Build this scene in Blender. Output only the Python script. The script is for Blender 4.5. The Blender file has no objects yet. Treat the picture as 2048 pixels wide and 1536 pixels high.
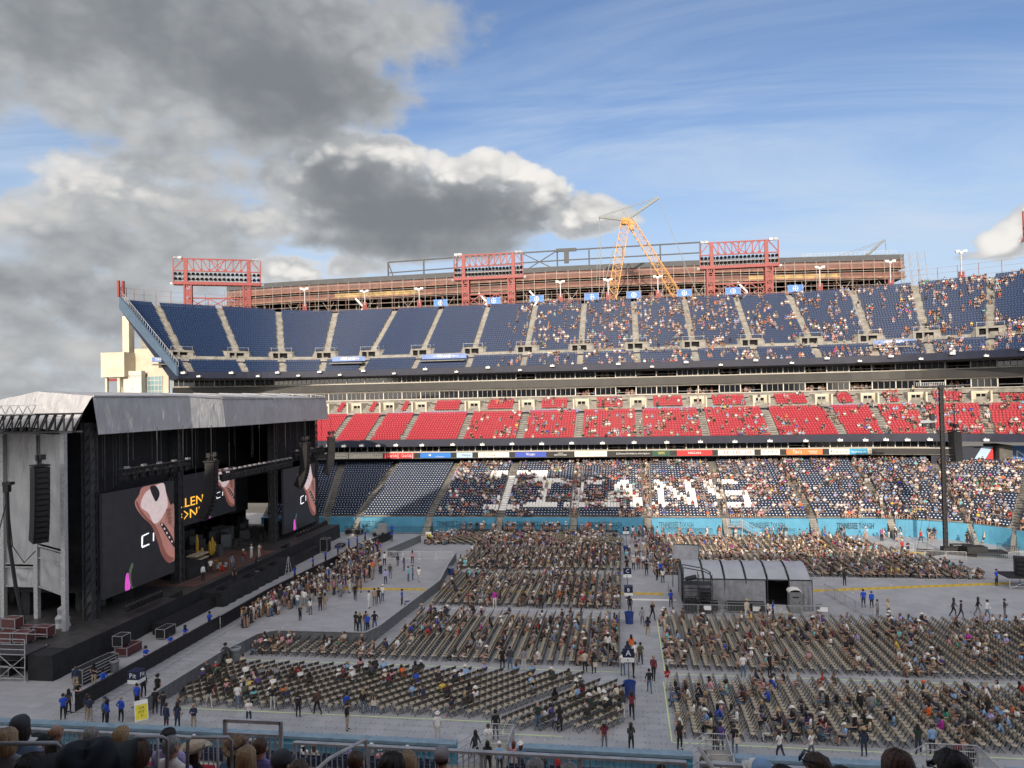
import bpy, math, random
import numpy as np
from mathutils import Vector, Matrix, Euler
R = random.Random(11)
rng = np.random.default_rng(11)
S = bpy.context.scene
COL = S.collection
rad = math.radians

# ------------------------------------------------------------------ camera
cam = bpy.data.cameras.new('camera')
cam.sensor_width = 36.0
cam.lens = 26.02
cam.clip_start = 0.1
cam.clip_end = 6000
co = bpy.data.objects.new('camera', cam)
COL.objects.link(co)
CAMZ = 21.5
co.matrix_world = (Matrix.Translation((0, 0, CAMZ)) @ Matrix.Rotation(rad(8.5), 4, 'Z')
                   @ Matrix.Rotation(rad(91.045), 4, 'X') @ Matrix.Rotation(rad(-1.2), 4, 'Z'))
S.camera = co

# ------------------------------------------------------------------ sun, sky, exposure
SUN_EL, SUN_AZ = 19.6, 182.5            # azimuth clockwise from +Y, where the sun stands
sdir = Vector((math.sin(rad(SUN_AZ)) * math.cos(rad(SUN_EL)), math.cos(rad(SUN_AZ)) * math.cos(rad(SUN_EL)), math.sin(rad(SUN_EL))))
sl = bpy.data.lights.new('sun', 'SUN')
sl.energy = 2.0
sl.angle = rad(0.5)
sl.color = (1.0, 0.86, 0.70)
so = bpy.data.objects.new('sun', sl)
so.rotation_euler = (-sdir).to_track_quat('-Z', 'Y').to_euler()
so.location = (-60, -80, 90)
COL.objects.link(so)
S.view_settings.view_transform = 'Standard'
S.view_settings.look = 'None'
S.view_settings.exposure = 1.05
S.view_settings.gamma = 1.0
S.view_settings.use_curve_mapping = False
S.cycles.max_bounces = 5
S.cycles.diffuse_bounces = 3
S.cycles.glossy_bounces = 2
S.cycles.transparent_max_bounces = 8
S.cycles.use_denoising = True
S.cycles.sample_clamp_indirect = 6.0

W = bpy.data.worlds.new('World')
S.world = W
W.use_nodes = True


class NT:
    """tiny helper to write node trees"""
    def __init__(s, tree):
        s.t = tree
        s.n = tree.nodes
        s.l = tree.links

    def add(s, typ, **kw):
        nd = s.n.new(typ)
        for k, v in kw.items():
            setattr(nd, k, v)
        return nd

    def put(s, sock, v):
        if hasattr(v, 'is_linked') or isinstance(v, bpy.types.NodeSocket):
            s.l.new(v, sock)
        else:
            sock.default_value = v

    def m(s, op, a, b=0.0, c=0.0, clamp=False):
        nd = s.add('ShaderNodeMath', operation=op)
        nd.use_clamp = clamp
        s.put(nd.inputs[0], a)
        s.put(nd.inputs[1], b)
        if len(nd.inputs) > 2:
            s.put(nd.inputs[2], c)
        return nd.outputs[0]

    def vm(s, op, a, b=(0, 0, 0)):
        nd = s.add('ShaderNodeVectorMath', operation=op)
        s.put(nd.inputs[0], a)
        s.put(nd.inputs[1], b)
        return nd.outputs[0]

    def smooth(s, x, a, b, lo=0.0, hi=1.0):
        nd = s.add('ShaderNodeMapRange', interpolation_type='SMOOTHSTEP')
        s.put(nd.inputs['Value'], x)
        nd.inputs['From Min'].default_value = a
        nd.inputs['From Max'].default_value = b
        nd.inputs['To Min'].default_value = lo
        nd.inputs['To Max'].default_value = hi
        return nd.outputs['Result']

    def mix(s, f, a, b):
        nd = s.add('ShaderNodeMix', data_type='RGBA')
        s.put(nd.inputs[0], f)
        s.put(nd.inputs[6], a)
        s.put(nd.inputs[7], b)
        return nd.outputs[2]

    def noise(s, vec, scale, detail=4.0, rough=0.5, dist=0.0):
        nd = s.add('ShaderNodeTexNoise')
        s.put(nd.inputs['Vector'], vec)
        nd.inputs['Scale'].default_value = scale
        nd.inputs['Detail'].default_value = detail
        nd.inputs['Roughness'].default_value = rough
        nd.inputs['Distortion'].default_value = dist
        return nd.outputs['Fac']


# clouds: (azimuth deg clockwise from +Y, elevation deg, half widths deg, thickness)
CLOUDS = [(-34.3,25.3,19.8,5.5,0.9,0.75,0),
    (-25.6,22.4,10.8,4.1,0.9,0.95,0),
    (-25.6,20.5,6.8,2.5,0.7,1.0,0),
    (-35.3,21.4,10.1,3.5,0.7,0.5,0),
    (-20.4,26.6,8.3,3.4,0.6,0.6,0),
    (-28.4,18.6,9.7,2.0,0.55,0.6,0),
    (-22.4,19.5,4.8,1.7,0.45,0.85,0),
    (-49.1,22.0,9.6,6.1,0.9,0.6,0),
    (-42.0,22.4,6.3,2.8,0.6,0.4,0),
    (-14.7,26.6,5.0,1.9,0.14,0.4,0),
    (-14.6,14.0,11.6,3.1,1.0,0.95,0),
    (-19.9,16.0,6.0,3.0,0.8,0.9,0.35),
    (-20.9,18.6,4.5,1.6,0.7,0.05,1),
    (-16.8,18.2,3.1,1.4,0.6,0.05,1),
    (-11.4,16.9,4.5,2.0,0.8,0.3,1),
    (-6.8,15.0,4.9,2.3,0.85,0.4,1),
    (-2.8,13.7,4.0,2.0,0.75,0.35,0.8),
    (-23.6,15.0,4.4,2.1,0.55,0.12,0.6),
    (-15.4,11.9,10.4,1.7,0.8,0.9,0),
    (-26.1,13.3,4.3,1.6,0.5,0.25,0.45),
    (-25.7,17.1,4.3,2.0,0.5,0.6,0.2),
    (-38.4,14.8,6.2,2.1,0.6,0.05,0.6),
    (-33.5,13.5,8.7,3.0,0.6,0.3,0.2),
    (-41.8,12.3,5.2,2.5,0.6,0.2,0.4),
    (-31.2,16.3,6.7,1.8,0.5,0.45,0),
    (-36.3,10.6,10.4,2.3,0.6,0.5,0.1),
    (-31.6,11.9,4.3,2.1,0.5,0.2,0.3),
    (-41.5,7.9,10.5,2.2,0.65,0.6,0),
    (-37.6,6.2,10.2,2.3,0.6,0.6,0.1),
    (-41.6,3.7,8.8,2.3,0.55,0.35,0.3),
    (-41.0,1.5,9.2,1.6,0.55,0.45,0.1),
    (-33.2,8.7,6.1,1.7,0.5,0.4,0.1),
    (-35.8,3.1,5.3,1.4,0.4,0.4,0.1),
    (-24.7,9.6,3.4,1.3,0.6,0.0,1),
    (-20.7,10.3,2.6,1.2,0.4,0.25,0.6),
    (-17.3,11.4,4.2,1.2,0.45,0.5,0.3),
    (26.0,9.4,1.9,1.4,0.65,0.1,0.8),
    (28.0,10.0,2.5,2.1,0.7,0.4,0.8),
    (24.7,8.6,1.6,0.3,0.35,0.3,0.4),
    (60,12,14,6,0.7,0.5,0.3),
    (95,18,18,8,0.8,0.6,0.3),
    (140,14,20,6,0.7,0.5,0.4),
    (-85,14,16,7,0.8,0.6,0.3),
    (-120,22,20,9,0.8,0.6,0.3),
    (-90,42,26,12,0.9,0.8,0),
    (80,48,20,10,0.7,0.6,0.2),
    (0,62,30,9,0.8,0.7,0),
    (175,40,26,12,0.8,0.6,0.2),
    (-150,12,24,5,0.7,0.4,0.4),
    (200,20,14,6,0.6,0.4,0.4)]


def build_world():
    grp = bpy.data.node_groups.new('cloud_density', 'ShaderNodeTree')
    grp.interface.new_socket('Vector', in_out='INPUT', socket_type='NodeSocketVector')
    grp.interface.new_socket('Density', in_out='OUTPUT', socket_type='NodeSocketFloat')
    grp.interface.new_socket('Dark', in_out='OUTPUT', socket_type='NodeSocketFloat')
    g = NT(grp)
    grp.interface.new_socket('Rim', in_out='OUTPUT', socket_type='NodeSocketFloat')
    grp.interface.new_socket('Billow', in_out='OUTPUT', socket_type='NodeSocketFloat')
    gi = g.add('NodeGroupInput')
    go = g.add('NodeGroupOutput')
    v = gi.outputs[0]
    sep = g.add('ShaderNodeSeparateXYZ')
    g.put(sep.inputs[0], v)
    x, y, z = sep.outputs
    az = g.m('MULTIPLY', g.m('ARCTAN2', x, y), 57.29578)
    el = g.m('MULTIPLY', g.m('ARCSINE', z), 57.29578)
    st = g.vm('MULTIPLY', v, (1, 1, 1.5))
    n1 = g.m('SUBTRACT', g.noise(st, 7.0, 2.0, 0.5), 0.5)
    n2 = g.m('SUBTRACT', g.noise(st, 19.0, 9.0, 0.56, 0.25), 0.5)
    nb = g.m('SUBTRACT', g.noise(st, 40.0, 5.0, 0.55), 0.5)
    n3 = g.m('SUBTRACT', g.noise(st, 12.0, 3.0, 0.5), 0.5)
    az = g.m('MULTIPLY_ADD', n1, 9.0, az)
    best = dark = rim = None
    for a, e, ra, re, th, dk, rm in CLOUDS:
        dx = g.m('MULTIPLY', g.m('SUBTRACT', az, a), 1.0 / ra)
        dy = g.m('MULTIPLY', g.m('SUBTRACT', el, e), 1.0 / re)
        q = g.m('MULTIPLY_ADD', dx, dx, g.m('MULTIPLY', dy, dy))
        f = g.m('MULTIPLY_ADD', q, -th, th)
        best = f if best is None else g.m('SMOOTH_MAX', best, f, 0.18)
        h = g.m('MULTIPLY', g.m('MAXIMUM', f, -.4), dk)
        dark = h if dark is None else g.m('SMOOTH_MAX', dark, h, 0.2)
        if rm > 0:
            h = g.m('MULTIPLY', g.m('DIVIDE', 1.0, g.m('MULTIPLY_ADD', g.m('MULTIPLY', q, q), .8, 1.0)), rm)
            rim = h if rim is None else g.m('MAXIMUM', rim, h)
    best = g.m('MAXIMUM', best, -0.75)
    best = g.m('MULTIPLY_ADD', n1, 0.6, best)
    dark = g.m('MULTIPLY_ADD', n1, 0.5, dark)
    dark = g.m('MULTIPLY_ADD', n2, 0.50, dark)
    best = g.m('MULTIPLY_ADD', n2, 0.95, best)
    best = g.m('MULTIPLY_ADD', nb, 0.34, best)
    best = g.m('MULTIPLY_ADD', n3, 0.55, best)
    bl1 = g.m('ABSOLUTE', g.m('SUBTRACT', g.noise(st, 15.0, 1.0, 0.5), 0.5))
    bl2 = g.m('ABSOLUTE', g.m('SUBTRACT', g.noise(st, 37.0, 1.0, 0.5), 0.5))
    bil = g.m('SUBTRACT', g.m('MULTIPLY_ADD', bl1, 2.4, g.m('MULTIPLY', bl2, 1.2)), 0.42)
    best = g.m('MULTIPLY_ADD', bil, g.m('MULTIPLY', rim, .50), best)
    dark = g.m('MULTIPLY_ADD', bil, -.25, dark)
    g.put(go.inputs[2], rim)
    g.put(go.inputs[3], bil)
    g.put(go.inputs[0], best)
    g.put(go.inputs[1], dark)

    w = NT(W.node_tree)
    for nd in list(w.n):
        w.n.remove(nd)
    out = w.add('ShaderNodeOutputWorld')
    bg = w.add('ShaderNodeBackground')
    bg.inputs['Strength'].default_value = 0.15
    sky = w.add('ShaderNodeTexSky', sky_type='NISHITA')
    sky.sun_disc = False
    sky.sun_elevation = rad(SUN_EL)
    sky.sun_rotation = rad(SUN_AZ)
    sky.air_density = 1.0
    sky.dust_density = 0.6
    sky.ozone_density = 2.0
    tc = w.add('ShaderNodeTexCoord')
    d = w.vm('NORMALIZE', tc.outputs['Generated'])

    def dens(vec):
        nd = w.add('ShaderNodeGroup')
        nd.node_tree = grp
        w.put(nd.inputs[0], vec)
        return nd.outputs
    a, dark, rim, bil = dens(d)
    b = dens(w.vm('NORMALIZE', w.vm('ADD', d, (-0.008, -0.004, 0.026))))[0]
    cover = w.mix(rim, w.smooth(a, -0.16, 0.46), w.smooth(a, -0.02, 0.16))
    edge = w.smooth(w.m('SUBTRACT', a, b), -0.03, 0.42)
    edge = w.m('MULTIPLY', edge, w.smooth(bil, -.40, .25, .6, 1.0))
    edge = w.m('MULTIPLY', edge, w.smooth(dark, .75, .15))
    edge = w.m('MAXIMUM', edge, w.m('MULTIPLY', w.smooth(a, .34, .0), .55))
    base = w.add('ShaderNodeValToRGB')
    w.put(base.inputs[0], w.smooth(dark, -.15, 0.95))
    el = base.color_ramp.elements
    el[0].position = 0.0
    el[0].color = (1.9, 1.9, 1.9, 1)
    el[1].position = 1.0
    el[1].color = (0.69, 0.74, 0.81, 1)
    for p, c in ((.3, (1.42, 1.47, 1.52, 1)), (.6, (1.0, 1.06, 1.13, 1))):
        e = el.new(p)
        e.color = c
    soft = w.mix(w.m('MULTIPLY', edge, .35), base.outputs[0], (1.35, 1.36, 1.38, 1))
    hard = w.mix(edge, base.outputs[0], (2.95, 2.86, 2.74, 1))
    cl_ = w.mix(w.smooth(rim, .12, .75), soft, hard)
    # clouds and haze brighten toward the sun, as forward scattering does
    fs = w.add('ShaderNodeVectorMath', operation='DOT_PRODUCT')
    w.put(fs.inputs[0], d)
    fs.inputs[1].default_value = tuple(sdir)
    ph = w.m('MULTIPLY_ADD', w.m('POWER', w.m('MULTIPLY_ADD', fs.outputs['Value'], .5, .5), 4.0), 6.5, 1.0)
    sc = w.add('ShaderNodeVectorMath', operation='SCALE')
    w.put(sc.inputs[0], cl_)
    w.put(sc.inputs['Scale'], ph)
    # thin high streaks, denser toward the horizon
    sep = w.add('ShaderNodeSeparateXYZ')
    w.put(sep.inputs[0], d)
    pl = w.add('ShaderNodeCombineXYZ')
    den = w.m('ADD', w.m('MAXIMUM', sep.outputs[2], 0.0), 0.12)
    w.put(pl.inputs[0], w.m('DIVIDE', sep.outputs[0], den))
    w.put(pl.inputs[1], w.m('DIVIDE', sep.outputs[1], den))
    pv = w.vm('MULTIPLY', pl.outputs[0], (0.5, 1.5, 1.0))
    ci = w.noise(pv, 1.3, 7.0, 0.6, 0.9)
    ci2 = w.noise(pl.outputs[0], 0.42, 2.0, 0.5)
    ci = w.m('MULTIPLY', w.smooth(ci, 0.36, 0.74), w.smooth(ci2, 0.22, 0.60))
    ci = w.m('MULTIPLY', ci, w.smooth(sep.outputs[2], 0.60, 0.12, 0.40, 0.95))
    tint = w.vm('MULTIPLY', sky.outputs[0], (0.36, 0.385, 0.45))
    hz = w.smooth(sep.outputs[2], 0.05, 0.42, 0.80, 0.0)
    base = w.mix(hz, tint, (1.85, 2.25, 2.75, 1))
    base = w.mix(ci, base, (1.95, 2.3, 2.75, 1))
    sb = w.add('ShaderNodeVectorMath', operation='SCALE')
    sb.inputs[0].default_value = (1.15, .98, .80)
    w.put(sb.inputs['Scale'], w.m('SUBTRACT', ph, 1.0))
    fin = w.mix(cover, w.vm('ADD', base, sb.outputs[0]), sc.outputs[0])
    w.put(bg.inputs['Color'], fin)
    w.l.new(bg.outputs[0], out.inputs[0])


build_world()
W.cycles.sampling_method = 'MANUAL'
W.cycles.sample_map_resolution = 512

# ------------------------------------------------------------------ materials
MATS = {}


def mat(name, col, rough=0.7, var=0.12, scale=6.0, bump=0.0, metal=0.0, emit=0.0, spec=0.5, tint=None, coord='Object'):
    if name in MATS:
        return MATS[name]
    mt = bpy.data.materials.new(name)
    mt.use_nodes = True
    t = NT(mt.node_tree)
    bs = t.n['Principled BSDF']
    bs.inputs['Roughness'].default_value = rough
    bs.inputs['Metallic'].default_value = metal
    bs.inputs['Specular IOR Level'].default_value = spec
    c = tuple(col) + (1,)
    if var > 0:
        tc = t.add('ShaderNodeTexCoord')
        f = t.noise(tc.outputs[coord], scale, 5.0, 0.6)
        c2 = tuple(tint) + (1,) if tint else tuple(max(0.0, k * (1 - var * 2.2)) for k in col) + (1,)
        hi = tuple(min(1.0, k * (1 + var)) for k in col) + (1,)
        mx = t.mix(t.smooth(f, 0.3, 0.72), hi, c2)
        t.put(bs.inputs['Base Color'], mx)
        if bump:
            bp = t.add('ShaderNodeBump')
            bp.inputs['Strength'].default_value = bump
            bp.inputs['Distance'].default_value = 0.03
            t.put(bp.inputs['Height'], f)
            t.l.new(bp.outputs[0], bs.inputs['Normal'])
    else:
        bs.inputs['Base Color'].default_value = c
    if emit:
        bs.inputs['Emission Color'].default_value = c
        bs.inputs['Emission Strength'].default_value = emit
    MATS[name] = mt
    return mt


def M(n):
    return MATS[n]


mat('concrete', (.29, .275, .24), .85, .16, .8, .2)
mat('aisle_concrete', (.26, .245, .21), .85, .15, .8)
mat('dark_concrete', (.14, .135, .125), .9, .15, .8)
mat('cream_wall', (.58, .52, .40), .8, .06, .4)
mat('white_wall', (.62, .59, .52), .75, .04, .4)
mat('navy_seat', (.0065, .0245, .080), .6, .18, 3.0, spec=.3)
mat('navy_seat_low', (.008, .023, .064), .6, .18, 3.0, spec=.3)
mat('red_seat', (.31, .008, .022), .55, .12, 3.0, spec=.25)
mat('white_seat', (.82, .80, .76), .45, .05, 3.0)
mat('sheen_navy', (.030, .062, .125), .5, 0)  # seat sheen as a flat colour, one per tier
mat('sheen_low', (.78, .80, .80), .35, 0)
mat('sheen_red', (.50, .045, .07), .5, 0)
mat('navy_fascia', (.011, .015, .036), .55, .12, .7)
mat('blue_grey', (.075, .12, .175), .6, .06, .6)
mat('ribbon', (.040, .038, .034), .35, .1, .5)
mat('sky_banner', (.085, .24, .60), .6, .05, 1.)
mat('pale_banner', (.19, .28, .55), .6, .12, .6)
mat('wall_blue', (.085, .31, .46), .6, .07, .6)
mat('white_paint', (.80, .79, .75), .5, .05, 2.)
mat('dark_glass', (.012, .014, .018), .08, 0, spec=.8)
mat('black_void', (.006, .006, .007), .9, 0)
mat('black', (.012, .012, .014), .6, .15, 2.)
mat('black_fabric', (.014, .015, .018), .85, .2, 1.4, .3)
mat('grey_metal', (.36, .36, .37), .5, .1, 4., metal=.2)
mat('dark_metal', (.06, .06, .065), .5, .1, 4., metal=.3)
mat('galv', (.42, .43, .44), .5, .12, 5., metal=.15)
mat('tower_red', (.27, .040, .034), .5, .12, 2.)
mat('lamp_black', (.010, .010, .010), .4, 0)
mat('lamp_grey', (.30, .30, .31), .4, .1, 6.)
mat('crane_yellow', (.60, .29, .06), .5, .1, 3.)
mat('crane_grey', (.16, .18, .18), .5, .1, 3.)
mat('rust_steel', (.17, .075, .055), .7, .2, .5, tint=(.13, .075, .062))
mat('rust_pale', (.27, .145, .10), .7, .2, .5)
mat('ochre_ply', (.42, .30, .12), .7, .2, .5)
mat('scaffold', (.26, .235, .21), .5, .1, 3., metal=.3)
mat('brick_wall', (.20, .12, .10), .8, .2, .8)
mat('roof_dark', (.055, .058, .062), .6, .1, .6)
mat('yellow_ramp', (.62, .42, .04), .6, .18, 2.0)
mat('lime_tape', (.66, .80, .36), .6, .05, 3.)
mat('white_tape', (.72, .73, .68), .6, .08, 3.)
mat('tan_seat', (.50, .435, .315), .5, .10, 7.)
mat('shaded_back', (.085, .070, .055), .5, .1, 7.)  # rear of the beige backrest, painted darker for its shade
mat('tan_back', (.42, .36, .245), .5, .1, 7.)
mat('chair_leg', (.075, .072, .068), .5, 0, metal=.2)
mat('bin_blue', (.025, .060, .235), .45, .1, 3.)
mat('bin_grey', (.16, .17, .18), .5, .1, 3.)
mat('bin_bag', (.36, .38, .39), .35, .1, 9., .4)
mat('sign_white', (.82, .82, .80), .5, .03, 3.)
mat('sign_yellow', (.80, .70, .04), .5, .05, 3.)
mat('sign_navy', (.012, .020, .060), .5, .05, 3.)
mat('blue_cloth', (.010, .022, .090), .7, .1, 3.)
mat('tent_roof', (.36, .375, .40), .5, .05, .8, .1)
mat('tent_wall', (.27, .28, .30), .7, .12, 1.2, .4)
mat('toilet_grey', (.20, .205, .21), .6, .08, 2.)
mat('plywood_ramp', (.46, .46, .45), .6, .1, 3.)
mat('road_case', (.10, .028, .030), .5, .1, 3.)
mat('wood', (.22, .14, .08), .6, .15, 4.)
mat('cactus_gold', (.48, .29, .03), .5, .1, 3.)
mat('guitar_red', (.45, .03, .02), .35, .1, 3.)
mat('ad_red', (.70, .025, .03), .5, .03, 2.)
mat('ad_blue', (.020, .19, .62), .5, .03, 2.)
mat('ad_royal', (.040, .085, .46), .5, .03, 2.)
mat('ad_white', (.80, .78, .72), .5, .03, 2.)
mat('ad_cream', (.56, .52, .42), .6, .05, 2.)
mat('ad_orange', (.86, .22, .05), .5, .03, 2.)
mat('ad_teal', (.03, .33, .55), .5, .03, 2.)
mat('ad_pale', (.45, .62, .80), .5, .03, 2.)
mat('ad_green', (.015, .085, .055), .5, .03, 2.)
mat('ad_black', (.015, .015, .015), .45, .05, 2.)
mat('ad_tan', (.42, .32, .20), .5, .03, 2.)
mat('ad_gold', (.72, .52, .10), .5, .03, 2.)
mat('letter_dark', (.03, .035, .05), .5, 0)
mat('letter_white', (.82, .82, .80), .5, 0)
mat('letter_grey', (.26, .26, .26), .5, 0)
mat('letter_red', (.62, .04, .05), .5, 0)
mat('screen_dark', (.011, .0115, .0145), .45, .3, .9, emit=.5)
mat('screen_pink', (.30, .135, .115), .5, .15, 1.2, emit=.45)
mat('screen_white', (.42, .34, .34), .5, .1, 1.2, emit=.55)
mat('screen_edge', (.17, .065, .055), .5, .15, 1.2, emit=.40)
mat('screen_skin', (.24, .13, .11), .5, .2, 2.2, emit=.40)
mat('screen_text', (.80, .80, .80), .5, 0, emit=.55)
mat('screen_amber', (.90, .45, .05), .5, 0, emit=.65)
mat('screen_flower', (.55, .07, .42), .5, .2, 3., emit=.5)
mat('screen_leaf', (.07, .09, .06), .5, .2, 3., emit=.4)
mat('stage_floor', (.055, .052, .050), .55, .2, 1.2)
mat('stage_rug', (.13, .07, .055), .7, .15, 1.2)
mat('tank_white', (.70, .70, .68), .5, 0)
mat('steel_dark', (.10, .11, .12), .5, .1, 3., metal=.4)
mat('coping', (.20, .30, .37), .5, .1, 2.)
mat('near_navy', (.012, .020, .055), .5, .15, 3.)


def silver_tarp():
    mt = bpy.data.materials.new('silver_tarp')
    mt.use_nodes = True
    t = NT(mt.node_tree)
    bs = t.n['Principled BSDF']
    tc = t.add('ShaderNodeTexCoord')
    rot = t.add('ShaderNodeMapping')
    rot.inputs['Rotation'].default_value = (.5, .6, .7)
    rot.inputs['Scale'].default_value = (2.2, .55, .55)
    t.put(rot.inputs['Vector'], tc.outputs['Object'])
    f = t.noise(rot.outputs[0], .8, 2.0, 0.45, .6)
    st = t.vm('MULTIPLY', tc.outputs['Object'], (1.0, 1.0, 0.22))
    f2 = t.noise(st, 1.5, 2.0, 0.45, .5)
    t.put(bs.inputs['Base Color'], t.mix(t.smooth(f, .3, .7), (.40, .405, .415, 1), (.345, .35, .36, 1)))
    bs.inputs['Roughness'].default_value = .48
    bs.inputs['Metallic'].default_value = .1
    bp = t.add('ShaderNodeBump')
    bp.inputs['Strength'].default_value = .55
    bp.inputs['Distance'].default_value = .25
    t.put(bp.inputs['Height'], t.m('ADD', f, f2))
    t.l.new(bp.outputs[0], bs.inputs['Normal'])
    MATS['silver_tarp'] = mt


silver_tarp()


def floor_material():
    mt = bpy.data.materials.new('floor_panels')
    mt.use_nodes = True
    t = NT(mt.node_tree)
    bs = t.n['Principled BSDF']
    tc = t.add('ShaderNodeTexCoord')
    f = t.noise(tc.outputs['Object'], .35, 6.0, 0.62)
    f2 = t.noise(tc.outputs['Object'], 3.0, 4.0, 0.6)
    c = t.mix(t.smooth(f, .3, .72), (.43, .435, .445, 1), (.35, .355, .365, 1))
    cell = t.vm('FLOOR', t.vm('MULTIPLY', tc.outputs['Object'], (1.0, 1.111, 0)))
    wn = t.add('ShaderNodeTexWhiteNoise', noise_dimensions='3D')
    t.put(wn.inputs['Vector'], cell)
    c = t.mix(t.m('MULTIPLY', wn.outputs['Value'], .32), c, (.22, .225, .235, 1))
    f3 = t.noise(t.vm('MULTIPLY', tc.outputs['Object'], (.25, 2.5, 1)), 1.6, 5.0, .65)
    c = t.mix(t.smooth(f3, .5, .75, 0, .4), c, (.20, .205, .215, 1))
    c = t.mix(t.smooth(f2, .55, .8, 0, .35), c, (.24, .243, .25, 1))
    t.put(bs.inputs['Base Color'], c)
    bs.inputs['Roughness'].default_value = .5
    MATS['floor_panels'] = mt


floor_material()


def crowd_material():
    mt = bpy.data.materials.new('crowd')
    mt.use_nodes = True
    t = NT(mt.node_tree)
    bs = t.n['Principled BSDF']
    at = t.add('ShaderNodeAttribute')
    at.attribute_name = 'Col'
    tc = t.add('ShaderNodeTexCoord')
    f = t.noise(tc.outputs['Object'], 9.0, 2.0, 0.5)
    t.put(bs.inputs['Base Color'], t.mix(t.smooth(f, .4, .75, 0, .35), at.outputs['Color'], (.05, .05, .05, 1)))
    bs.inputs['Roughness'].default_value = .85
    MATS['crowd'] = mt


crowd_material()


# ------------------------------------------------------------------ mesh helpers
class MB:
    def __init__(s):
        s.v = []
        s.f = []
        s.m = []

    def quad(s, a, b, c, d, m=0):
        n = len(s.v)
        s.v += [tuple(a), tuple(b), tuple(c), tuple(d)]
        s.f.append((n, n + 1, n + 2, n + 3))
        s.m.append(m)
        return s

    def poly(s, pts, m=0):
        n = len(s.v)
        s.v += [tuple(p) for p in pts]
        s.f.append(tuple(range(n, n + len(pts))))
        s.m.append(m)
        return s

    def hull8(s, p, m=0):
        n = len(s.v)
        s.v += [tuple(q) for q in p]
        for f in ((0, 3, 2, 1), (4, 5, 6, 7), (0, 1, 5, 4), (1, 2, 6, 5), (2, 3, 7, 6), (3, 0, 4, 7)):
            s.f.append(tuple(n + i for i in f))
            s.m.append(m)
        return s

    def box(s, x0, x1, y0, y1, z0, z1, m=0):
        return s.hull8([(x0, y0, z0), (x1, y0, z0), (x1, y1, z0), (x0, y1, z0), (x0, y0, z1), (x1, y0, z1), (x1, y1, z1), (x0, y1, z1)], m)

    def cbox(s, c, size, rz=0.0, m=0):
        cs, sn = math.cos(rz), math.sin(rz)
        p = []
        for dz in (-.5, .5):
            for dx, dy in ((-.5, -.5), (.5, -.5), (.5, .5), (-.5, .5)):
                x, y = dx * size[0], dy * size[1]
                p.append((c[0] + x * cs - y * sn, c[1] + x * sn + y * cs, c[2] + dz * size[2]))
        return s.hull8(p, m)

    def bar(s, p, q, w, m=0, h=None):
        p, q = Vector(p), Vector(q)
        d = q - p
        if d.length < 1e-6:
            return s
        d.normalize()
        up = Vector((0, 0, 1)) if abs(d.z) < .95 else Vector((0, 1, 0))
        a = d.cross(up).normalized() * (w / 2)
        b = a.cross(d).normalized() * ((h or w) / 2)
        return s.hull8([p - a - b, p + a - b, p + a + b, p - a + b, q - a - b, q + a - b, q + a + b, q - a + b], m)

    def tube(s, pts, r, n=6, m=0, cap=True):
        pts = [Vector(p) for p in pts]
        rs = r if isinstance(r, (list, tuple)) else [r] * len(pts)
        base = len(s.v)
        for i, p in enumerate(pts):
            d = (pts[min(i + 1, len(pts) - 1)] - pts[max(i - 1, 0)]).normalized()
            up = Vector((0, 0, 1)) if abs(d.z) < .95 else Vector((0, 1, 0))
            a = d.cross(up).normalized()
            b = a.cross(d).normalized()
            for k in range(n):
                t = 2 * math.pi * k / n
                s.v.append(tuple(p + a * (rs[i] * math.cos(t)) + b * (rs[i] * math.sin(t))))
        for i in range(len(pts) - 1):
            for k in range(n):
                s.f.append((base + i * n + k, base + i * n + (k + 1) % n, base + (i + 1) * n + (k + 1) % n, base + (i + 1) * n + k))
                s.m.append(m)
        if cap:
            s.f.append(tuple(base + k for k in reversed(range(n))))
            s.m.append(m)
            s.f.append(tuple(base + (len(pts) - 1) * n + k for k in range(n)))
            s.m.append(m)
        return s

    def lathe(s, prof, n=12, c=(0, 0, 0), m=0, sx=1.0, sy=1.0):
        base = len(s.v)
        for r, z in prof:
            for k in range(n):
                t = 2 * math.pi * k / n
                s.v.append((c[0] + r * sx * math.cos(t), c[1] + r * sy * math.sin(t), c[2] + z))
        for i in range(len(prof) - 1):
            for k in range(n):
                s.f.append((base + i * n + k, base + i * n + (k + 1) % n, base + (i + 1) * n + (k + 1) % n, base + (i + 1) * n + k))
                s.m.append(m)
        s.f.append(tuple(base + (len(prof) - 1) * n + k for k in range(n)))
        s.m.append(m)
        s.f.append(tuple(base + k for k in reversed(range(n))))
        s.m.append(m)
        return s

    def mesh(s, name, mats, smooth=False):
        me = bpy.data.meshes.new(name)
        me.from_pydata(s.v, [], s.f)
        for m in mats:
            me.materials.append(M(m) if isinstance(m, str) else m)
        if len(mats) > 1:
            me.polygons.foreach_set('material_index', s.m)
        if smooth:
            me.polygons.foreach_set('use_smooth', [True] * len(s.f))
        me.update()
        return me

    def build(s, name, mats, parent=None, smooth=False, **props):
        if isinstance(mats, str):
            mats = [mats]
        return inst(s.mesh(name, mats, smooth), name, parent, **props)


def inst(me, name, parent=None, mx=None, **props):
    o = bpy.data.objects.new(name, me)
    COL.objects.link(o)
    if parent is not None:
        o.parent = parent
    if mx is not None:
        o.matrix_local = mx
    for k, v in props.items():
        o[k] = v
    return o


def thing(name, label, cat, loc=(0, 0, 0), rz=0.0, group=None):
    o = bpy.data.objects.new(name, None)
    COL.objects.link(o)
    o.empty_display_size = .2
    o.location = loc
    o.rotation_euler = (0, 0, rz)
    o['label'] = label
    o['category'] = cat
    if group:
        o['group'] = group
    return o


def T(x, y, z=0.0, rz=0.0, s=1.0):
    return Matrix.Translation((x, y, z)) @ Matrix.Rotation(rz, 4, 'Z') @ Matrix.Scale(s, 4)


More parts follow.
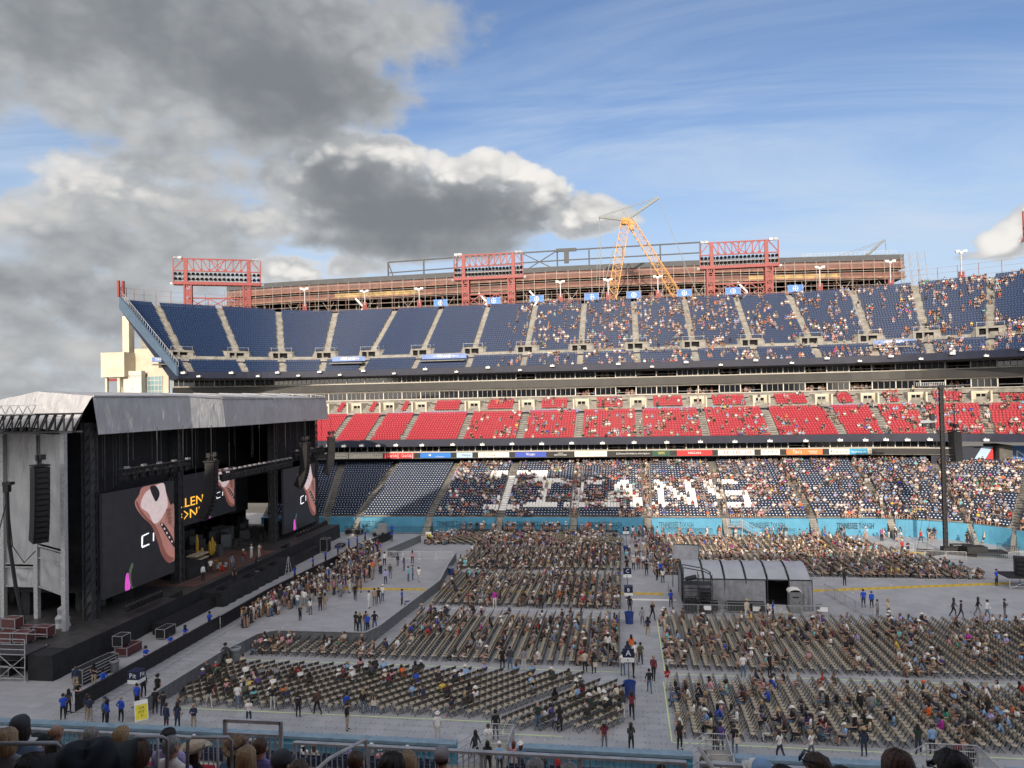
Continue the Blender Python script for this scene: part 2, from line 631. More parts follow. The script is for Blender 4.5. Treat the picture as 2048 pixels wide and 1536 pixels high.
def np_mesh(name, verts, quads, mats, midx=None, cols=None):
    """fast mesh from numpy: verts (N,3), quads (F,4)"""
    me = bpy.data.meshes.new(name)
    nv, nf = len(verts), len(quads)
    me.vertices.add(nv)
    me.vertices.foreach_set('co', np.asarray(verts, np.float32).ravel())
    me.loops.add(nf * 4)
    me.loops.foreach_set('vertex_index', np.asarray(quads, np.int32).ravel())
    me.polygons.add(nf)
    me.polygons.foreach_set('loop_start', np.arange(0, nf * 4, 4, dtype=np.int32))
    for m in mats:
        me.materials.append(M(m))
    if midx is not None:
        me.polygons.foreach_set('material_index', np.asarray(midx, np.int32))
    me.update(calc_edges=True)
    if cols is not None:
        at = me.color_attributes.new('Col', 'FLOAT_COLOR', 'CORNER')
        c4 = np.ones((nf, 4, 4), np.float32)
        c4[:, :, :3] = np.asarray(cols, np.float32)[:, None, :]
        at.data.foreach_set('color', c4.ravel())
    me.validate()
    return me


_txt = {}


def text_mesh(body, mname):
    key = (body, mname)
    if key not in _txt:
        cu = bpy.data.curves.new('txt', 'FONT')
        cu.body = body
        cu.align_x = 'CENTER'
        cu.align_y = 'CENTER'
        cu.size = 1.0
        cu.resolution_u = 1
        cu.extrude = 0.006
        ob = bpy.data.objects.new('txt', cu)
        COL.objects.link(ob)
        bpy.context.view_layer.update()
        dg = bpy.context.evaluated_depsgraph_get()
        me = bpy.data.meshes.new_from_object(ob.evaluated_get(dg))
        bpy.data.objects.remove(ob)
        me.materials.clear()
        me.materials.append(M(mname))
        xs = [v.co.x for v in me.vertices]
        _txt[key] = (me, (max(xs) - min(xs)) if xs else 1.0)
    return _txt[key]


def text(body, mname, parent, pos, height, width=None, face=0.0, name='lettering', tilt=0.0):
    """flat lettering; face=0 looks toward -Y"""
    me, w0 = text_mesh(body, mname)
    sx = (width / w0) if width else height / .72
    mx = Matrix.Translation(pos) @ Matrix.Rotation(face, 4, 'Z') @ Matrix.Rotation(rad(90 + tilt), 4, 'X') @ Matrix.Diagonal((sx, height / .72, 1, 1))
    return inst(me, name, parent, mx)


ONES = ['', 'first', 'second', 'third', 'fourth', 'fifth', 'sixth', 'seventh', 'eighth', 'ninth', 'tenth', 'eleventh', 'twelfth', 'thirteenth',
        'fourteenth', 'fifteenth', 'sixteenth', 'seventeenth', 'eighteenth', 'nineteenth']
TENS = {2: 'twent', 3: 'thirt', 4: 'fort', 5: 'fift'}


def ordn(n):
    if n < 20:
        return ONES[n]
    t, u = divmod(n, 10)
    return TENS[t] + 'ieth' if u == 0 else TENS[t] + 'y-' + ONES[u]
# ------------------------------------------------------------------ ground and floor
mat('soil', (.17, .16, .14), .95, .2, .05)
MB().quad((-3000, -3000, -.25), (3000, -3000, -.25), (3000, 3000, -.25), (-3000, 3000, -.25)).build('ground', 'soil', kind='structure')
fl = MB().box(-75, 66, 36, 136, -.2, 0).build('field_floor', 'floor_panels', kind='structure')
# snap-together floor covering: low raised panel edges and lifting holes where the photograph shows them
_holes, _edges = MB(), MB()
for i in range(-40, 21):
    for j in range(0, 26):
        x, y = i * 1.0, 40.5 + j * .9
        if y > 52 and not (-.6 < x < 3 or x < -30):
            continue
        for dx, dy in ((.15, .12), (.85, .12), (.15, .78), (.85, .78)):
            if R.random() < .8:
                _holes.cbox((x + dx + R.uniform(-.05, .05), y + dy, .003), (.07, .055, .004))
for j in range(0, 80):
    y = 40.5 + j * .9
    _edges.cbox((-6, y, .001), (92, .018, .004))
mat('panel_joint', (.27, .275, .285), .6, 0)
mat('panel_hole', (.035, .037, .04), .8, 0)
_holes.build('lifting_hole', 'panel_hole', fl, kind='stuff')
_edges.build('panel_joint', 'panel_joint', fl, kind='stuff')

tp = MB()
L = .09


def tape(x0, y0, x1, y1, m=0):
    if abs(x0 - x1) < .01:
        tp.box(x0 - L / 2, x0 + L / 2, min(y0, y1), max(y0, y1), .004, .010, m)
    else:
        tp.box(min(x0, x1), max(x0, x1), y0 - L / 2, y0 + L / 2, .004, .0085, m)


tape(-32.2, 48.73, -8.2, 48.73)
tape(-8.16, 48.78, -8.16, 47.17)
tape(-8.2, 47.1, -4.3, 47.1)
tape(-32, 58.42, -.3, 58.42)
tape(2.5, 47.06, 2.5, 56.8)
tape(2.55, 47.0, 36, 47.0)
tape(2.72, 58.5, 2.72, 72.4)
tape(2.8, 58.4, 40, 58.4)
tape(2.6, 56.9, 8.6, 56.9)
tape(-19.5, 74.6, -.3, 74.6, 1)
tape(-17, 72.5, -.3, 72.5, 1)
tape(-21, 90.6, -.5, 90.6, 1)
tape(3.1, 90.2, 3.1, 114, 1)
tape(3.3, 89.9, 40, 89.9, 1)
tp.build('floor_marking', ['lime_tape', 'white_tape'], kind='structure')
MB().box(-.2, 5.0, 78.9, 79.5, .004, .014).build('floor_marking', 'white_paint', kind='structure')

# yellow cable ramps across the field
ramp_me = MB().hull8([(-.46, -.45, .004), (.46, -.45, .004), (.46, .45, .004), (-.46, .45, .004), (-.46, -.18, .07), (.46, -.18, .07), (.46, .18, .07), (-.46, .18, .07)]).mesh('segment', ['yellow_ramp'])


def cable_ramp(label, x0, y0, x1, y1):
    t = thing('cable_ramp', label, 'cable ramp', (x0, y0, 0), math.atan2(y1 - y0, x1 - x0))
    n = int(math.hypot(x1 - x0, y1 - y0) / .94)
    for i in range(n):
        inst(ramp_me, 'segment', t, T(.47 + i * .94, R.uniform(-.02, .02), 0, R.uniform(-.02, .02)))


cable_ramp('yellow cable ramp crossing the open pit floor in front of the stage', -40.5, 81.3, -20.9, 81.7)
cable_ramp('yellow cable ramp running under the chairs to the sign with the letter C', -20.6, 81.5, 4.4, 81.6)
cable_ramp('long yellow cable ramp behind the grey tent toward the speaker platform', 19.6, 84.0, 42.5, 88.9)

# ------------------------------------------------------------------ the far grandstand
# aisle stations: (front x, front y, rear x, rear y)
UP = [(-85.6, 132.7, -104, 142), (-83.9, 134.8, -100.6, 148), (-76.2, 141.7, -91.4, 157.6), (-69.8, 145.1, -81.8, 168), (-62.4, 147.3, -69.7, 174.4)] + \
     [(3 + 11.45 * k, 148, 3 + 11.45 * k, 175) for k in range(-5, 4)] + \
     [(47.2, 146.7, 50.0, 171.0), (55.2, 143.2, 61.0, 166.0), (62.6, 137.8, 72.6, 158.6), (69.0, 129.5, 84.5, 147.0), (73.0, 118.0, 93.0, 132.0)]
RED = [(-69.0, 133, -72, 150)] + [(x, 134, x, 151) for x in (-62.0, -55.0, -48.0, -41.15, -30.06, -19.04, -8.2, 2.9, 14.4, 26.1, 37.4)] + \
      [(44.4, 133.6, 45.8, 150.5), (51.0, 132.4, 54.0, 149), (58.6, 129.6, 64.0, 145.5), (65.5, 125.0, 73.0, 140.0), (70, 119, 80, 132)]
LOW = [(-60.2, 116.6, -66.0, 138), (-48.9, 117, -54.6, 139), (-43.4, 117, -43.4, 139)] + [(x, 117, x2, 139) for x, x2 in ((-31.4, -31.45), (-19.9, -20.2), (-8.1, -8.35), (3.3, 3.7), (15.1, 15.6), (27.7, 27.5))] + \
      [(38.6, 116.8, 39.6, 138.8), (47.8, 112.9, 51.6, 135.5), (51.4, 108.2, 64.0, 128.5), (54, 101, 73, 114)]


def catmull(P, u):
    """P (n,2); u in station units"""
    P = np.asarray(P, float)
    i = np.clip(np.floor(u).astype(int), 0, len(P) - 2)
    t = (u - i)[:, None]
    p0 = P[np.clip(i - 1, 0, len(P) - 1)]
    p1 = P[i]
    p2 = P[i + 1]
    p3 = P[np.clip(i + 2, 0, len(P) - 1)]
    m1, m2 = (p2 - p0) / 2, (p3 - p1) / 2
    return (2 * t**3 - 3 * t**2 + 1) * p1 + (t**3 - 2 * t**2 + t) * m1 + (-2 * t**3 + 3 * t**2) * p2 + (t**3 - t**2) * m2


class Tier:
    def __init__(s, st):
        st = np.asarray(st, float)
        s.F, s.R, s.n = st[:, :2], st[:, 2:], len(st)

    def at(s, u, f):
        """plan points at station params u, depth fraction f"""
        u = np.atleast_1d(np.asarray(u, float))
        a, b = catmull(s.F, u), catmull(s.R, u)
        return a * (1 - f) + b * f

    def fine(s, k=6):
        return np.linspace(0, s.n - 1, (s.n - 1) * k + 1)


def sweep(tier, prof, us, closed=True, m=0, mb=None, seg_m=None):
    """sweep a profile of (f, z) along stations"""
    mb = mb or MB()
    rows = [[(p[0], p[1], z) for p in tier.at(us, f)] for f, z in prof]
    n = len(prof)
    for j in range(n if closed else n - 1):
        a, b = rows[j], rows[(j + 1) % n]
        for i in range(len(us) - 1):
            mb.quad(a[i], a[i + 1], b[i + 1], b[i], (seg_m[j] if seg_m else m))
    if closed:
        for i in (0, -1):
            mb.poly([r[i] for r in rows], m)
    return mb


def seat_template(dot):
    """one tip-up stadium seat, front toward -y, base at z=0; 4-vertex faces"""
    v, q, m = [], [], []

    def quad(a, b, c, d, k):
        n = len(v)
        v.extend([a, b, c, d])
        q.append((n, n + 1, n + 2, n + 3))
        m.append(k)
    w = .225
    for z0, z1, y0, y1, t in ((.36, .84, .10, .16, .05),):
        quad((-w, y0, z0), (w, y0, z0), (w, y1, z1), (-w, y1, z1), 0)
        quad((-w, y1, z1), (w, y1, z1), (w, y1 + t, z1 - .02), (-w, y1 + t, z1 - .02), 0)
        quad((w, y0 + t, z0), (-w, y0 + t, z0), (-w, y1 + t, z1 - .02), (w, y1 + t, z1 - .02), 0)
        quad((-w, y0, z0), (-w, y1, z1), (-w, y1 + t, z1 - .02), (-w, y0 + t, z0), 0)
        quad((w, y0 + t, z0), (w, y1 + t, z1 - .02), (w, y1, z1), (w, y0, z0), 0)
    quad((-w, -.05, .34), (w, -.05, .34), (w, -.02, .60), (-w, -.02, .60), 0)
    quad((-w, -.02, .60), (w, -.02, .60), (w, .06, .60), (-w, .06, .60), 0)
    quad((-w, -.05, .34), (-w, -.02, .60), (-w, .06, .60), (-w, .06, .34), 0)
    quad((-dot, -.056, .46), (dot, -.056, .46), (dot, -.042, .575), (-dot, -.042, .575), 1)  # pale patch painted on for the sheen of the seat
    return np.array(v, np.float32), np.array(q), np.array(m)


def place_np(tv, pos, rz, sc=None):
    """replicate template verts at positions (N,3) with z rotations -> (N*V,3)"""
    c, s = np.cos(rz)[:, None], np.sin(rz)[:, None]
    k = 1.0 if sc is None else sc[:, None]
    x = (tv[None, :, 0] * c - tv[None, :, 1] * s) * k + pos[:, 0:1]
    y = (tv[None, :, 0] * s + tv[None, :, 1] * c) * k + pos[:, 1:2]
    z = tv[None, :, 2] * k + pos[:, 2:3]
    return np.stack([x, y, z], -1).reshape(-1, 3)


def rep_quads(q, nv, n):
    return (q[None] + (np.arange(n) * nv)[:, None, None]).reshape(-1, 4)


def tier_rows(tier, rows, gap=.62, u0=0, u1=None, pitch=.51, skip=None):
    """seat positions for rows [(f, z)], leaving a gap each side of an aisle -> arrays pos, rz, row, section"""
    P, A, RW, SC = [], [], [], []
    u1 = tier.n - 1 if u1 is None else u1
    for ri, (f, z) in enumerate(rows):
        for k in range(u0, u1):
            uu = np.linspace(k, k + 1, 13)
            p = tier.at(uu, f)
            d = np.r_[0, np.cumsum(np.hypot(*np.diff(p, axis=0).T))]
            L_ = d[-1]
            g0, g1 = gap, gap
            if skip:
                e0, e1 = skip(ri, k)
                g0, g1 = max(gap, e0), max(gap, e1)
            n = int((L_ - g0 - g1) / pitch)
            if n < 1:
                continue
            ss = g0 + (L_ - g0 - g1 - n * pitch) / 2 + (np.arange(n) + .5) * pitch
            x = np.interp(ss, d, p[:, 0])
            y = np.interp(ss, d, p[:, 1])
            uuu = np.interp(ss, d, uu)
            dirv = tier.at(uuu, 1.0) - tier.at(uuu, 0.0)
            P.append(np.stack([x, y, np.full(n, z)], -1))
            A.append(np.arctan2(dirv[:, 1], dirv[:, 0]) - math.pi / 2)
            RW.append(np.full(n, ri))
            SC.append(np.full(n, k))
    return np.concatenate(P), np.concatenate(A), np.concatenate(RW), np.concatenate(SC)


GS = thing('grandstand', 'long three-tier stadium grandstand with navy upper and lower seats and red club seats', 'grandstand', (0, 116.3, 0))
GS_INV = Matrix.Translation((0, -116.3, 0))


def gs(o):
    """keep world coordinates under the grandstand"""
    o.parent = GS
    o.matrix_parent_inverse = GS_INV
    return o


up, red, low = Tier(UP), Tier(RED), Tier(LOW)

# rows: (depth fraction, z)
N_UL, N_UU = 6, 25
UZ0, UZ1 = 27.25, 43.0
up_rows = []
D_UP = 27.0
for i in range(N_UL):
    up_rows.append(((.35 + i * .84) / D_UP, UZ0 + i * .50))
f_walk = (.35 + N_UL * .84) / D_UP
z_walk = UZ0 + N_UL * .50
for i in range(N_UU):
    up_rows.append((f_walk + (1.5 + i * .79) / D_UP, z_walk + .75 + i * (UZ1 - z_walk - .75) / (N_UU - 1)))
D_RED = 17.0
RZ0, RZ1 = 13.45, 21.0
red_rows = [((.4 + i * .84) / D_RED, RZ0 + i * .385) for i in range(13)]
fr_walk = (.4 + 13 * .84) / D_RED
zr_walk = RZ0 + 13 * .385
red_rows += [(fr_walk + (1.6 + i * .84) / D_RED, zr_walk + .55 + i * .46) for i in range(4)]
D_LOW = 22.0
low_rows = [((.5 + i * .82) / D_LOW, 2.35 + i * .265) for i in range(26)]


def stepped(tier, rows, zbase, name, fmax=1.0, u=None):
    us = tier.fine(4) if u is None else u
    mb = MB()
    for i, (f, z) in enumerate(rows):
        fn = rows[i + 1][0] if i + 1 < len(rows) else fmax
        zp = rows[i - 1][1] if i else zbase
        df = .35 / (D_UP if tier is up else D_RED if tier is red else D_LOW)
        sweep(tier, [(f - df, zp), (f - df, z), (fn - df if i + 1 < len(rows) else fmax, z)], us, closed=False, mb=mb)
    return gs(mb.build(name, 'concrete'))


stepped(up, up_rows, UZ0 - .6, 'upper_deck', 1.02)
stepped(red, red_rows, RZ0 - .6, 'club_deck', 1.0)
stepped(low, low_rows, 2.0, 'lower_bowl', 1.12)
usU, usR, usL = up.fine(5), red.fine(5), low.fine(5)

# deck undersides, fascias, walls
gs(sweep(up, [(-.02, 26.6), (-.02, 27.9), (.004, 27.9), (.02, 26.9), (1.02, 42.3), (1.02, 41.4), (.10, 26.2)], usU).build('deck_fascia', 'navy_fascia'))
gs(sweep(red, [(-.02, 12.75), (-.02, 14.05), (.004, 14.05), (.02, 13.0), (1.0, 20.6), (1.0, 13.2), (.10, 12.7)], usR).build('club_fascia', 'navy_fascia'))
# end wall of the upper deck on the left
e0, e1 = up.at(0, -.02)[0], up.at(0, 1.02)[0]
n_ = np.array([e0[1] - e1[1], e1[0] - e0[0]])
n_ = n_ / np.hypot(*n_) * .45
if n_[0] > 0:
    n_ = -n_
wz = [(e0, 27.0), (e1, 41.9), (e1, 44.6), (e0, 28.9)]
gs(MB().hull8([(p[0], p[1], z) for p, z in wz] + [(p[0] + n_[0], p[1] + n_[1], z) for p, z in wz]).build('end_wall', 'blue_grey'))
mbr = MB()
for k in range(28):
    f = k / 27
    p = e0 * (1 - f) + e1 * f
    z = 28.9 + f * 15.9
    mbr.bar((p[0], p[1], z), (p[0], p[1], z + .9), .06)
mbr.bar((*e0, 29.8), (*e1, 45.7), .07)
gs(mbr.build('railing', 'galv'))
mbr = MB()
for q in (0, 1):
    p = e1 + n_ * (-1 + 2.2 * q)
    mbr.cbox((p[0], p[1], 46.2), (.45, .45, 3.4))
gs(mbr.build('gate_post', 'tower_red'))

# suite levels between the club seats and the upper deck (club tier curve, pushed behind its last row)
SU = Tier([(f[0], f[1], f[0] + (r[0] - f[0]) * 1.35, f[1] + (r[1] - f[1]) * 1.35) for f, r in ((np.array(a[:2]), np.array(a[2:])) for a in [
    (-91.0, 139.6, -96, 147), (-84.0, 146.0, -88, 154), (-76.0, 149.5, -79, 158)] + [(x, 150.4, x, 158.5) for x in np.arange(-68, 43, 8.0)] +
    [(47, 149.8, 48, 158), (55, 147.6, 57.5, 155.5), (63.0, 143.6, 67, 151), (70, 138.0, 75, 144.5), (77, 130, 83, 135)])])
usS = SU.fine(3)


def band(z0, z1, f0, f1, name, m, tier=SU, us=None):
    return gs(sweep(tier, [(f0, z0), (f0, z1), (f1, z1), (f1, z0)], usS if us is None else us).build(name, m))


band(20.6, 21.45, .02, .06, 'parapet', 'concrete')
band(21.45, 21.58, -.005, .9, 'floor_slab', 'white_wall')
band(23.2, 23.42, -.005, .9, 'floor_slab', 'white_wall')
band(23.42, 24.95, -.05, .06, 'ribbon_board', 'ribbon')
band(24.98, 25.12, -.03, .9, 'floor_slab', 'white_wall')
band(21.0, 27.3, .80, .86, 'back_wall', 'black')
band(26.62, 26.9, -.02, .9, 'ceiling_slab', 'dark_concrete')
# ad boards and windows above the lower bowl
CL = Tier([(-66, 135.0, -66, 143), (-58, 135.0, -58, 143)] + [(x, 135.2, x, 143) for x in np.arange(-52, 40, 8.0)] + [(44, 134.9, 45, 142.5), (50, 133.8, 51.5, 141.5), (55, 132.3, 57.5, 140)])
usC = CL.fine(3)
band(10.38, 10.50, 0, .9, 'floor_slab', 'dark_concrete', CL, usC)
band(11.48, 11.62, -.01, .3, 'floor_slab', 'white_wall', CL, usC)
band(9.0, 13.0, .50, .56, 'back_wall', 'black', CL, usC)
band(10.42, 11.50, .005, .06, 'board_backing', 'ad_black', CL, usC)
band(8.6, 10.36, .45, .49, 'navy_wall', 'navy_fascia', CL, usC)

# windows: white posts, dark panes; every other bay stands open
pane_me = MB().box(-.41, .41, -.012, .012, 0, 1.0).mesh('pane', ['dark_glass'])
open_me = MB()
open_me.box(-1.9, 1.9, -.02, .02, .42, .47)
open_me = open_me.mesh('rail', ['galv'])


def window_run(tier, f, z0, z1, w, npane, name, us, glazed):
    """bays of width w along the curve"""
    uu = np.linspace(0, tier.n - 1, 900)
    p = tier.at(uu, f)
    d = np.r_[0, np.cumsum(np.hypot(*np.diff(p, axis=0).T))]
    n = int(d[-1] / w)
    h = z1 - z0
    fr = MB().box(-.09, .09, -.14, .14, 0, h)
    post_me = fr.mesh('post', ['white_wall'])
    fr = MB().box(-w / 2 + .14, w / 2 - .14, -.05, .05, h - .06, h).box(-w / 2 + .14, w / 2 - .14, -.05, .05, 0, .05)
    for i in range(1, npane):
        x = -w / 2 + w * i / npane
        fr.box(x - .024, x + .024, -.05, .05, .08, h - .09)
    fr_me = fr.mesh('window', ['white_wall'])
    for i in range(n):
        s = (i + .5) * w
        u = float(np.interp(s, d, uu))
        c = tier.at(u, f)[0]
        a = tier.at(u + .01, f)[0] - tier.at(u - .01, f)[0]
        rz = math.atan2(a[1], a[0])
        if c[0] > 72 or c[0] < -97 or (name == 'low' and not -57 < c[0] < 57):
            continue
        t = Matrix.Translation((-math.sin(rz) * 0, 0, 0))
        mx = T(c[0], c[1], z0, rz)
        e = mx @ Vector((-w / 2, 0, 0))
        gs(inst(post_me, 'post', None, T(e.x, e.y, z0, rz)))
        if glazed(i):
            wf = gs(inst(fr_me, 'window', None, mx))
            for k in range(npane):
                inst(pane_me, 'pane', wf, Matrix.Translation((-w / 2 + w * (k + .5) / npane, 0, .08)) @ Matrix.Diagonal((w / npane / .82 * .86, 1, h - .17, 1)))
        else:
            gs(inst(open_me, 'rail', None, mx @ Matrix.Diagonal((w / 3.9, 1, 1, 1))))


PAT_A = [1, 1, 0, 1, 0, 0, 1, 1, 0, 1]
PAT_B = [1, 0, 1, 1, 0, 0, 1, 0, 1, 1, 0]
window_run(SU, .03, 25.16, 26.62, 4.05, 4, 'top', usS, lambda i: i < 17 or PAT_A[i % 10])
window_run(SU, .03, 21.62, 23.12, 4.05, 4, 'mid', usS, lambda i: i < 19 or PAT_B[i % 11])
window_run(CL, .10, 11.62, 12.98, 3.5, 3, 'low', usC, lambda i: PAT_A[(i * 3 + 1) % 10] or i % 3)

# field wall and its opening stairs
WALLU = low.fine(10)


def wall_piece(ua, ub):
    us = np.linspace(ua, ub, 7)
    return sweep(low, [(-.03, 0), (-.03, 2.42), (.004, 2.42), (.004, 0)], us)


for k in range(low.n - 1):
    g = .052
    gs(wall_piece(k + (g if k else 0), k + 1 - g).build('field_wall', 'wall_blue'))
for k in range(1, low.n - 1):
    mbs = MB()
    for i in range(9):
        f0, f1 = -.16 + i * .02, -.16 + (i + 1) * .02
        a = low.at(np.array([k - .045, k + .045]), f0)
        b = low.at(np.array([k - .045, k + .045]), f1 + .02)
        z = .26 * (i + 1)
        mbs.hull8([(*a[0], 0), (*a[1], 0), (*b[1], 0), (*b[0], 0), (*a[0], z), (*a[1], z), (*b[1], z), (*b[0], z)])
    gs(mbs.build('field_stair', 'concrete'))


# aisles
def aisles(tier, rows, hw, stations, name, m, skip=()):
    D = D_UP if tier is up else D_RED if tier is red else D_LOW
    for k in stations:
        mb = MB()
        seclen = float(np.hypot(*(tier.at(k + .5, .5)[0] - tier.at(k - .5 if k > 0 else k, .5)[0]))) or 11
        du = hw / max(6.0, seclen)
        for i, (f, z) in enumerate(rows):
            if (k, i) in skip:
                continue
            for h, (fa, fb) in ((.02, (-.33, .30)), (.20, (.10, .50))):
                a = tier.at(np.array([k - du, k + du]), f + fa / D)
                b = tier.at(np.array([k - du, k + du]), f + fb / D)
                mb.hull8([(*a[0], z), (*a[1], z), (*b[1], z), (*b[0], z), (*a[0], z + h), (*a[1], z + h), (*b[1], z + h), (*b[0], z + h)])
        gs(mb.build(name, m))


aisles(up, up_rows, .62, range(1, up.n - 1), 'aisle_stair', 'aisle_concrete')
aisles(red, red_rows[:13], .60, range(1, red.n - 1), 'aisle_stair', 'dark_concrete')
aisles(low, low_rows, .62, range(1, low.n - 1), 'aisle_stair', 'dark_concrete')

# upper walkway wall + entrances
wallprof = [(f_walk + .0495, z_walk - .1), (f_walk + .0495, z_walk + 1.05), (f_walk + .052, z_walk + 1.05), (f_walk + .052, z_walk - .1)]
for k in range(up.n - 1):
    gs(sweep(up, wallprof, np.linspace(k + .2, k + .8, 5)).build('walkway_wall', 'concrete'))
for k in range(1, up.n - 1):
    p = up.at(k, f_walk + .03)[0]
    q = up.at(k, 1.0)[0] - up.at(k, 0)[0]
    rz = math.atan2(q[1], q[0]) - math.pi / 2
    vm = MB()
    z0 = z_walk - .55
    vm.box(-2.25, -1.95, .35, 3.6, z0, z0 + 2.75)
    vm.box(1.95, 2.25, .35, 3.6, z0, z0 + 2.75)
    vm.box(-1.95, -1.75, .35, .7, z0 + .9, z0 + 2.4)
    vm.box(-1.95, 1.95, .35, 3.6, z0 + 2.4, z0 + 2.7)
    vm.box(-.7, -.35, .4, .8, z0, z0 + 2.4)
    vm.box(-1.95, -.7, .4, .8, z0, z0 + 1.15)
    vm.box(1.2, 1.95, .4, .8, z0, z0 + 2.4)
    vm.hull8([(-3.1, .9, z0), (-2.25, .5, z0), (-2.25, 3.4, z0), (-3.1, 3.4, z0), (-3.1, 1.2, z0 + 1.6), (-2.25, .6, z0 + 2.5), (-2.25, 3.4, z0 + 3.1), (-3.1, 3.4, z0 + 2.6)])
    vm.hull8([(2.25, .5, z0), (3.1, .9, z0), (3.1, 3.4, z0), (2.25, 3.4, z0), (2.25, .6, z0 + 2.5), (3.1, 1.2, z0 + 1.6), (3.1, 3.4, z0 + 2.6), (2.25, 3.4, z0 + 3.1)])
    vm.box(-1.95, 1.95, 1.0, 1.1, z0, z0 + 2.4, 1)  # black back wall puts the dark of the passage into the colour
    for sx in (-1, 1):
        vm.bar((sx * 2.1, .4, z0 + 2.8), (sx * 2.1, .4, z0 + 3.6), .05, 2)
        vm.bar((sx * 2.1, 3.4, z0 + 2.8), (sx * 2.1, 3.4, z0 + 3.9), .05, 2)
    vm.bar((-2.1, .4, z0 + 3.5), (2.1, .4, z0 + 3.5), .05, 2)
    gs(inst(vm.mesh('entrance', ['concrete', 'black_void', 'galv']), 'entrance', None, T(p[0], p[1], 0, rz)))
for k in range(1, red.n - 1):
    p = red.at(k, fr_walk + .05)[0]
    q = red.at(k, 1.0)[0] - red.at(k, 0)[0]
    rz = math.atan2(q[1], q[0]) - math.pi / 2
    vm = MB()
    z0 = zr_walk - .1
    vm.box(-1.6, -1.3, .3, 4.4, z0, z0 + 2.6).box(1.3, 1.6, .3, 4.4, z0, z0 + 2.6).box(-1.3, 1.3, 2.0, 2.3, z0 + 2.1, z0 + 2.6).box(-1.3, -.8, 2.0, 2.3, z0, z0 + 2.1).box(.8, 1.3, 2.0, 2.3, z0, z0 + 2.1)
    vm.box(-.8, .8, 2.2, 2.25, z0, z0 + 2.1, 1).box(-.05, .05, 2.12, 2.19, z0, z0 + 2.1).box(-.8, -.72, 2.12, 2.19, z0, z0 + 2.1).box(.72, .8, 2.12, 2.19, z0, z0 + 2.1)
    vm.hull8([(-2.6, .5, z0), (-1.6, .5, z0), (-1.6, 3.4, z0), (-2.6, 3.4, z0), (-2.6, .5, z0 + .5), (-1.6, .5, z0 + .9), (-1.6, 3.4, z0 + 2.3), (-2.6, 3.4, z0 + 1.9)], 2)
    vm.hull8([(1.6, .5, z0), (2.6, .5, z0), (2.6, 3.4, z0), (1.6, 3.4, z0), (1.6, .5, z0 + .9), (2.6, .5, z0 + .5), (2.6, 3.4, z0 + 1.9), (1.6, 3.4, z0 + 2.3)], 2)
    gs(inst(vm.mesh('entrance', ['cream_wall', 'dark_glass', 'concrete']), 'entrance', None, T(p[0], p[1], 0, rz)))
for k in range(1, low.n - 1):
    p = low.at(k, .96)[0]
    q = low.at(k, 1.0)[0] - low.at(k, 0)[0]
    rz = math.atan2(q[1], q[0]) - math.pi / 2
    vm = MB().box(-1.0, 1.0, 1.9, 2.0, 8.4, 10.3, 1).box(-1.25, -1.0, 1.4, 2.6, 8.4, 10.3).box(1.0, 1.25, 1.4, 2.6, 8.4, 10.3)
    gs(inst(vm.mesh('entrance', ['dark_concrete', 'black_void']), 'entrance', None, T(p[0], p[1], 0, rz)))

# white spotlights clipped to the deck edges
fl_me = MB().cbox((0, 0, 0), (.95, .5, .40)).cbox((0, .3, .25), (.1, .3, .3)).mesh('floodlight', ['white_paint'])
for k in range(1, 30):
    u = k * (up.n - 2.5) / 29
    p = up.at(u, -.035)[0]
    gs(inst(fl_me, 'floodlight', None, T(p[0], p[1], 26.95 + .7 * (k % 2), 0, .9 if k % 2 else .75)))
for k in range(26):
    u = 1.4 + k * .5
    p = red.at(u, -.04)[0]
    gs(inst(fl_me, 'floodlight', None, T(p[0], p[1], 13.0 + .05 * (k % 2), 0, .85)))
# glass wind screen posts along the top
mbr = MB()
for u in np.arange(0, up.n - 1, .26):
    p = up.at(u, 1.025)[0]
    mbr.bar((p[0], p[1], 42.2), (p[0], p[1], 46.6), .09)
for z in (44.2, 45.4, 46.5):
    pp = up.at(up.fine(6), 1.025)
    for i in range(len(pp) - 1):
        mbr.bar((*pp[i], z), (*pp[i + 1], z), .035)
gs(mbr.build('top_fence', 'rust_pale'))
# ------------------------------------------------------------------ seats of the grandstand
uP, uA, uR, uS = tier_rows(up, up_rows, skip=lambda ri, k: (2.6 if k > 0 else .4, 2.6 if k < up.n - 2 else .4) if 6 <= ri <= 8 else (.62, .62))
rP, rA, rR, rS = tier_rows(red, red_rows, skip=lambda ri, k: (2.75, 2.75) if ri >= 13 else (.62, .62))
lP, lA, lR, lS = tier_rows(low, low_rows)

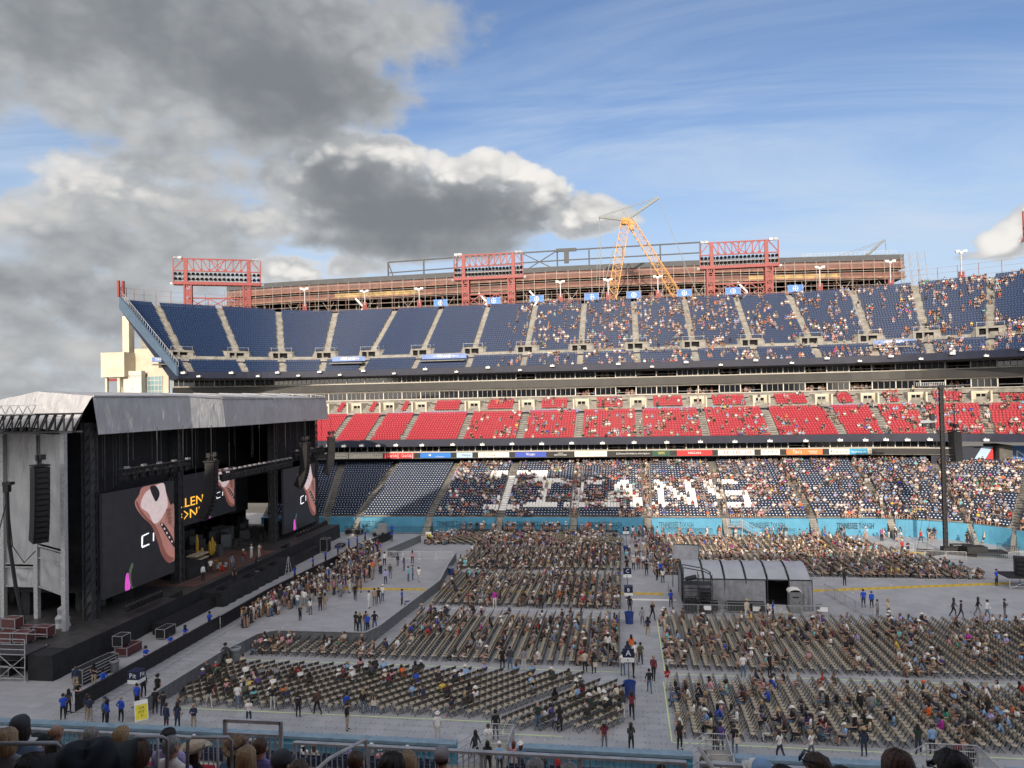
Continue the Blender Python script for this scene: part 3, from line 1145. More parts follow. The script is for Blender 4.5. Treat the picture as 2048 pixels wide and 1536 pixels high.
# word spelled in white seats across the lower bowl: strokes (x0,row0,x1,row1,half width in m)
WORD = [(-23.6, 18.5, -14.2, 18.5, .8), (-19.4, 18, -20.6, 3, 1.2), (-22.8, 2.6, -17.4, 2.6, .7), (-23.4, 16.6, -22.4, 16.6, .8), (-15.0, 16.6, -14.2, 16.6, .8),
        (-16.4, 14.2, -11.2, 14.2, .8), (-13.4, 14, -13.7, 4, .95), (-16.2, 3.8, -11.4, 3.8, .8),
        (-10.4, 13.6, -4.2, 13.6, .8), (-7.4, 13, -7.8, 4, .9), (-9.4, 3.8, -5.6, 3.8, .8),
        (-.7, 13, -2.6, 4, .9), (-3.5, 3.6, -1.4, 3.6, .7), (.0, 13.2, 2.2, 4, 1.15), (1.0, 3.6, 3.3, 3.6, .7), (-1.6, 7.2, 1.4, 7.2, .6),
        (5.4, 13.2, 5.9, 4, .85), (4.8, 3.6, 7.0, 3.6, .6), (5.6, 12.6, 10.4, 4.4, 1.05), (10.4, 13.8, 10.9, 4, .85), (9.2, 13.8, 11.8, 13.8, .6),
        (13.8, 13.4, 18.2, 13.4, .8), (13.6, 13, 13.8, 9.6, .9), (14.0, 9.0, 18.6, 8.6, .8), (19.0, 8.2, 19.2, 4.6, .9), (13.8, 3.8, 19.0, 3.8, .8)]


def in_word(x, row):
    best = np.zeros(len(x), bool)
    for x0, r0, x1, r1, w in WORD:
        ax, ay, bx, by = x0, r0 * .55, x1, r1 * .55
        px, py = x, row * .55
        dx, dy = bx - ax, by - ay
        t = np.clip(((px - ax) * dx + (py - ay) * dy) / (dx * dx + dy * dy), 0, 1)
        best |= np.hypot(px - ax - t * dx, py - ay - t * dy) < w * .72
    return best


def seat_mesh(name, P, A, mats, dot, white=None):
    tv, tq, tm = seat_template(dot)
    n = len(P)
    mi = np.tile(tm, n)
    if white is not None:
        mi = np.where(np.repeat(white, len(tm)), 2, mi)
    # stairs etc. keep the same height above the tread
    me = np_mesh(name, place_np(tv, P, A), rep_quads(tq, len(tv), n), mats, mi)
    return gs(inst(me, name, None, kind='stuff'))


# ------------------------------------------------------------------ people templates
SEG = {}


def skeleton(pose):
    """joints, radii and bones; front is -y, feet on z=0 (seat top .45)"""
    J, B = {}, []

    def j(n, p, r, par=None, part=None):
        J[n] = (p, r)
        if par:
            B.append((par, n, part))
    sit = pose.startswith('sit')
    zp = .54 if sit else .95
    lean = {'sit_lean': -.22, 'sit_phone': -.06, 'sit_back': .06, 'sit_cross': .02, 'sit_cheer': 0.0}.get(pose, 0.0)
    if pose == 'walk':
        lean = -.03
    y0 = .06 if sit else 0.0
    j('pelvis', (0, y0, zp), (.165, .125))
    j('spine', (0, y0 + lean * .35, zp + .20), (.145, .105), 'pelvis', 'shirt')
    j('chest', (0, y0 + lean * .8, zp + .41), (.175, .115), 'spine', 'shirt')
    j('neck', (0, y0 + lean + .0, zp + .555), (.055, .055), 'chest', 'skin')
    hy = y0 + lean * 1.15 - .025
    j('head', (0, hy, zp + .645), (.080, .090), 'neck', 'skin')
    j('crown', (0, hy, zp + .735), (.086, .098), 'head', 'skin')
    j('top', (0, hy + .005, zp + .80), (.050, .055), 'crown', 'skin')
    J['_head'] = ((0, hy, zp + .70), None)
    zs = zp + .475
    for s in (-1, 1):
        n = 'L' if s < 0 else 'R'
        sy = y0 + lean * .9
        j('sh' + n, (s * .185, sy, zs), (.066, .066), 'chest', 'shirt')
        if pose in ('sit_back', 'sit_lean', 'sit_cross'):
            el, wr, hd = (s * .235, sy - .02, zs - .26), (s * .17, sy - .26, zs - .30), (s * .10, sy - .34, zs - .32)
            if pose == 'sit_lean':
                el, wr, hd = (s * .23, sy - .10, zs - .25), (s * .14, sy - .30, zs - .33), (s * .06, sy - .34, zs - .30)
        elif pose == 'sit_phone' or (pose == 'stand_phone'):
            el, wr, hd = (s * .23, sy - .06, zs - .25), (s * .12, sy - .27, zs - .12), (s * .05, sy - .31, zs - .05)
        elif pose == 'sit_cheer' and s > 0:
            el, wr, hd = (s * .33, sy - .05, zs + .10), (s * .28, sy - .10, zs + .34), (s * .27, sy - .10, zs + .43)
        elif pose == 'sit_cheer':
            el, wr, hd = (s * .27, sy - .0, zs - .25), (s * .22, sy - .2, zs - .34), (s * .15, sy - .28, zs - .36)
        elif pose == 'stand_cross':
            el, wr, hd = (s * .25, sy - .05, zs - .26), (-s * .02, sy - .20, zs - .20), (-s * .12, sy - .17, zs - .15)
        elif pose == 'stand_hips':
            el, wr, hd = (s * .34, sy + .06, zs - .24), (s * .20, sy - .02, zs - .42), (s * .15, sy - .06, zs - .45)
        elif pose == 'walk':
            el, wr, hd = (s * .23, sy - s * .10, zs - .27), (s * .22, sy - s * .22 - .05, zs - .48), (s * .21, sy - s * .27 - .06, zs - .56)
        elif pose == 'lean_rail':
            el, wr, hd = (s * .24, sy - .20, zs - .22), (s * .14, sy - .42, zs - .22), (s * .08, sy - .48, zs - .23)
        else:
            el, wr, hd = (s * .235, sy + .02, zs - .28), (s * .225, sy - .05, zs - .51), (s * .22, sy - .08, zs - .60)
        j('el' + n, el, (.046, .046), 'sh' + n, 'upper')
        j('wr' + n, wr, (.034, .034), 'el' + n, 'fore')
        j('hd' + n, hd, (.042, .036), 'wr' + n, 'skin')
        hip = (s * .095, y0, zp - .05)
        if sit:
            k = (s * .14, -.36, .50)
            an = (s * .13, -.38, .09)
            if pose == 'sit_cross':
                k = (s * .10, -.38, .53 if s < 0 else .58)
                an = (s * .13, -.36, .09) if s < 0 else (-.10, -.52, .32)
            if pose == 'sit_lean':
                k, an = (s * .18, -.36, .50), (s * .17, -.30, .09)
            toe = (an[0], an[1] - .16, an[2] - .045)
        elif pose == 'walk':
            k, an = (s * .09, -s * .14 - .03, .50), (s * .09, -s * .26 + .08, .10)
            toe = (an[0], an[1] - .16, .05 if s > 0 else .04)
        else:
            w = .12 if pose != 'stand_hips' else .15
            k, an = (s * w, -.015, .50), (s * (w + .01), .03, .09)
            toe = (an[0] + s * .02, an[1] - .16, .045)
        j('hip' + n, hip, (.098, .098), 'pelvis', 'pants')
        j('kn' + n, k, (.066, .066), 'hip' + n, 'pants')
        j('an' + n, an, (.045, .045), 'kn' + n, 'shin')
        j('to' + n, toe, (.042, .036), 'an' + n, 'shoe')
    return J, B


PART_OF = {'shirt': 1, 'upper': 1, 'skin': 0, 'pants': 2, 'shoe': 3}


def body_mesh(name, pose, sub, sleeves, shorts, slim=1.0):
    J, B = skeleton(pose)
    names = [n for n in J if n[0] != '_']
    idx = {n: i for i, n in enumerate(names)}
    me = bpy.data.meshes.new(name)
    me.from_pydata([J[n][0] for n in names], [(idx[a], idx[b]) for a, b, _ in B], [])
    ob = bpy.data.objects.new(name, me)
    COL.objects.link(ob)
    md = ob.modifiers.new('skin', 'SKIN')
    md.use_smooth_shade = True
    for n, sv in zip(names, me.skin_vertices[0].data):
        r = J[n][1]
        sv.radius = (r[0] * slim, r[1] * slim)
        sv.use_root = n == 'pelvis'
    if sub:
        ss = ob.modifiers.new('sub', 'SUBSURF')
        ss.levels = sub
        ss.render_levels = sub
    bpy.context.view_layer.update()
    dg = bpy.context.evaluated_depsgraph_get()
    res = bpy.data.meshes.new_from_object(ob.evaluated_get(dg))
    bpy.data.objects.remove(ob)
    res.name = name
    cen = np.zeros(len(res.polygons) * 3, np.float32)
    res.polygons.foreach_get('center', cen)
    cen = cen.reshape(-1, 3)
    bd = np.full(len(cen), 1e9)
    pm = np.zeros(len(cen), int)
    for a, b, part in B:
        if part == 'shirt' and b[:2] in ('sh',):
            pass
        pa, pb = np.array(J[a][0]), np.array(J[b][0])
        d = pb - pa
        t = np.clip(((cen - pa) @ d) / (d @ d), 0, 1)
        rr = (J[a][1][0] * (1 - t) + J[b][1][0] * t)
        dist = np.linalg.norm(cen - pa - t[:, None] * d, axis=1) - rr * slim
        if part == 'fore':
            k = 1 if sleeves else 0
        elif part == 'shin':
            k = 0 if shorts else 2
        else:
            k = PART_OF[part]
        kk = np.full(len(cen), k)
        if part == 'upper' and not sleeves:
            kk = np.where(t > .72, 0, 1)
        if part == 'pants' and shorts and a.startswith('hip'):
            kk = np.where(t > .86, 0, 2)
        if b == 'neck':
            kk = np.where(t > .62, 0, 1)
        if part == 'pants' and b.startswith('hip'):
            kk = np.full(len(cen), 2)
        better = dist < bd
        bd = np.where(better, dist, bd)
        pm = np.where(better, kk, pm)
    zp = J['pelvis'][0][2]
    low_ = (cen[:, 2] < zp + .03) & (pm == 1) & (np.abs(cen[:, 0]) < .19)
    pm = np.where(low_, 2, pm)
    res.materials.clear()
    for m in ('skin_mid', 'shirt_white', 'pants_jeans', 'shoe_dark'):
        res.materials.append(M(m))
    res.polygons.foreach_set('material_index', pm.astype(np.int32))
    res.polygons.foreach_set('use_smooth', [True] * len(pm))
    return res, J['_head'][0], pm


SHIRTS = {'white': (.78, .77, .74), 'black': (.016, .016, .018), 'navy': (.022, .032, .075), 'grey': (.25, .26, .28), 'royal blue': (.015, .075, .50), 'light blue': (.26, .42, .64),
          'red': (.44, .028, .035), 'maroon': (.15, .022, .032), 'pink': (.62, .30, .34), 'orange': (.72, .15, .03), 'olive': (.085, .085, .055), 'brown': (.105, .062, .042),
          'cream': (.62, .55, .43), 'lavender': (.42, .38, .66), 'purple': (.09, .06, .24), 'denim blue': (.13, .20, .31), 'charcoal': (.055, .058, .065), 'turquoise': (.18, .56, .58),
          'yellow': (.70, .52, .08), 'magenta': (.42, .03, .30), 'green': (.05, .28, .19), 'dark green': (.020, .042, .032), 'tan': (.36, .27, .18)}
PANTS = {'blue jeans': (.10, .155, .24), 'dark jeans': (.030, .040, .065), 'black trousers': (.014, .014, .016), 'khaki trousers': (.38, .31, .22), 'pale trousers': (.55, .53, .48), 'grey trousers': (.16, .165, .18), 'white trousers': (.66, .65, .62)}
SKIN = {'light': (.55, .34, .26), 'mid': (.46, .27, .19), 'tan': (.36, .20, .13), 'dark': (.10, .055, .036)}
HAIR = {'dark brown': (.030, .018, .012), 'black': (.008, .007, .007), 'blond': (.36, .25, .13), 'brown': (.075, .042, .024), 'grey': (.30, .29, .28), 'red brown': (.12, .04, .022)}
HATC = {'white': (.74, .72, .66), 'straw': (.46, .34, .18), 'black': (.012, .012, .012), 'brown': (.13, .075, .04), 'grey': (.22, .22, .23), 'navy': (.02, .03, .07)}
for d_, pre, rg in ((SHIRTS, 'shirt_', .85), (PANTS, 'pants_', .8), (SKIN, 'skin_', .55), (HAIR, 'hair_', .6), (HATC, 'hat_', .8)):
    for k_, c_ in d_.items():
        mat(pre + k_.replace(' ', '_'), c_, rg, .10 if pre != 'skin_' else .04, 9.0, .15 if pre in ('shirt_', 'pants_') else 0)
mat('pants_jeans', PANTS['blue jeans'], .8, .1, 9.)
mat('shoe_dark', (.02, .018, .016), .6, .1, 8.)
mat('shoe_white', (.66, .66, .64), .6, .05, 8.)
mat('pants_bare_legs', SKIN['mid'], .5, .04, 8.)

SIT = ['sit_back', 'sit_lean', 'sit_phone', 'sit_cross', 'sit_cheer']
STAND = ['stand', 'stand_cross', 'stand_hips', 'walk', 'stand_phone', 'lean_rail']
BODY = {}
for p_ in SIT + STAND:
    for slv in (0, 1):
        for sh in (0, 1):
            BODY[p_, slv, sh] = body_mesh('person', p_, 1, slv, sh)
LOWB = {}
for p_ in ('sit_back', 'sit_lean', 'sit_phone', 'sit_cross', 'stand', 'stand_cross', 'walk', 'stand_phone'):
    me_, hd_, pm_ = body_mesh('low', p_, 0, 0, R.random() < .4)
    v_ = np.zeros(len(me_.vertices) * 3, np.float32)
    me_.vertices.foreach_get('co', v_)
    qs, ms = [], []
    for pl_, k_ in zip(me_.polygons, pm_):
        vs = list(pl_.vertices)
        if len(vs) == 3:
            vs = vs + [vs[2]]
        for i in range(2, len(vs), 2):
            qs.append((vs[0], vs[i - 1], vs[i], vs[min(i + 1, len(vs) - 1)]))
            ms.append(k_)
    LOWB[p_] = (v_.reshape(-1, 3), np.array(qs), np.array(ms), hd_)


def disc_quads(prof, n=8):
    v, q = [], []
    for r, z, sy in prof:
        for k in range(n):
            t = 2 * math.pi * k / n
            v.append((r * math.cos(t), r * sy * math.sin(t), z))
    for i in range(len(prof) - 1):
        for k in range(n):
            q.append((i * n + k, i * n + (k + 1) % n, (i + 1) * n + (k + 1) % n, (i + 1) * n + k))
    return np.array(v, np.float32), np.array(q)


def hair_low(long):
    if long:
        return disc_quads([(.055, -.24, 1.0), (.115, -.16, .8), (.118, 0.02, .95), (.10, .10, 1.0), (.03, .135, 1.0)], 7)
    return disc_quads([(.098, -.03, 1.08), (.104, .05, 1.1), (.075, .115, 1.1), (.02, .13, 1.0)], 7)


HAIRL = {0: hair_low(False), 1: hair_low(True)}
HATL = disc_quads([(.175, .065, 1.25), (.165, .045, 1.25), (.11, .06, 1.15), (.105, .15, 1.1), (.05, .175, 1.2), (.0, .165, 1.2)], 8)


def wpick(d, w):
    k = list(d)
    return k[R.choices(range(len(k)), weights=[w.get(x, 1) for x in k])[0]]


SW = {'white': 7, 'black': 10, 'navy': 4, 'grey': 5, 'charcoal': 4, 'light blue': 3, 'cream': 3, 'royal blue': .7, 'orange': .7, 'magenta': .4, 'yellow': .4, 'green': .5, 'turquoise': .7, 'lavender': .8, 'red': 1.3, 'pink': 1.6}


class Crowd:
    """many spectators gathered in one mesh, coloured by an attribute"""
    def __init__(s):
        s.v, s.q, s.c, s.n = [], [], [], 0

    def add(s, tv, tq, col, x, y, z, rz, k=1.0, off=(0, 0, 0)):
        c, sn = math.cos(rz), math.sin(rz)
        t = (tv + np.asarray(off, np.float32)) * k
        s.v.append(np.stack([t[:, 0] * c - t[:, 1] * sn + x, t[:, 0] * sn + t[:, 1] * c + y, t[:, 2] + z], -1))
        s.q.append(tq + s.n)
        s.c.append(col)
        s.n += len(tv)

    def person(s, x, y, z, rz, pose, warm=0):
        tv, tq, tm, hd = LOWB[pose]
        sk = SKIN[R.choices(['light', 'mid', 'tan', 'dark'], [6, 5, 2, 1])[0]]
        pal = np.array([sk, SHIRTS[wpick(SHIRTS, SW)], R.choice(list(PANTS.values())) if R.random() < .75 else sk, (.02, .018, .016)])
        k = R.uniform(.90, 1.03)
        s.add(tv, tq, pal[tm], x, y, z, rz, k)
        h = R.random()
        if h < .20:
            hv, hq = HATL
            col = HATC[R.choices(['white', 'straw', 'black', 'brown', 'grey'], [6, 2, 3, 1.5, 1])[0]]
            s.add(hv, hq, np.tile(col, (len(hq), 1)), x, y, z, rz, k, hd)
        if h > .12:
            hv, hq = HAIRL[1 if R.random() < .5 else 0]
            s.add(hv, hq, np.tile(R.choice(list(HAIR.values())), (len(hq), 1)), x, y, z, rz, k, (hd[0], hd[1] + .025, hd[2]))

    def build(s, name, **props):
        me = np_mesh(name, np.concatenate(s.v), np.concatenate(s.q), ['crowd'], None, np.concatenate(s.c))
        return inst(me, name, None, kind='stuff', **props)


CROWD = Crowd()
_nz = np.array([[R.random() for _ in range(64)] for _ in range(64)])


def clump(x, y, s):
    """smooth value noise 0..1"""
    x, y = x / s + 20, y / s + 20
    i, j = int(math.floor(x)), int(math.floor(y))
    fx, fy = x - i, y - j
    g = lambda a, b: _nz[a % 64, b % 64]
    return (g(i, j) * (1 - fx) + g(i + 1, j) * fx) * (1 - fy) + (g(i, j + 1) * (1 - fx) + g(i + 1, j + 1) * fx) * fy


def fill(P, A, RW, dens, s=2.6):
    """choose seats to fill; returns boolean occupied"""
    occ = np.zeros(len(P), bool)
    for i in range(len(P)):
        d = dens(P[i], RW[i])
        if d <= 0:
            continue
        c = clump(P[i, 0], P[i, 1] * 1.6, s)
        if R.random() < d * (0.15 + 2.6 * max(0.0, c - .30)):
            occ[i] = True
    return occ


def dens_up(p, r):
    x = p[0]
    if x < -27:
        return 0
    d = min(1.0, max(0.0, (x + 27) / 8)) * .31
    if 8 <= r <= 13 and x < -14:
        d *= .55
    return d * (1.15 if r < 6 else 1.0)


occU = fill(uP, uA, uR, dens_up)
occR = fill(rP, rA, rR, lambda p, r: 0.0 if p[0] < -30 else (.28 if p[0] > -24 else .18))
occL = fill(lP, lA, lR, lambda p, r: (.0 if p[0] < -31 else .44 if p[0] < 4 else .58), 2.4)
wd_ = in_word(lP[:, 0], lR)
occ_thin = np.array([R.random() < .4 for _ in range(len(lP))])
occL &= ~(wd_ & occ_thin)
for P_, A_, oc in ((uP, uA, occU), (rP, rA, occR), (lP, lA, occL)):
    for i in np.nonzero(oc)[0]:
        if P_[i, 0] > 95:
            continue
        a = A_[i]
        CROWD.person(P_[i, 0] + .12 * math.sin(a), P_[i, 1] - .12 * math.cos(a), P_[i, 2] - .02, a + R.uniform(-.25, .25), R.choice(['sit_back', 'sit_lean', 'sit_phone', 'sit_cross', 'sit_back']))
    # people on the aisles
for tier_, rows_, n_ in ((low, low_rows, 150), (up, up_rows, 26), (red, red_rows, 26)):
    for _ in range(n_):
        k = R.choice([6, 6, 6, 7, 8, 9, 10, 5]) if tier_ is low else R.randint(8, tier_.n - 3)
        f, z = rows_[R.randrange(len(rows_))]
        p = tier_.at(k + R.uniform(-.03, .03), f)[0]
        CROWD.person(p[0], p[1], z + .1, R.uniform(-.5, .5) + (math.pi if R.random() < .4 else 0), R.choice(['stand', 'walk', 'stand_phone']))
# people inside the open suites
for _ in range(230):
    x = R.uniform(-26, 66)
    y = 151.5 if x < 44 else 151.5 - (x - 44) ** 2 * .016
    CROWD.person(x, y + R.uniform(.3, 1.6), R.choice([21.5, 21.3, 24.9]), R.uniform(-.4, .4), R.choice(['sit_back', 'sit_phone']))
for _ in range(70):
    CROWD.person(R.uniform(-24, 48), 136.4 + R.uniform(0, .8), 11.1, R.uniform(-.4, .4), 'sit_back')

seat_mesh('upper_seats', uP, uA, ['navy_seat', 'sheen_navy'], .10)
seat_mesh('club_seats', rP, rA, ['red_seat', 'sheen_red'], .10)
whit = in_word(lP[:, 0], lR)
seat_mesh('lower_seats', lP, lA, ['navy_seat_low', 'sheen_low', 'white_seat'], .085, whit)
# painted white steps where the word crosses the aisles
def painted(k, r0, r1):
    mb = MB()
    for i in range(r0, r1):
        f, z = low_rows[i]
        for h, (fa, fb) in ((.026, (-.34, .31)), (.206, (.095, .51))):
            a = low.at(np.array([k - .05, k + .05]), f + fa / D_LOW)
            b = low.at(np.array([k - .05, k + .05]), f + fb / D_LOW)
            mb.hull8([(*a[0], z), (*a[1], z), (*b[1], z), (*b[0], z), (*a[0], z + h), (*a[1], z + h), (*b[1], z + h), (*b[0], z + h)])
    gs(mb.build('painted_stair', 'white_paint'))


painted(4, 3, 19)
painted(5, 4, 13)
painted(7, 8, 14)


# ------------------------------------------------------------------ boards, banners and lettering on the grandstand
def board(x0, x1, z0, z1, y, m, items=(), depth=.05, name='advert_board', rz=0.0):
    cx, w = (x0 + x1) / 2, x1 - x0
    o = MB().box(-w / 2, w / 2, -depth, 0, 0, z1 - z0).build(name, m)
    o.matrix_world = T(cx, y, z0, rz)
    gs(o)
    for it in items:
        body, mn, fx, fz, h = it[:5]
        text(body, mn, o, ((fx - .5) * w, -depth - .008, (z1 - z0) * fz), h * (z1 - z0), it[5] * w if len(it) > 5 else None)
    return o


Y = 135.12
ADS = [(-56.2, -52.1, 'ad_cream', [('Tennessee State University', 'letter_dark', .5, .5, .34, .9)]),
       (-51.9, -45.2, 'ad_cream', [('\u2022 \u2022 \u2022 \u2022', 'letter_dark', .85, .5, .8, .22)]),
       (-45.0, -39.1, 'ad_red', [('Coca-Cola', 'letter_white', .27, .5, .62, .32), ('Coca-Cola', 'letter_white', .75, .5, .62, .32), ('|', 'letter_white', .05, .5, .8), ('|', 'letter_white', .47, .5, .8), ('|', 'letter_white', .95, .5, .8)]),
       (-37.9, -32.0, 'ad_blue', [('of Tennessee', 'letter_white', .64, .25, .26, .3)]),
       (-30.9, -27.9, 'ad_pale', [('Gallagher', 'letter_dark', .62, .5, .45, .6)]),
       (-26.8, -21.0, 'ad_white', [('R.J.Young', 'letter_dark', .36, .5, .5, .38), ('Technology Solutions', 'ad_tan', .78, .5, .28, .34)]),
       (-19.9, -14.1, 'ad_royal', [('Wrangler', 'letter_white', .5, .55, .55, .3)]),
       (-13.9, -9.1, 'ad_black', [('PROUDLY', 'letter_white', .5, .68, .24, .2), ('MANUFACTURED', 'letter_white', .5, .34, .28, .48)]),
       (-8.95, -3.1, 'ad_white', [('FIRST HORIZON', 'ad_tan', .22, .5, .4, .28), ('TRUE', 'letter_red', .42, .5, .5, .14), ('ascend', 'letter_dark', .8, .5, .4, .24)]),
       (-3.0, 4.9, 'ad_black', [('LG', 'letter_white', .24, .5, .4), ("America's Most Reliable Line of Home Appliances", 'letter_white', .62, .5, .34, .66)]),
       (5.0, 8.1, 'ad_green', [('WM', 'ad_gold', .5, .5, .55, .36)]),
       (9.3, 15.4, 'ad_red', [('NISSAN', 'letter_white', .5, .5, .42, .36)]),
       (16.4, 22.6, 'ad_white', [('LEE', 'letter_red', .20, .5, .55, .2), ('LEE', 'letter_red', .52, .5, .55, .2), ('LEE', 'letter_red', .84, .5, .55, .2)]),
       (23.7, 26.9, 'ad_white', [('^ ^ ^ ^', 'letter_dark', .5, .4, .7, .8)]),
       (28.0, 34.0, 'ad_orange', [("Tito's", 'letter_white', .30, .5, .72, .26), ('Handmade', 'letter_white', .74, .62, .34, .24), ('VODKA', 'letter_white', .74, .26, .26, .2)]),
       (35.1, 38.4, 'ad_white', [('Pinnacle', 'letter_dark', .5, .5, .55, .84)]),
       (38.4, 41.3, 'ad_teal', [('TitansBanking.com', 'letter_white', .5, .45, .4, .86)]),
       (41.35, 48.4, 'ad_cream', [('W V X Y', 'letter_dark', .12, .5, .5, .16)])]
for x0, x1, m, items in ADS:
    board(x0, x1, 10.5, 11.44, Y, m, items)
board(48.45, 54.5, 10.5, 11.44, 134.0, 'ad_white', [('Tennessee State University', 'letter_dark', .58, .5, .4, .74), ('\u2022', 'letter_red', .1, .5, .9)], rz=-.15)
bm = MB().box(-.16, .16, -.07, -.052, .35, .70).box(-.30, .02, -.07, -.052, .46, .60)
gs(bm.build('emblem', 'letter_white')).matrix_world = T(-36.0, Y, 10.5)
# names on the navy wall under the boards
YW = 140.0
board(-53.5, -44.6, 8.9, 10.2, YW, 'navy_fascia', [('RING OF HONOR', 'letter_grey', .32, .5, .42, .50), ('ADAMS JR', 'letter_white', .83, .5, .5, .30), ('KS', 'letter_grey', .72, .88, .3)], name='name_panel')
board(-42.5, -32.2, 8.9, 10.2, YW, 'navy_fascia', [('KEITH', 'letter_white', .32, .5, .5, .17), ('NORTON', 'letter_white', .82, .5, .5, .25), ('MIKE', 'letter_grey', .30, .88, .3), ('JIM', 'letter_grey', .80, .88, .3), ('43', 'ad_blue', .66, .5, .5)], name='name_panel')
board(-31.0, -20.4, 8.9, 10.2, YW, 'navy_fascia', [('HOUSTON', 'letter_white', .36, .5, .5, .26), ('BLANDA', 'letter_white', .84, .5, .5, .24), ('KEN', 'letter_grey', .34, .88, .3), ('GEORGE', 'letter_grey', .84, .88, .3), ('16', 'ad_blue', .67, .5, .5)], name='name_panel')
board(16.3, 27.0, 8.9, 10.2, YW, 'navy_fascia', [('BETHEA', 'letter_white', .26, .5, .5, .20), ('BRAZILE', 'letter_white', .68, .5, .5, .24), ('ELVIN', 'letter_grey', .26, .88, .3), ('ROBERT', 'letter_grey', .68, .88, .3), ('65', 'ad_blue', .12, .5, .5), ('52', 'ad_blue', .52, .5, .5)], name='name_panel')
board(28.4, 39.0, 8.9, 10.2, YW, 'navy_fascia', [('CAMPBELL', 'letter_white', .26, .5, .5, .28), ('PHILLIPS', 'letter_white', .72, .5, .5, .24), ('EARL', 'letter_grey', .24, .88, .3), ('BUM', 'letter_grey', .70, .88, .3), ('34', 'ad_blue', .08, .5, .5)], name='name_panel')
board(44.5, 52.0, 8.8, 10.1, 138.2, 'navy_fascia', [('TITANS', 'letter_white', .6, .55, .5, .5)], name='name_panel', rz=-.25)


def titan_banner(x0, x1, z, y, h=.80, rz=0.0):
    board(x0, x1, z, z + h, y, 'pale_banner', [('THE', 'letter_white', .36, .5, .34), ('TITANS', 'letter_white', .50, .5, .66), ('OF TENNESSEE', 'letter_white', .72, .5, .3, .2), ('\u2022', 'letter_white', .28, .45, 1.)], name='banner', rz=rz)


for x0, x1 in ((-53.6, -44.4), (-42.0, -32.4), (-30.6, -20.8), (16.5, 27.0), (28.3, 38.6)):
    titan_banner(x0, x1, 8.62, 137.6)
for x0, x1 in ((-46.8, -42.2), (-40.2, -31.2), (-18.4, -8.8), (3.6, 13.8), (38.3, 44.0)):
    titan_banner(x0, x1, zr_walk - .35, 146.1 if x0 < 38 else 145.4, .85)
for x0, x1, y, rz in ((-92.5, -88.6, 135.5, .75), (-61.4, -54.2, 151.2, .05), (-41.8, -32.2, 151.8, 0), (47.6, 54.6, 149.6, -.3)):
    titan_banner(x0, x1, z_walk - .25, y, .95, rz)
    cx = (x0 + x1) / 2
    b = MB().box(-(x1 - x0) / 2, (x1 - x0) / 2, -2.0, .6, 0, .16).build('platform', 'aisle_concrete')
    b.matrix_world = T(cx, y, z_walk - .85, rz)
    gs(b)
# lettering on the blue field wall
for x, sh in ((-41.5, 1), (-27.5, 0), (-14.5, 0), (-3.2, 1), (7.6, 1), (21.0, 1), (33.6, 1)):
    o, w0 = text_mesh('TENNESSEE TOUGH', 'letter_dark')
    gs(inst(o, 'lettering', None, Matrix.Translation((x, 116.3, 1.38)) @ Matrix.Rotation(rad(90), 4, 'X') @ Matrix.Diagonal((5.2 / w0, 1.25, 1, 1))))
# corner panels at the right end
o = MB().box(-4.6, 4.6, 0, .2, 0, 2.9).build('corner_panel', 'navy_fascia')
o.matrix_world = T(55.6, 133.2, 8.9, -.12)
gs(o)
MB().hull8([(1.4, -.03, .05), (3.0, -.03, .05), (4.6, -.03, 2.85), (3.0, -.03, 2.85), (1.4, -.01, .05), (3.0, -.01, .05), (4.6, -.01, 2.85), (3.0, -.01, 2.85)]).build('stripe', 'ad_pale', o)
MB().hull8([(3.1, -.03, .05), (4.58, -.03, .05), (4.58, -.03, 2.6), (4.5, -.03, 2.6), (3.1, -.01, .05), (4.58, -.01, .05), (4.58, -.01, 2.6), (4.5, -.01, 2.6)]).build('stripe', 'ad_red', o)
gs(MB().box(60.6, 62.6, 131.5, 137, 8.6, 12).build('tunnel_wall', 'dark_concrete'))
board(62.9, 78.0, 8.9, 11.8, 132.6, 'sky_banner', [('NISSAN', 'letter_white', .34, .5, .42, .52)], rz=-.2)

# ------------------------------------------------------------------ light towers
lamp_me = MB().lathe([(.10, 0), (.34, .18), (.40, .42), (.36, .44), (.30, .30)], 10).mesh('lamp', ['lamp_black'])
lampb_me = MB().lathe([(.18, 0), (.24, .2), (.12, .42)], 8).mesh('ballast', ['lamp_grey'])
flood_me = MB().cbox((0, 0, 0), (.9, .5, .55)).cbox((0, .1, -.4), (.15, .2, .5)).mesh('flood_lamp', ['galv'])


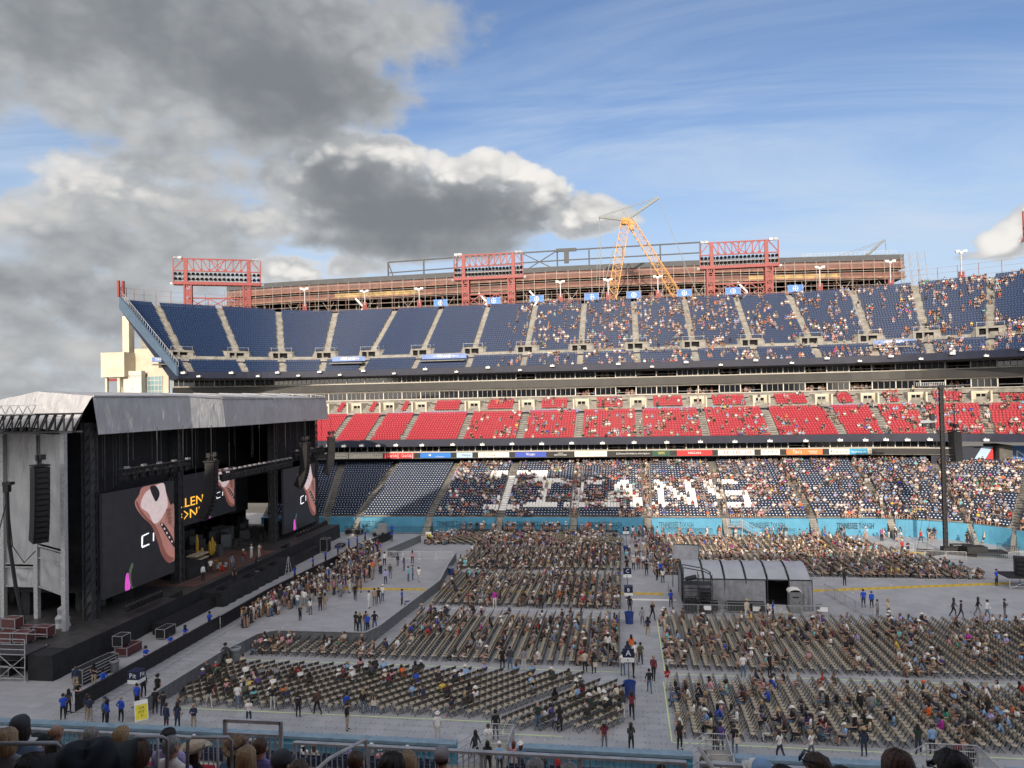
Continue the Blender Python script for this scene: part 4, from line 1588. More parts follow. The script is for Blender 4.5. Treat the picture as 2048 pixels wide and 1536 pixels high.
def light_tower(label, x, y, z0, rz, w=17.2, gap=12.4, n=20, leg=6.6, base=44.0):
    t = thing('light_tower', label, 'light tower', (x, y, base), rz, 'red steel light towers behind the top row')
    zb = z0 - base
    k = MB()
    # lower box girder
    for yy in (-.9, .9):
        k.bar((-w / 2, yy, zb), (w / 2, yy, zb), .42, h=.7)
    for i in range(13):
        xx = -w / 2 + w * i / 12
        k.bar((xx, -.9, zb), (xx, .9, zb), .22)
        if i < 12:
            k.bar((xx, -.9, zb), (xx + w / 12, .9, zb), .14)
    k.build('girder', 'tower_red', t)
    k = MB()
    zt0, zt1 = zb + 3.0, zb + 5.9
    k.bar((-w / 2, -.3, zt0), (w / 2, -.3, zt0), .26)
    k.bar((-w / 2 + 1.2, -.3, zt1), (w / 2 - 1.2, -.3, zt1), .28)
    for sx in (-1, 1):
        k.bar((sx * w / 2, -.3, zb), (sx * w / 2, -.3, zt1 - .1), .24)
        k.bar((sx * gap / 2, -.3, zb), (sx * gap / 2, -.3, zt1), .85, h=.5)
        k.bar((sx * w / 2, -.3, zt0 + .2), (sx * (gap / 2 + .5), -.3, zt1 - .1), .22)
    nn = 8
    for i in range(nn):
        xa = -gap / 2 + gap * i / nn
        xb = -gap / 2 + gap * (i + 1) / nn
        if i < nn / 2:
            k.bar((xa + .1, -.3, zt1), (xb, -.3, zt0), .20)
        else:
            k.bar((xb - .1, -.3, zt1), (xa, -.3, zt0), .20)
        k.bar((xb, -.3, zt0), (xb, -.3, zt1), .20)
    k.bar((-gap / nn, -.3, zt0), (gap / nn, -.3, zt1), .15)
    k.bar((gap / nn, -.3, zt0), (-gap / nn, -.3, zt1), .15)
    for i in range(1, nn):
        xa = -gap / 2 + gap * i / nn
        k.cbox((xa, -.3, zt0 + .25), (.7, .14, .55)).cbox((xa, -.3, zt1 - .2), (.6, .14, .45))
    k.build('truss', 'tower_red', t)
    k = MB()
    for zz in (1.05, 2.15):
        k.bar((-w / 2, .25, zb + zz), (w / 2, .25, zb + zz), .16)
    k.bar((-w / 2, .2, zb + 1.6), (w / 2, .2, zb + 1.6), .12)
    for i in range(n * 2):
        xx = -w / 2 + w * (i + .5) / (2 * n)
        k.cbox((xx, .05, zb + .78), (.18, .3, .5)).cbox((xx, .3, zb + 1.75), (.16, .3, .4))
    k.build('lamp_frame', 'lamp_grey', t)
    for r in (0, 1):
        for i in range(n):
            xx = -w / 2 + w * (i + .5) / n
            inst(lamp_me, 'lamp', t, Matrix.Translation((xx, -.05, zb + 1.25 + 1.2 * r)) @ Matrix.Rotation(rad(118 + R.uniform(-8, 8)), 4, 'X') @ Matrix.Rotation(0, 4, 'Z'))
    for sx in (-1, 1):
        k = MB()
        lx = sx * leg / 1.0
        for dx in (-.75, .75):
            for dy in (-.8, .8):
                k.bar((lx + dx, dy, -1.5), (lx + dx, dy, zb), .34)
        for q in range(5):
            za, zc = -1.5 + (zb + 1.5) * q / 5, -1.5 + (zb + 1.5) * (q + 1) / 5
            k.bar((lx - .75, -.8, za), (lx + .75, -.8, zc), .18)
            k.bar((lx + .75, -.8, za), (lx - .75, -.8, zc), .18)
            k.bar((lx - .75, -.8, zc), (lx + .75, -.8, zc), .2)
            k.bar((lx + .75, -.8, za), (lx + .75, .8, zc), .16)
        k.cbox((lx, -.82, zb * .62), (1.1, .1, 1.3)).cbox((lx, -.82, zb * .30), (1.1, .1, 1.0))
        k.build('leg', 'tower_red', t)
        for q in (0, .95):
            inst(flood_me, 'flood_lamp', t, T(sx * (w / 2 - .6 - q), -.4, zt1 + .2, R.uniform(-.5, .5)))
        inst(flood_me, 'flood_lamp', t, T(sx * (w / 2 + .3), -.4, zb - .1, R.uniform(-.5, .5), .8))
    k = MB()
    zc = zb * .44
    k.bar((-leg, -.3, zc), (leg, -.3, zc), .32)
    k.bar((-leg, -.3, .2), (leg, -.3, .2), .3)
    for a_, b_ in ((-leg, -leg / 3), (-leg / 3, leg / 3), (leg / 3, leg)):
        k.bar((a_, -.3, .2), (b_, -.3, zc), .2)
        k.bar((b_, -.3, .2), (a_, -.3, zc), .2)
        k.bar((b_, -.3, .2), (b_, -.3, zc), .22)
    k.build('cross_brace', 'tower_red', t)
    return t


light_tower('red steel light tower standing alone above the empty seats near the stage end', -95.6, 165.0, 50.2, .42, leg=6.6, w=19.6, gap=14.2)
light_tower('red light tower with dark lamp rows in front of the roof frame', -32.0, 179.0, 51.0, 0.0, leg=5.7)
light_tower('red light tower right of the yellow crane, with two rows of lamps', 27.6, 179.0, 51.0, 0.0, leg=6.6, w=17.8)
light_tower('red light tower cut off by the edge of the photo beside a white cloud', 87.5, 157.5, 51.2, -.75)

# blue banners with a round emblem along the top row
for i, (x, lab) in enumerate(((-43.6, 'blue banner with white emblem, standing alone above the empty seats'), (-30.4, 'blue banner with white emblem between the legs of a light tower'), (-19.9, 'blue banner with white emblem just right of a light tower'),
                             (-6.8, 'blue banner with white emblem left of the crane boom'), (3.1, 'blue banner with white emblem between the two crane booms'), (14.7, 'blue banner with white emblem at the foot of the crane mast'),
                             (25.7, 'blue banner with white emblem under the light tower right of the crane'), (39.5, 'blue banner with white emblem farthest from the stage'))):
    t = thing('banner', lab, 'banner', (x, 176.2, 44.0), 0, 'blue emblem banners along the top row')
    w = 1.65
    MB().box(-w, w, 0, .05, .2, 1.85).build('cloth', 'sky_banner', t)
    e = MB()
    for k in range(20):
        a0, a1 = 2 * math.pi * k / 20, 2 * math.pi * (k + 1) / 20
        e.hull8([(r_ * math.cos(a_), yy, 1.02 + r_ * math.sin(a_)) for yy in (-.03, -.012) for r_, a_ in ((.50, a0), (.50, a1), (.60, a1), (.60, a0))])
    e.box(-.42, .42, -.03, -.012, .97, 1.07).box(-.06, .06, -.03, -.012, .62, 1.48)
    e.build('emblem', 'letter_white', t)
    p = MB().bar((-w, .1, -1.2), (-w, .1, 1.9), .1).bar((w, .1, -1.2), (w, .1, 1.9), .1)
    p.build('frame', 'galv', t)

# white triple lamps on red posts
for x, y, z, lab in ((-78.5, 176, 49.4, 'by the left end of the scaffolded building'), (-63.5, 178, 48.5, 'second from the lone light tower'), (-49.4, 178, 48.5, 'left of the first blue banner'), (-14.3, 178, 48.7, 'midway between light tower and crane'),
                     (-2.9, 178, 48.7, 'in front of the crane boom'), (8.8, 178, 48.9, 'between the crane booms'), (45.3, 178, 49.4, 'right of the last blue banner'), (60.0, 176.5, 49.8, 'at the scaffolded right end of the building'), (71.6, 169.0, 50.0, 'alone against the sky')):
    t = thing('flood_light_post', 'white three-headed floodlight on a red post ' + lab, 'floodlight', (x, y, 43.0), 0, 'three-headed floodlights along the top row')
    MB().bar((0, 0, 2.5), (0, 0, z - 43), .22).build('pole', 'galv', t)
    MB().cbox((-.35, 0, 1.2), (.35, .5, 4.0)).cbox((.35, 0, 1.2), (.35, .5, 4.0)).cbox((0, 0, 1.1), (.5, .2, 3.2)).build('post', 'tower_red', t)
    for dx in (-.75, 0, .75):
        MB().hull8([(dx - .3, -.35, 0), (dx + .3, -.35, 0), (dx + .22, .25, 0), (dx - .22, .25, 0), (dx - .42, -.45, .5), (dx + .42, -.45, .5), (dx + .3, .3, .55), (dx - .3, .3, .55)]).build('lamp', 'white_paint', t).location = (0, 0, z - 43 + (.25 if dx else 0))

# ------------------------------------------------------------------ the new building behind the stand
BL = thing('construction_building', 'brown half-built stadium bowl wrapped in scaffolding behind the far stand', 'building', (-25, 235, 0))


def bl(o):
    o.parent = BL
    o.matrix_parent_inverse = Matrix.Translation((25, -235, 0))
    return o


BT = Tier([(-130, 229, -134, 278), (-100, 230, -101, 279), (-60, 231, -60, 280), (-20, 231, -20, 280), (20, 231, 20, 280), (50, 230, 51, 279), (82, 229, 84, 278)])
usB = BT.fine(6)


def zroof(u):
    return np.interp(u, [0, 1, 2, 3, 4, 5, 6], [60.6, 61.5, 62.0, 62.4, 62.3, 61.6, 60.8])


def bband(dz0, dz1, f0, f1, name, m, us=None):
    us = usB if us is None else us
    mb = MB()
    P0, P1 = BT.at(us, f0), BT.at(us, f1)
    z = zroof(us)
    for i in range(len(us) - 1):
        a = [(*P0[i], z[i] + dz0), (*P0[i + 1], z[i + 1] + dz0), (*P1[i + 1], z[i + 1] + dz0), (*P1[i], z[i] + dz0)]
        b = [(*P0[i], z[i] + dz1), (*P0[i + 1], z[i + 1] + dz1), (*P1[i + 1], z[i + 1] + dz1), (*P1[i], z[i] + dz1)]
        mb.hull8(a + b)
    return bl(mb.build(name, m))


bband(-1.5, .1, .02, .9, 'roof', 'roof_dark')
bband(-3.5, -1.7, .02, .06, 'edge_beam', 'rust_steel')
bband(-4.0, -3.6, .0, .03, 'floor_edge', 'rust_pale')
bband(-3.9, -3.6, .031, .45, 'floor_slab', 'black')  # black slab: shade under the floor is put into the colour
bband(-6.3, -4.9, .015, .05, 'edge_beam', 'rust_steel')
bband(-6.9, -6.4, -.01, .03, 'floor_edge', 'rust_pale')
bband(-6.8, -6.4, .031, .45, 'floor_slab', 'black')  # underside shade painted black again
bband(-10.7, -10.4, .03, .05, 'floor_edge', 'rust_steel')
bband(-10.7, -10.4, .051, .45, 'floor_slab', 'black')  # black here too for the shaded underside
bband(-14.0, -13.2, .0, .5, 'floor_slab', 'rust_pale')
bband(-40, -13.9, .02, .05, 'lower_wall', 'brick_wall')
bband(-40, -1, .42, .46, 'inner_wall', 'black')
bband(-6.6, -5.2, .012, .015, 'plywood', 'ochre_ply', np.linspace(4.6, 5.4, 6))
bband(-6.2, -5.0, .012, .015, 'plywood', 'ochre_ply', np.linspace(1.2, 1.9, 6))
mb1, mb2 = MB(), MB()
for u in np.arange(.02, 6.0, .088):
    p = BT.at(u, -.03)[0]
    z = float(zroof(u))
    mb1.bar((*p, 38), (*p, z - 1.7), .12)
    q = BT.at(u, .12)[0]
    if int(u / .088) % 2:
        mb2.bar((*q, 40), (*q, z - 1.7), .4)
for dz in (-2.6, -4.8, -7.4, -9.0, -10.6, -12.4, -15):
    for i in range(len(usB) - 1):
        a, b = BT.at(usB[i], -.03)[0], BT.at(usB[i + 1], -.03)[0]
        mb1.bar((*a, zroof(usB[i]) + dz), (*b, zroof(usB[i + 1]) + dz), .10)
for u in np.arange(.1, 5.8, .33):
    a, b = BT.at(u, .02)[0], BT.at(u + .1, .02)[0]
    z = float(zroof(u))
    mb1.bar((*a, z - 13), (*b, z - 7.6), .13)
    mb1.bar((*b, z - 13), (*a, z - 7.6), .13)
bl(mb1.build('scaffold', 'scaffold', kind='stuff'))
bl(mb2.build('column', 'scaffold'))
mb3 = MB()
for k in range(7):
    for q in range(7):
        x, y = 80.5 + k * 1.1 - .15 * q, 226 + (k % 2) * 2
        z = 47 + q * 2.0
        mb3.bar((x, y, z), (x, y, z + 2.0), .09)
        mb3.bar((x, y, z), (x + 1.1, y, z + (2 if k % 2 else 0)), .07)
bl(mb3.build('scaffold', 'scaffold', kind='stuff'))
for x in (-84, -44, -28, 34):
    mz = MB().bar((x, 226, 47.6), (x + 3.0, 226, 51.2), .5).bar((x + 3.0, 226, 51.2), (x + .3, 226, 54.2), .5)
    bl(mz.build('stair_flight', 'white_paint'))
mbx = MB()
for _ in range(60):
    u = R.uniform(.1, 5.9)
    p = BT.at(u, R.uniform(.02, .2))[0]
    z = zroof(u) - R.choice([13.1, 13.1, 6.3, 10.3, 3.5])
    w, h = R.uniform(.8, 3.0), R.uniform(.5, 1.5)
    mbx.cbox((p[0], p[1], z + h / 2), (w, 1.0, h), 0, R.choice([0, 0, 1, 2]))
bl(mbx.build('site_clutter', ['rust_steel', 'white_wall', 'ochre_ply'], kind='stuff'))

# frame of the future roof sign
t = thing('sign_frame', 'long black steel sign frame on the roof carrying a single letter T', 'sign frame', (-25, 233, 61))
mb = MB()
X0, X1 = -75.0, 24.6


def zs_(x):
    return float(np.interp(x, [-75, -25, 25], [59.6, 61.3, 61.6])) - 61


def zt_(x):
    return float(np.interp(x, [-75, -25, 25], [66.6, 67.6, 68.0])) - 61


xs = [-75, -63, -52, -41.5, -31, -19.5, -9.5, 1.0, 12.5, 24.6]
for i, x in enumerate(xs):
    mb.bar((x + 25, 0, zs_(x)), (x + 25, 0, zt_(x)), .42)
    if i < len(xs) - 1:
        xn = xs[i + 1]
        mb.bar((x + 25, 0, zt_(x)), (xn + 25, 0, zt_(xn)), .38)
        mb.bar((x + 25, 0, (zt_(x) + zs_(x)) / 2), (xn + 25, 0, (zt_(xn) + zs_(xn)) / 2), .34)
mb.bar((-6, 0, zs_(-31)), (5.5, 0, zt_(-19.5)), .28).bar((-6, 0, zt_(-31)), (5.5, 0, zs_(-19.5)), .28)
mb.bar((-50, 0, zt_(-75)), (-47.6, 0, zs_(-73)), .3)
mb.build('steel_frame', 'roof_dark', t)
MB().box(5.2, 11.6, -.9, -.3, 6.1, 7.1).box(7.7, 9.2, -.9, -.3, 2.4, 6.1).build('letter_t', 'roof_dark', t)

# ------------------------------------------------------------------ crane
CR = thing('crane', 'yellow lattice crane with two grey masts rising behind the far stand', 'crane', (0, 205, 40))


def lattice(p, q, w0, w1, n, name, wt=.2, m='crane_yellow', tip=None):
    p, q = Vector(p), Vector(q)
    d = (q - p).normalized()
    a = d.cross(Vector((0, 1, 0))).normalized()
    b = Vector((0, 1, 0))
    mb = MB()

    def cor(t):
        w = (w0 + (w1 - w0) * t) / 2
        if tip and t > tip:
            w *= max(.25, 1 - (t - tip) / (1 - tip) * .75)
        c = p + (q - p) * t
        return [c - a * w - b * w, c + a * w - b * w, c + a * w + b * w, c - a * w + b * w]
    for i in range(n):
        A, B_ = cor(i / n), cor((i + 1) / n)
        for k in range(4):
            mb.bar(A[k], B_[k], wt)
            mb.bar(A[k], B_[(k + 1) % 4], wt * .55)
            mb.bar(B_[k], B_[(k + 1) % 4], wt * .5)
    return mb.build(name, m, CR)


lattice((-3.6, 0, 2), (1.9, 0, 29.3), 2.5, 2.3, 16, 'boom', .17)
lattice((18.5, 0, 2.5), (3.0, 0, 29.2), 2.4, 1.9, 16, 'luffing_mast', .16)
MB().cbox((1.9, 0, 29.2), (2.2, 1.6, 1.6), .2).cbox((3.6, 0, 27.8), (1.0, 1.2, 2.2)).build('boom_head', 'crane_yellow', CR)
MB().bar((2.0, 0, 29.6), (-5.4, 0, 30.9), .62).bar((2.2, 0, 29.6), (10.9, 0, 35.2), .62).bar((.6, 0, 29.8), (1.4, 0, 32.0), .2).bar((1.4, 0, 32.0), (2.6, 0, 30), .22).build('strut', 'crane_grey', CR)
mb = MB()
mb.bar((-5.0, 0, 31.1), (10.7, 0, 35.4), .13).bar((-4.2, 0, 31.0), (10.4, 0, 34.9), .13)
mb.bar((10.7, 0, 35.0), (22.0, 0, 4.5), .14).bar((4.5, .3, 31.6), (12.0, 0, 10.5), .06)
mb.bar((-5.2, 0, 30.8), (-6.5, 0, 12.0), .12).bar((-5.2, 0, 30.8), (-5.0, 0, 17.5), .12)
mb.bar((-1.0, 0, 24.0), (-5.4, 0, 8.0), .2).bar((-5.0, 0, 24.0), (-5.8, 0, 10.0), .14)
mb.build('cable', 'crane_grey', CR)
t = thing('crane_jib', 'small dark crane jib leaning out over the building roof on the right', 'crane', (71, 233, 60.5))
MB().bar((0, 0, 0), (7.0, 0, 5.4), .55).bar((1, .5, 0), (6.5, .5, 5), .4).build('jib', 'crane_grey', t)
MB().bar((-6.5, 0, 1.2), (6.6, 0, 5.3), .15).bar((-4, 0, 1.2), (5.6, 0, 4.6), .12).bar((7, 0, 5.2), (7.3, 0, 2.2), .15).build('cable', 'crane_grey', t)
t = thing('roof_rail', 'pale guard rail along the roof edge near the small crane jib', 'railing', (60, 231, 61.6))
mb = MB()
for i in range(22):
    mb.bar((i * 1.25 - 6, 0, -.6), (i * 1.25 - 6, 0, .9), .07)
mb.bar((-6, 0, .9), (20.3, 0, .8), .06).bar((-6, 0, .4), (20.3, 0, .3), .05)
mb.build('rail', 'galv', t)

# ------------------------------------------------------------------ cream service building at the left end
t = thing('service_building', 'cream concrete stair building with white sign wall behind the stage roof', 'building', (-108, 152, 0))
MB().box(-6.9, -1.2, -2.5, 6, 27.9, 33.4).build('upper_block', 'cream_wall', t)
MB().box(-1.3, 4.6, 1.2, 9, 28.5, 34.3).box(4.6, 9.2, 2.5, 9, 27.2, 32.6).build('upper_block', 'cream_wall', t)
MB().box(-2.4, 2.0, -1.2, .2, 20, 29.2).build('sign_wall', 'white_wall', t)
text('NISSAN STADIUM', 'letter_grey', t, (-.2, -1.22, 28.0), .62, 4.1)
text('\u2022', 'letter_grey', t, (-.1, -1.22, 25.1), 1.3)
text('11', 'ad_cream', t, (.0, -1.22, 26.6), .5)
MB().box(-6.3, -5.8, -2, -1.4, 18, 27.9).box(-3.3, -2.7, -2, -1.4, 18, 27.9).box(-6.9, -2.4, 3.5, 4.0, 18, 27.9).build('column', 'cream_wall', t)
MB().box(-5.6, -3.3, -1.7, -1.4, 27.0, 27.6).build('beam', 'tower_red', t)
MB().box(2.0, 7.2, .9, 1.3, 18, 29.8).build('wall', 'cream_wall', t)
wf = MB()
for i in range(5):
    wf.box(2.1 + i * .9, 2.2 + i * .9, .72, .86, 23.6, 28.0)
for z in (23.6, 24.6, 25.9, 27.0, 27.9):
    wf.box(2.1, 5.8, .74, .84, z, z + .12)
wf.build('window', 'white_wall', t)
mat('pale_glass', (.20, .33, .36), .15, .1, .5)
MB().box(2.1, 5.8, .80, .82, 23.6, 28.0).build('pane', 'pale_glass', t)
MB().box(-10.7, -9.0, 10, 12, 18, 43.0).build('column', 'cream_wall', t)
MB().box(-7.4, -4.4, 12, 15, 18, 39.0).build('column', 'concrete', t)
# ------------------------------------------------------------------ the stage
ST = thing('concert_stage', 'big black concert stage under a silver tarpaulin roof', 'stage', (-56, 82, 0))
STI = Matrix.Translation((56, -82, 0))


def sg(o):
    o.parent = ST
    o.matrix_parent_inverse = STI
    return o


mb = MB().box(-76, -44.8, 54.2, 112, 1.86, 2.0)
sg(mb.build('deck', 'stage_floor'))
sg(MB().box(-52, -45.6, 73.5, 92, 2.004, 2.03).build('deck_carpet', 'stage_rug'))
mb = MB()
ys = np.linspace(52.4, 112, 90)
for i in range(len(ys) - 1):
    a, b = .05 * math.sin(i * 1.7) + .04 * math.sin(i * .6), .05 * math.sin((i + 1) * 1.7) + .04 * math.sin((i + 1) * .6)
    mb.quad((-44.78, ys[i], 2.0), (-44.78, ys[i + 1], 2.0), (-44.70 + b, ys[i + 1], .0), (-44.70 + a, ys[i], .0))
mb.quad((-44.78, 52.4, 2.0), (-44.7, 52.4, 0), (-46.9, 52.4, 0), (-46.9, 52.4, 2.0))
mb.quad((-44.78, 112, 2.0), (-44.7, 112, 0), (-76, 112, 0), (-76, 112, 2.0))
mb.quad((-46.9, 52.4, 2.0), (-44.78, 52.4, 2.0), (-44.78, 54.2, 2.0), (-46.9, 54.2, 2.0))
mb.quad((-76, 60, 1.9), (-46.9, 54.2, 1.9), (-46.9, 54.2, 0), (-76, 60, 0))
sg(mb.build('skirt', 'black_fabric'))
# centre apron with a draped front
mb = MB().box(-44.8, -42.6, 73.2, 90.5, 1.3, 1.48)
ys = np.linspace(73.2, 90.5, 60)
for i in range(59):
    a, b = .10 * math.sin(i * 1.1) + .05 * math.sin(i * .37), .10 * math.sin((i + 1) * 1.1) + .05 * math.sin((i + 1) * .37)
    mb.quad((-42.58, ys[i], 1.49), (-42.58, ys[i + 1], 1.49), (-42.2 + b, ys[i + 1], .02), (-42.2 + a, ys[i], .02))
mb.quad((-44.8, 73.19, 1.48), (-42.58, 73.19, 1.48), (-42.2, 73.15, 0), (-44.8, 73.15, 0))
sg(mb.build('apron', 'black_fabric'))

# posts, back and side drapes
for x, y, r_, zz, m in ((-48.5, 58.3, .20, 19.5, 'galv'), (-54.1, 61.6, .20, 19.5, 'galv'), (-57.6, 61.6, .2, 19.5, 'galv'), (-62, 61.6, .2, 19.5, 'galv')):
    sg(MB().box(x - r_, x + r_, y - r_, y + r_, 2.0, zz).build('post', m))
for y in (61.6, 75.0, 97.4, 111.3):
    k = MB()
    for dx in (-.42, .42):
        for dy in (-.42, .42):
            k.bar((-48.6 + dx, y + dy, 2), (-48.6 + dx, y + dy, 20), .14)
    for i in range(18):
        z = 2 + i
        k.bar((-48.18, y - .42, z), (-48.18, y + .42, z + 1), .08).bar((-49.0, y - .42, z), (-48.2, y - .42, z + 1), .08)
    k.box(-48.9, -48.3, y - .3, y + .3, 2, 20, 1)
    sg(k.build('tower_mast', ['dark_metal', 'steel_dark']))
mb = MB()
mb.box(-72, -71.8, 62, 112, 2, 20.5)
mb.box(-71.8, -49.2, 111.9, 112.1, 5.4, 20.5).box(-71.8, -60.6, 111.9, 112.1, 2, 5.4).box(-52.4, -49.2, 111.9, 112.1, 2, 5.4)
mb.box(-71.8, -49.5, 62.2, 62.4, 4.2, 20.3)
mb.box(-71.8, -47.0, 62, 112, 19.2, 19.5)
mb.box(-56.5, -55.6, 62.4, 78, 2, 19.2)
mb.box(-56.2, -55.9, 78, 111.9, 13.0, 19.2)
mb.box(-56.2, -55.9, 98.6, 104.0, 5.6, 13.0)
mb.box(-49.6, -49.3, 62.4, 74.6, 13.2, 19.2).box(-49.6, -49.3, 97.8, 111.2, 12.6, 19.2)
sg(mb.build('drape', 'black_fabric'))


def cloth(p00, p10, p11, p01, nu, nv, amp, name, m='silver_tarp', fx=3.0, sag=0.0):
    """wrinkled cloth patch between four corners"""
    a, b, c, d = (Vector(p) for p in (p00, p10, p11, p01))
    nrm = (b - a).cross(d - a).normalized()
    mb = MB()
    for j in range(nv + 1):
        for i in range(nu + 1):
            u, v = i / nu, j / nv
            p = (a * (1 - u) + b * u) * (1 - v) + (d * (1 - u) + c * u) * v
            e = math.sin(math.pi * u) * math.sin(math.pi * v) + .25
            w = amp * e * (math.sin(u * nu * .9 + v * 5) + .6 * math.sin(v * nv * .8 + u * 7) + R.uniform(-.5, .5))
            q = p + nrm * w
            q.z -= sag * math.sin(math.pi * u) * v
            mb.v.append(tuple(q))
    for j in range(nv):
        for i in range(nu):
            k = j * (nu + 1) + i
            mb.f.append((k, k + 1, k + nu + 2, k + nu + 1))
            mb.m.append(0)
    return sg(mb.build(name, m, smooth=True))


cloth((-46.6, 60.2, 18.95), (-46.4, 74.6, 18.9), (-47.0, 74.8, 22.35), (-47.1, 60.2, 22.4), 40, 10, .05, 'valance', sag=.1)
cloth((-46.4, 74.6, 18.9), (-44.9, 78.8, 18.85), (-45.3, 78.8, 22.05), (-47.0, 74.8, 22.35), 12, 10, .04, 'valance')
cloth((-44.9, 78.8, 18.85), (-44.9, 108.6, 18.75), (-45.3, 108.6, 22.0), (-45.3, 78.8, 22.05), 60, 10, .04, 'valance', sag=.1)
cloth((-44.9, 108.6, 18.75), (-50, 112.2, 18.8), (-50, 112.2, 22.0), (-45.3, 108.6, 22.0), 8, 8, .04, 'valance')
# roof skin and near gable
RID = -52.4
cloth((-47.1, 60.2, 22.42), (-47.0, 74.8, 22.37), (RID, 74.8, 22.9), (RID, 60.0, 22.95), 30, 6, .03, 'roof')
cloth((-47.0, 74.8, 22.37), (-45.3, 108.6, 22.02), (RID, 110, 22.6), (RID, 74.8, 22.9), 44, 6, .03, 'roof')
cloth((RID, 60.0, 22.95), (RID, 110, 22.6), (-72, 110, 19.0), (-72, 60, 19.6), 40, 16, .05, 'roof')
cloth((-47.1, 60.2, 22.42), (RID, 60.0, 22.95), (RID, 58.6, 19.8), (-48.2, 58.8, 19.3), 14, 16, .10, 'gable')
cloth((RID, 60.0, 22.95), (-62, 60.0, 21.3), (-62, 58.6, 19.4), (RID, 58.6, 19.8), 26, 12, .10, 'gable')
k = MB()
for y in np.linspace(61, 108, 9):
    x = np.interp(y, [60, 74, 79, 109], [-47.05, -47.0, -45.25, -45.25])
    k.tube([(x + .02, y, 22.3), (x - 2.2, y, 22.6), (RID, y, 22.85)], .045, 5)
k.tube([(-47.05, 60.2, 22.42), (-47.0, 74.8, 22.4)], .10, 6).tube([(-47.0, 74.8, 22.4), (-45.25, 78.8, 22.1), (-45.25, 108.6, 22.05)], .10, 6)
sg(k.build('roof_rib', 'galv'))
# side wall tarpaulins
for x0, x1 in ((-54.0, -48.7), (-57.5, -54.2), (-61.9, -57.7), (-67, -62.1)):
    y0, y1 = np.interp(x0, [-54, -48.6], [61.7, 58.6]), np.interp(x1, [-54, -48.6], [61.7, 58.6])
    if x0 > -55:
        cloth((x0, y0, 8.9), (x1, y1, 8.9), (x1, y1, 18.9), (x0, y0, 19.0), 14, 30, .07, 'side_tarp')
        cloth((x0, y0, 5.0), (x1, y1, 4.9), (x1, y1, 8.5), (x0, y0, 8.5), 14, 12, .07, 'side_tarp')
    else:
        cloth((x0, y0, 7.0), (x1, y1, 7.0), (x1, y1, 19.2), (x0, y0, 19.2), 10, 30, .07, 'side_tarp')
        cloth((x0, y0, 4.9), (x1, y1, 4.9), (x1, y1, 6.7), (x0, y0, 6.7), 10, 10, .07, 'side_tarp')
    k = MB()
    for z in (19.0, 8.7, 7.6, 4.95) if x0 > -55 else (7.0, 6.7, 4.9):
        k.bar((x0, y0 - .12, z), (x1, y1 - .12, z), .10)
    sg(k.build('tarp_rail', 'galv'))
# truss along the near side
k = MB()
xa, xb = -66.0, -46.2
for z in (19.35, 20.9):
    for yy in (56.6, 57.8):
        k.bar((xa, yy + (-46 - xa) * .0, z), (xb, yy, z), .15)
n = 24
for i in range(n):
    x0, x1 = xa + (xb - xa) * i / n, xa + (xb - xa) * (i + 1) / n
    k.bar((x0, 56.6, 19.35), (x1, 56.6, 20.9), .10).bar((x1, 56.6, 19.35), (x1, 56.6, 20.9), .10).bar((x0, 57.8, 19.35), (x1, 57.8, 20.9), .08)
sg(k.build('truss', 'black'))
k = MB()
for z in (20.95, 21.7):
    k.bar((-62, 56.3, z), (-49.5, 56.3, z), .09)
for i in range(30):
    x0, x1 = -62 + i * .42, -62 + (i + 1) * .42
    k.bar((x0, 56.3, 20.95 if i % 2 else 21.7), (x1, 56.3, 21.7 if i % 2 else 20.95), .05)
sg(k.build('upper_truss', 'galv'))
# clutter under the side wall
k = MB()
for _ in range(40):
    x, y = R.uniform(-70, -50.5), R.uniform(62.5, 70)
    w, d, h = R.uniform(.5, 2), R.uniform(.5, 1.5), R.uniform(.4, 2.2)
    k.cbox((x, y, 2 + h / 2), (w, d, h), R.uniform(0, 1), R.choice([0, 0, 0, 1]))
sg(k.build('backstage_gear', ['black', 'steel_dark'], kind='stuff'))
k = MB()
for _ in range(150):
    y = R.uniform(76, 110.5)
    x = R.uniform(-69, -50.5) if y > 79 else R.uniform(-55, -50.5)
    w, d, h = R.uniform(.3, 1.5), R.uniform(.3, 1.3), R.uniform(.3, 1.9)
    if not (-53 < x and 78 < y < 88):
        k.cbox((x, y, 2.03 + h / 2), (w, d, h), R.uniform(0, 1), R.choice([0, 0, 0, 1, 1, 2]))
sg(k.build('stage_gear', ['black', 'steel_dark', 'dark_metal'], kind='stuff'))
# hanging chains
k = MB()
for _ in range(46):
    y = R.uniform(62.5, 110)
    x = R.uniform(-49.2, -46.8) if (y < 74 or y > 98) else R.uniform(-54, -45.6)
    k.bar((x, y, 19.4), (x, y, R.uniform(13.2, 16.5)), .035)
sg(k.build('chain', 'steel_dark', kind='stuff'))

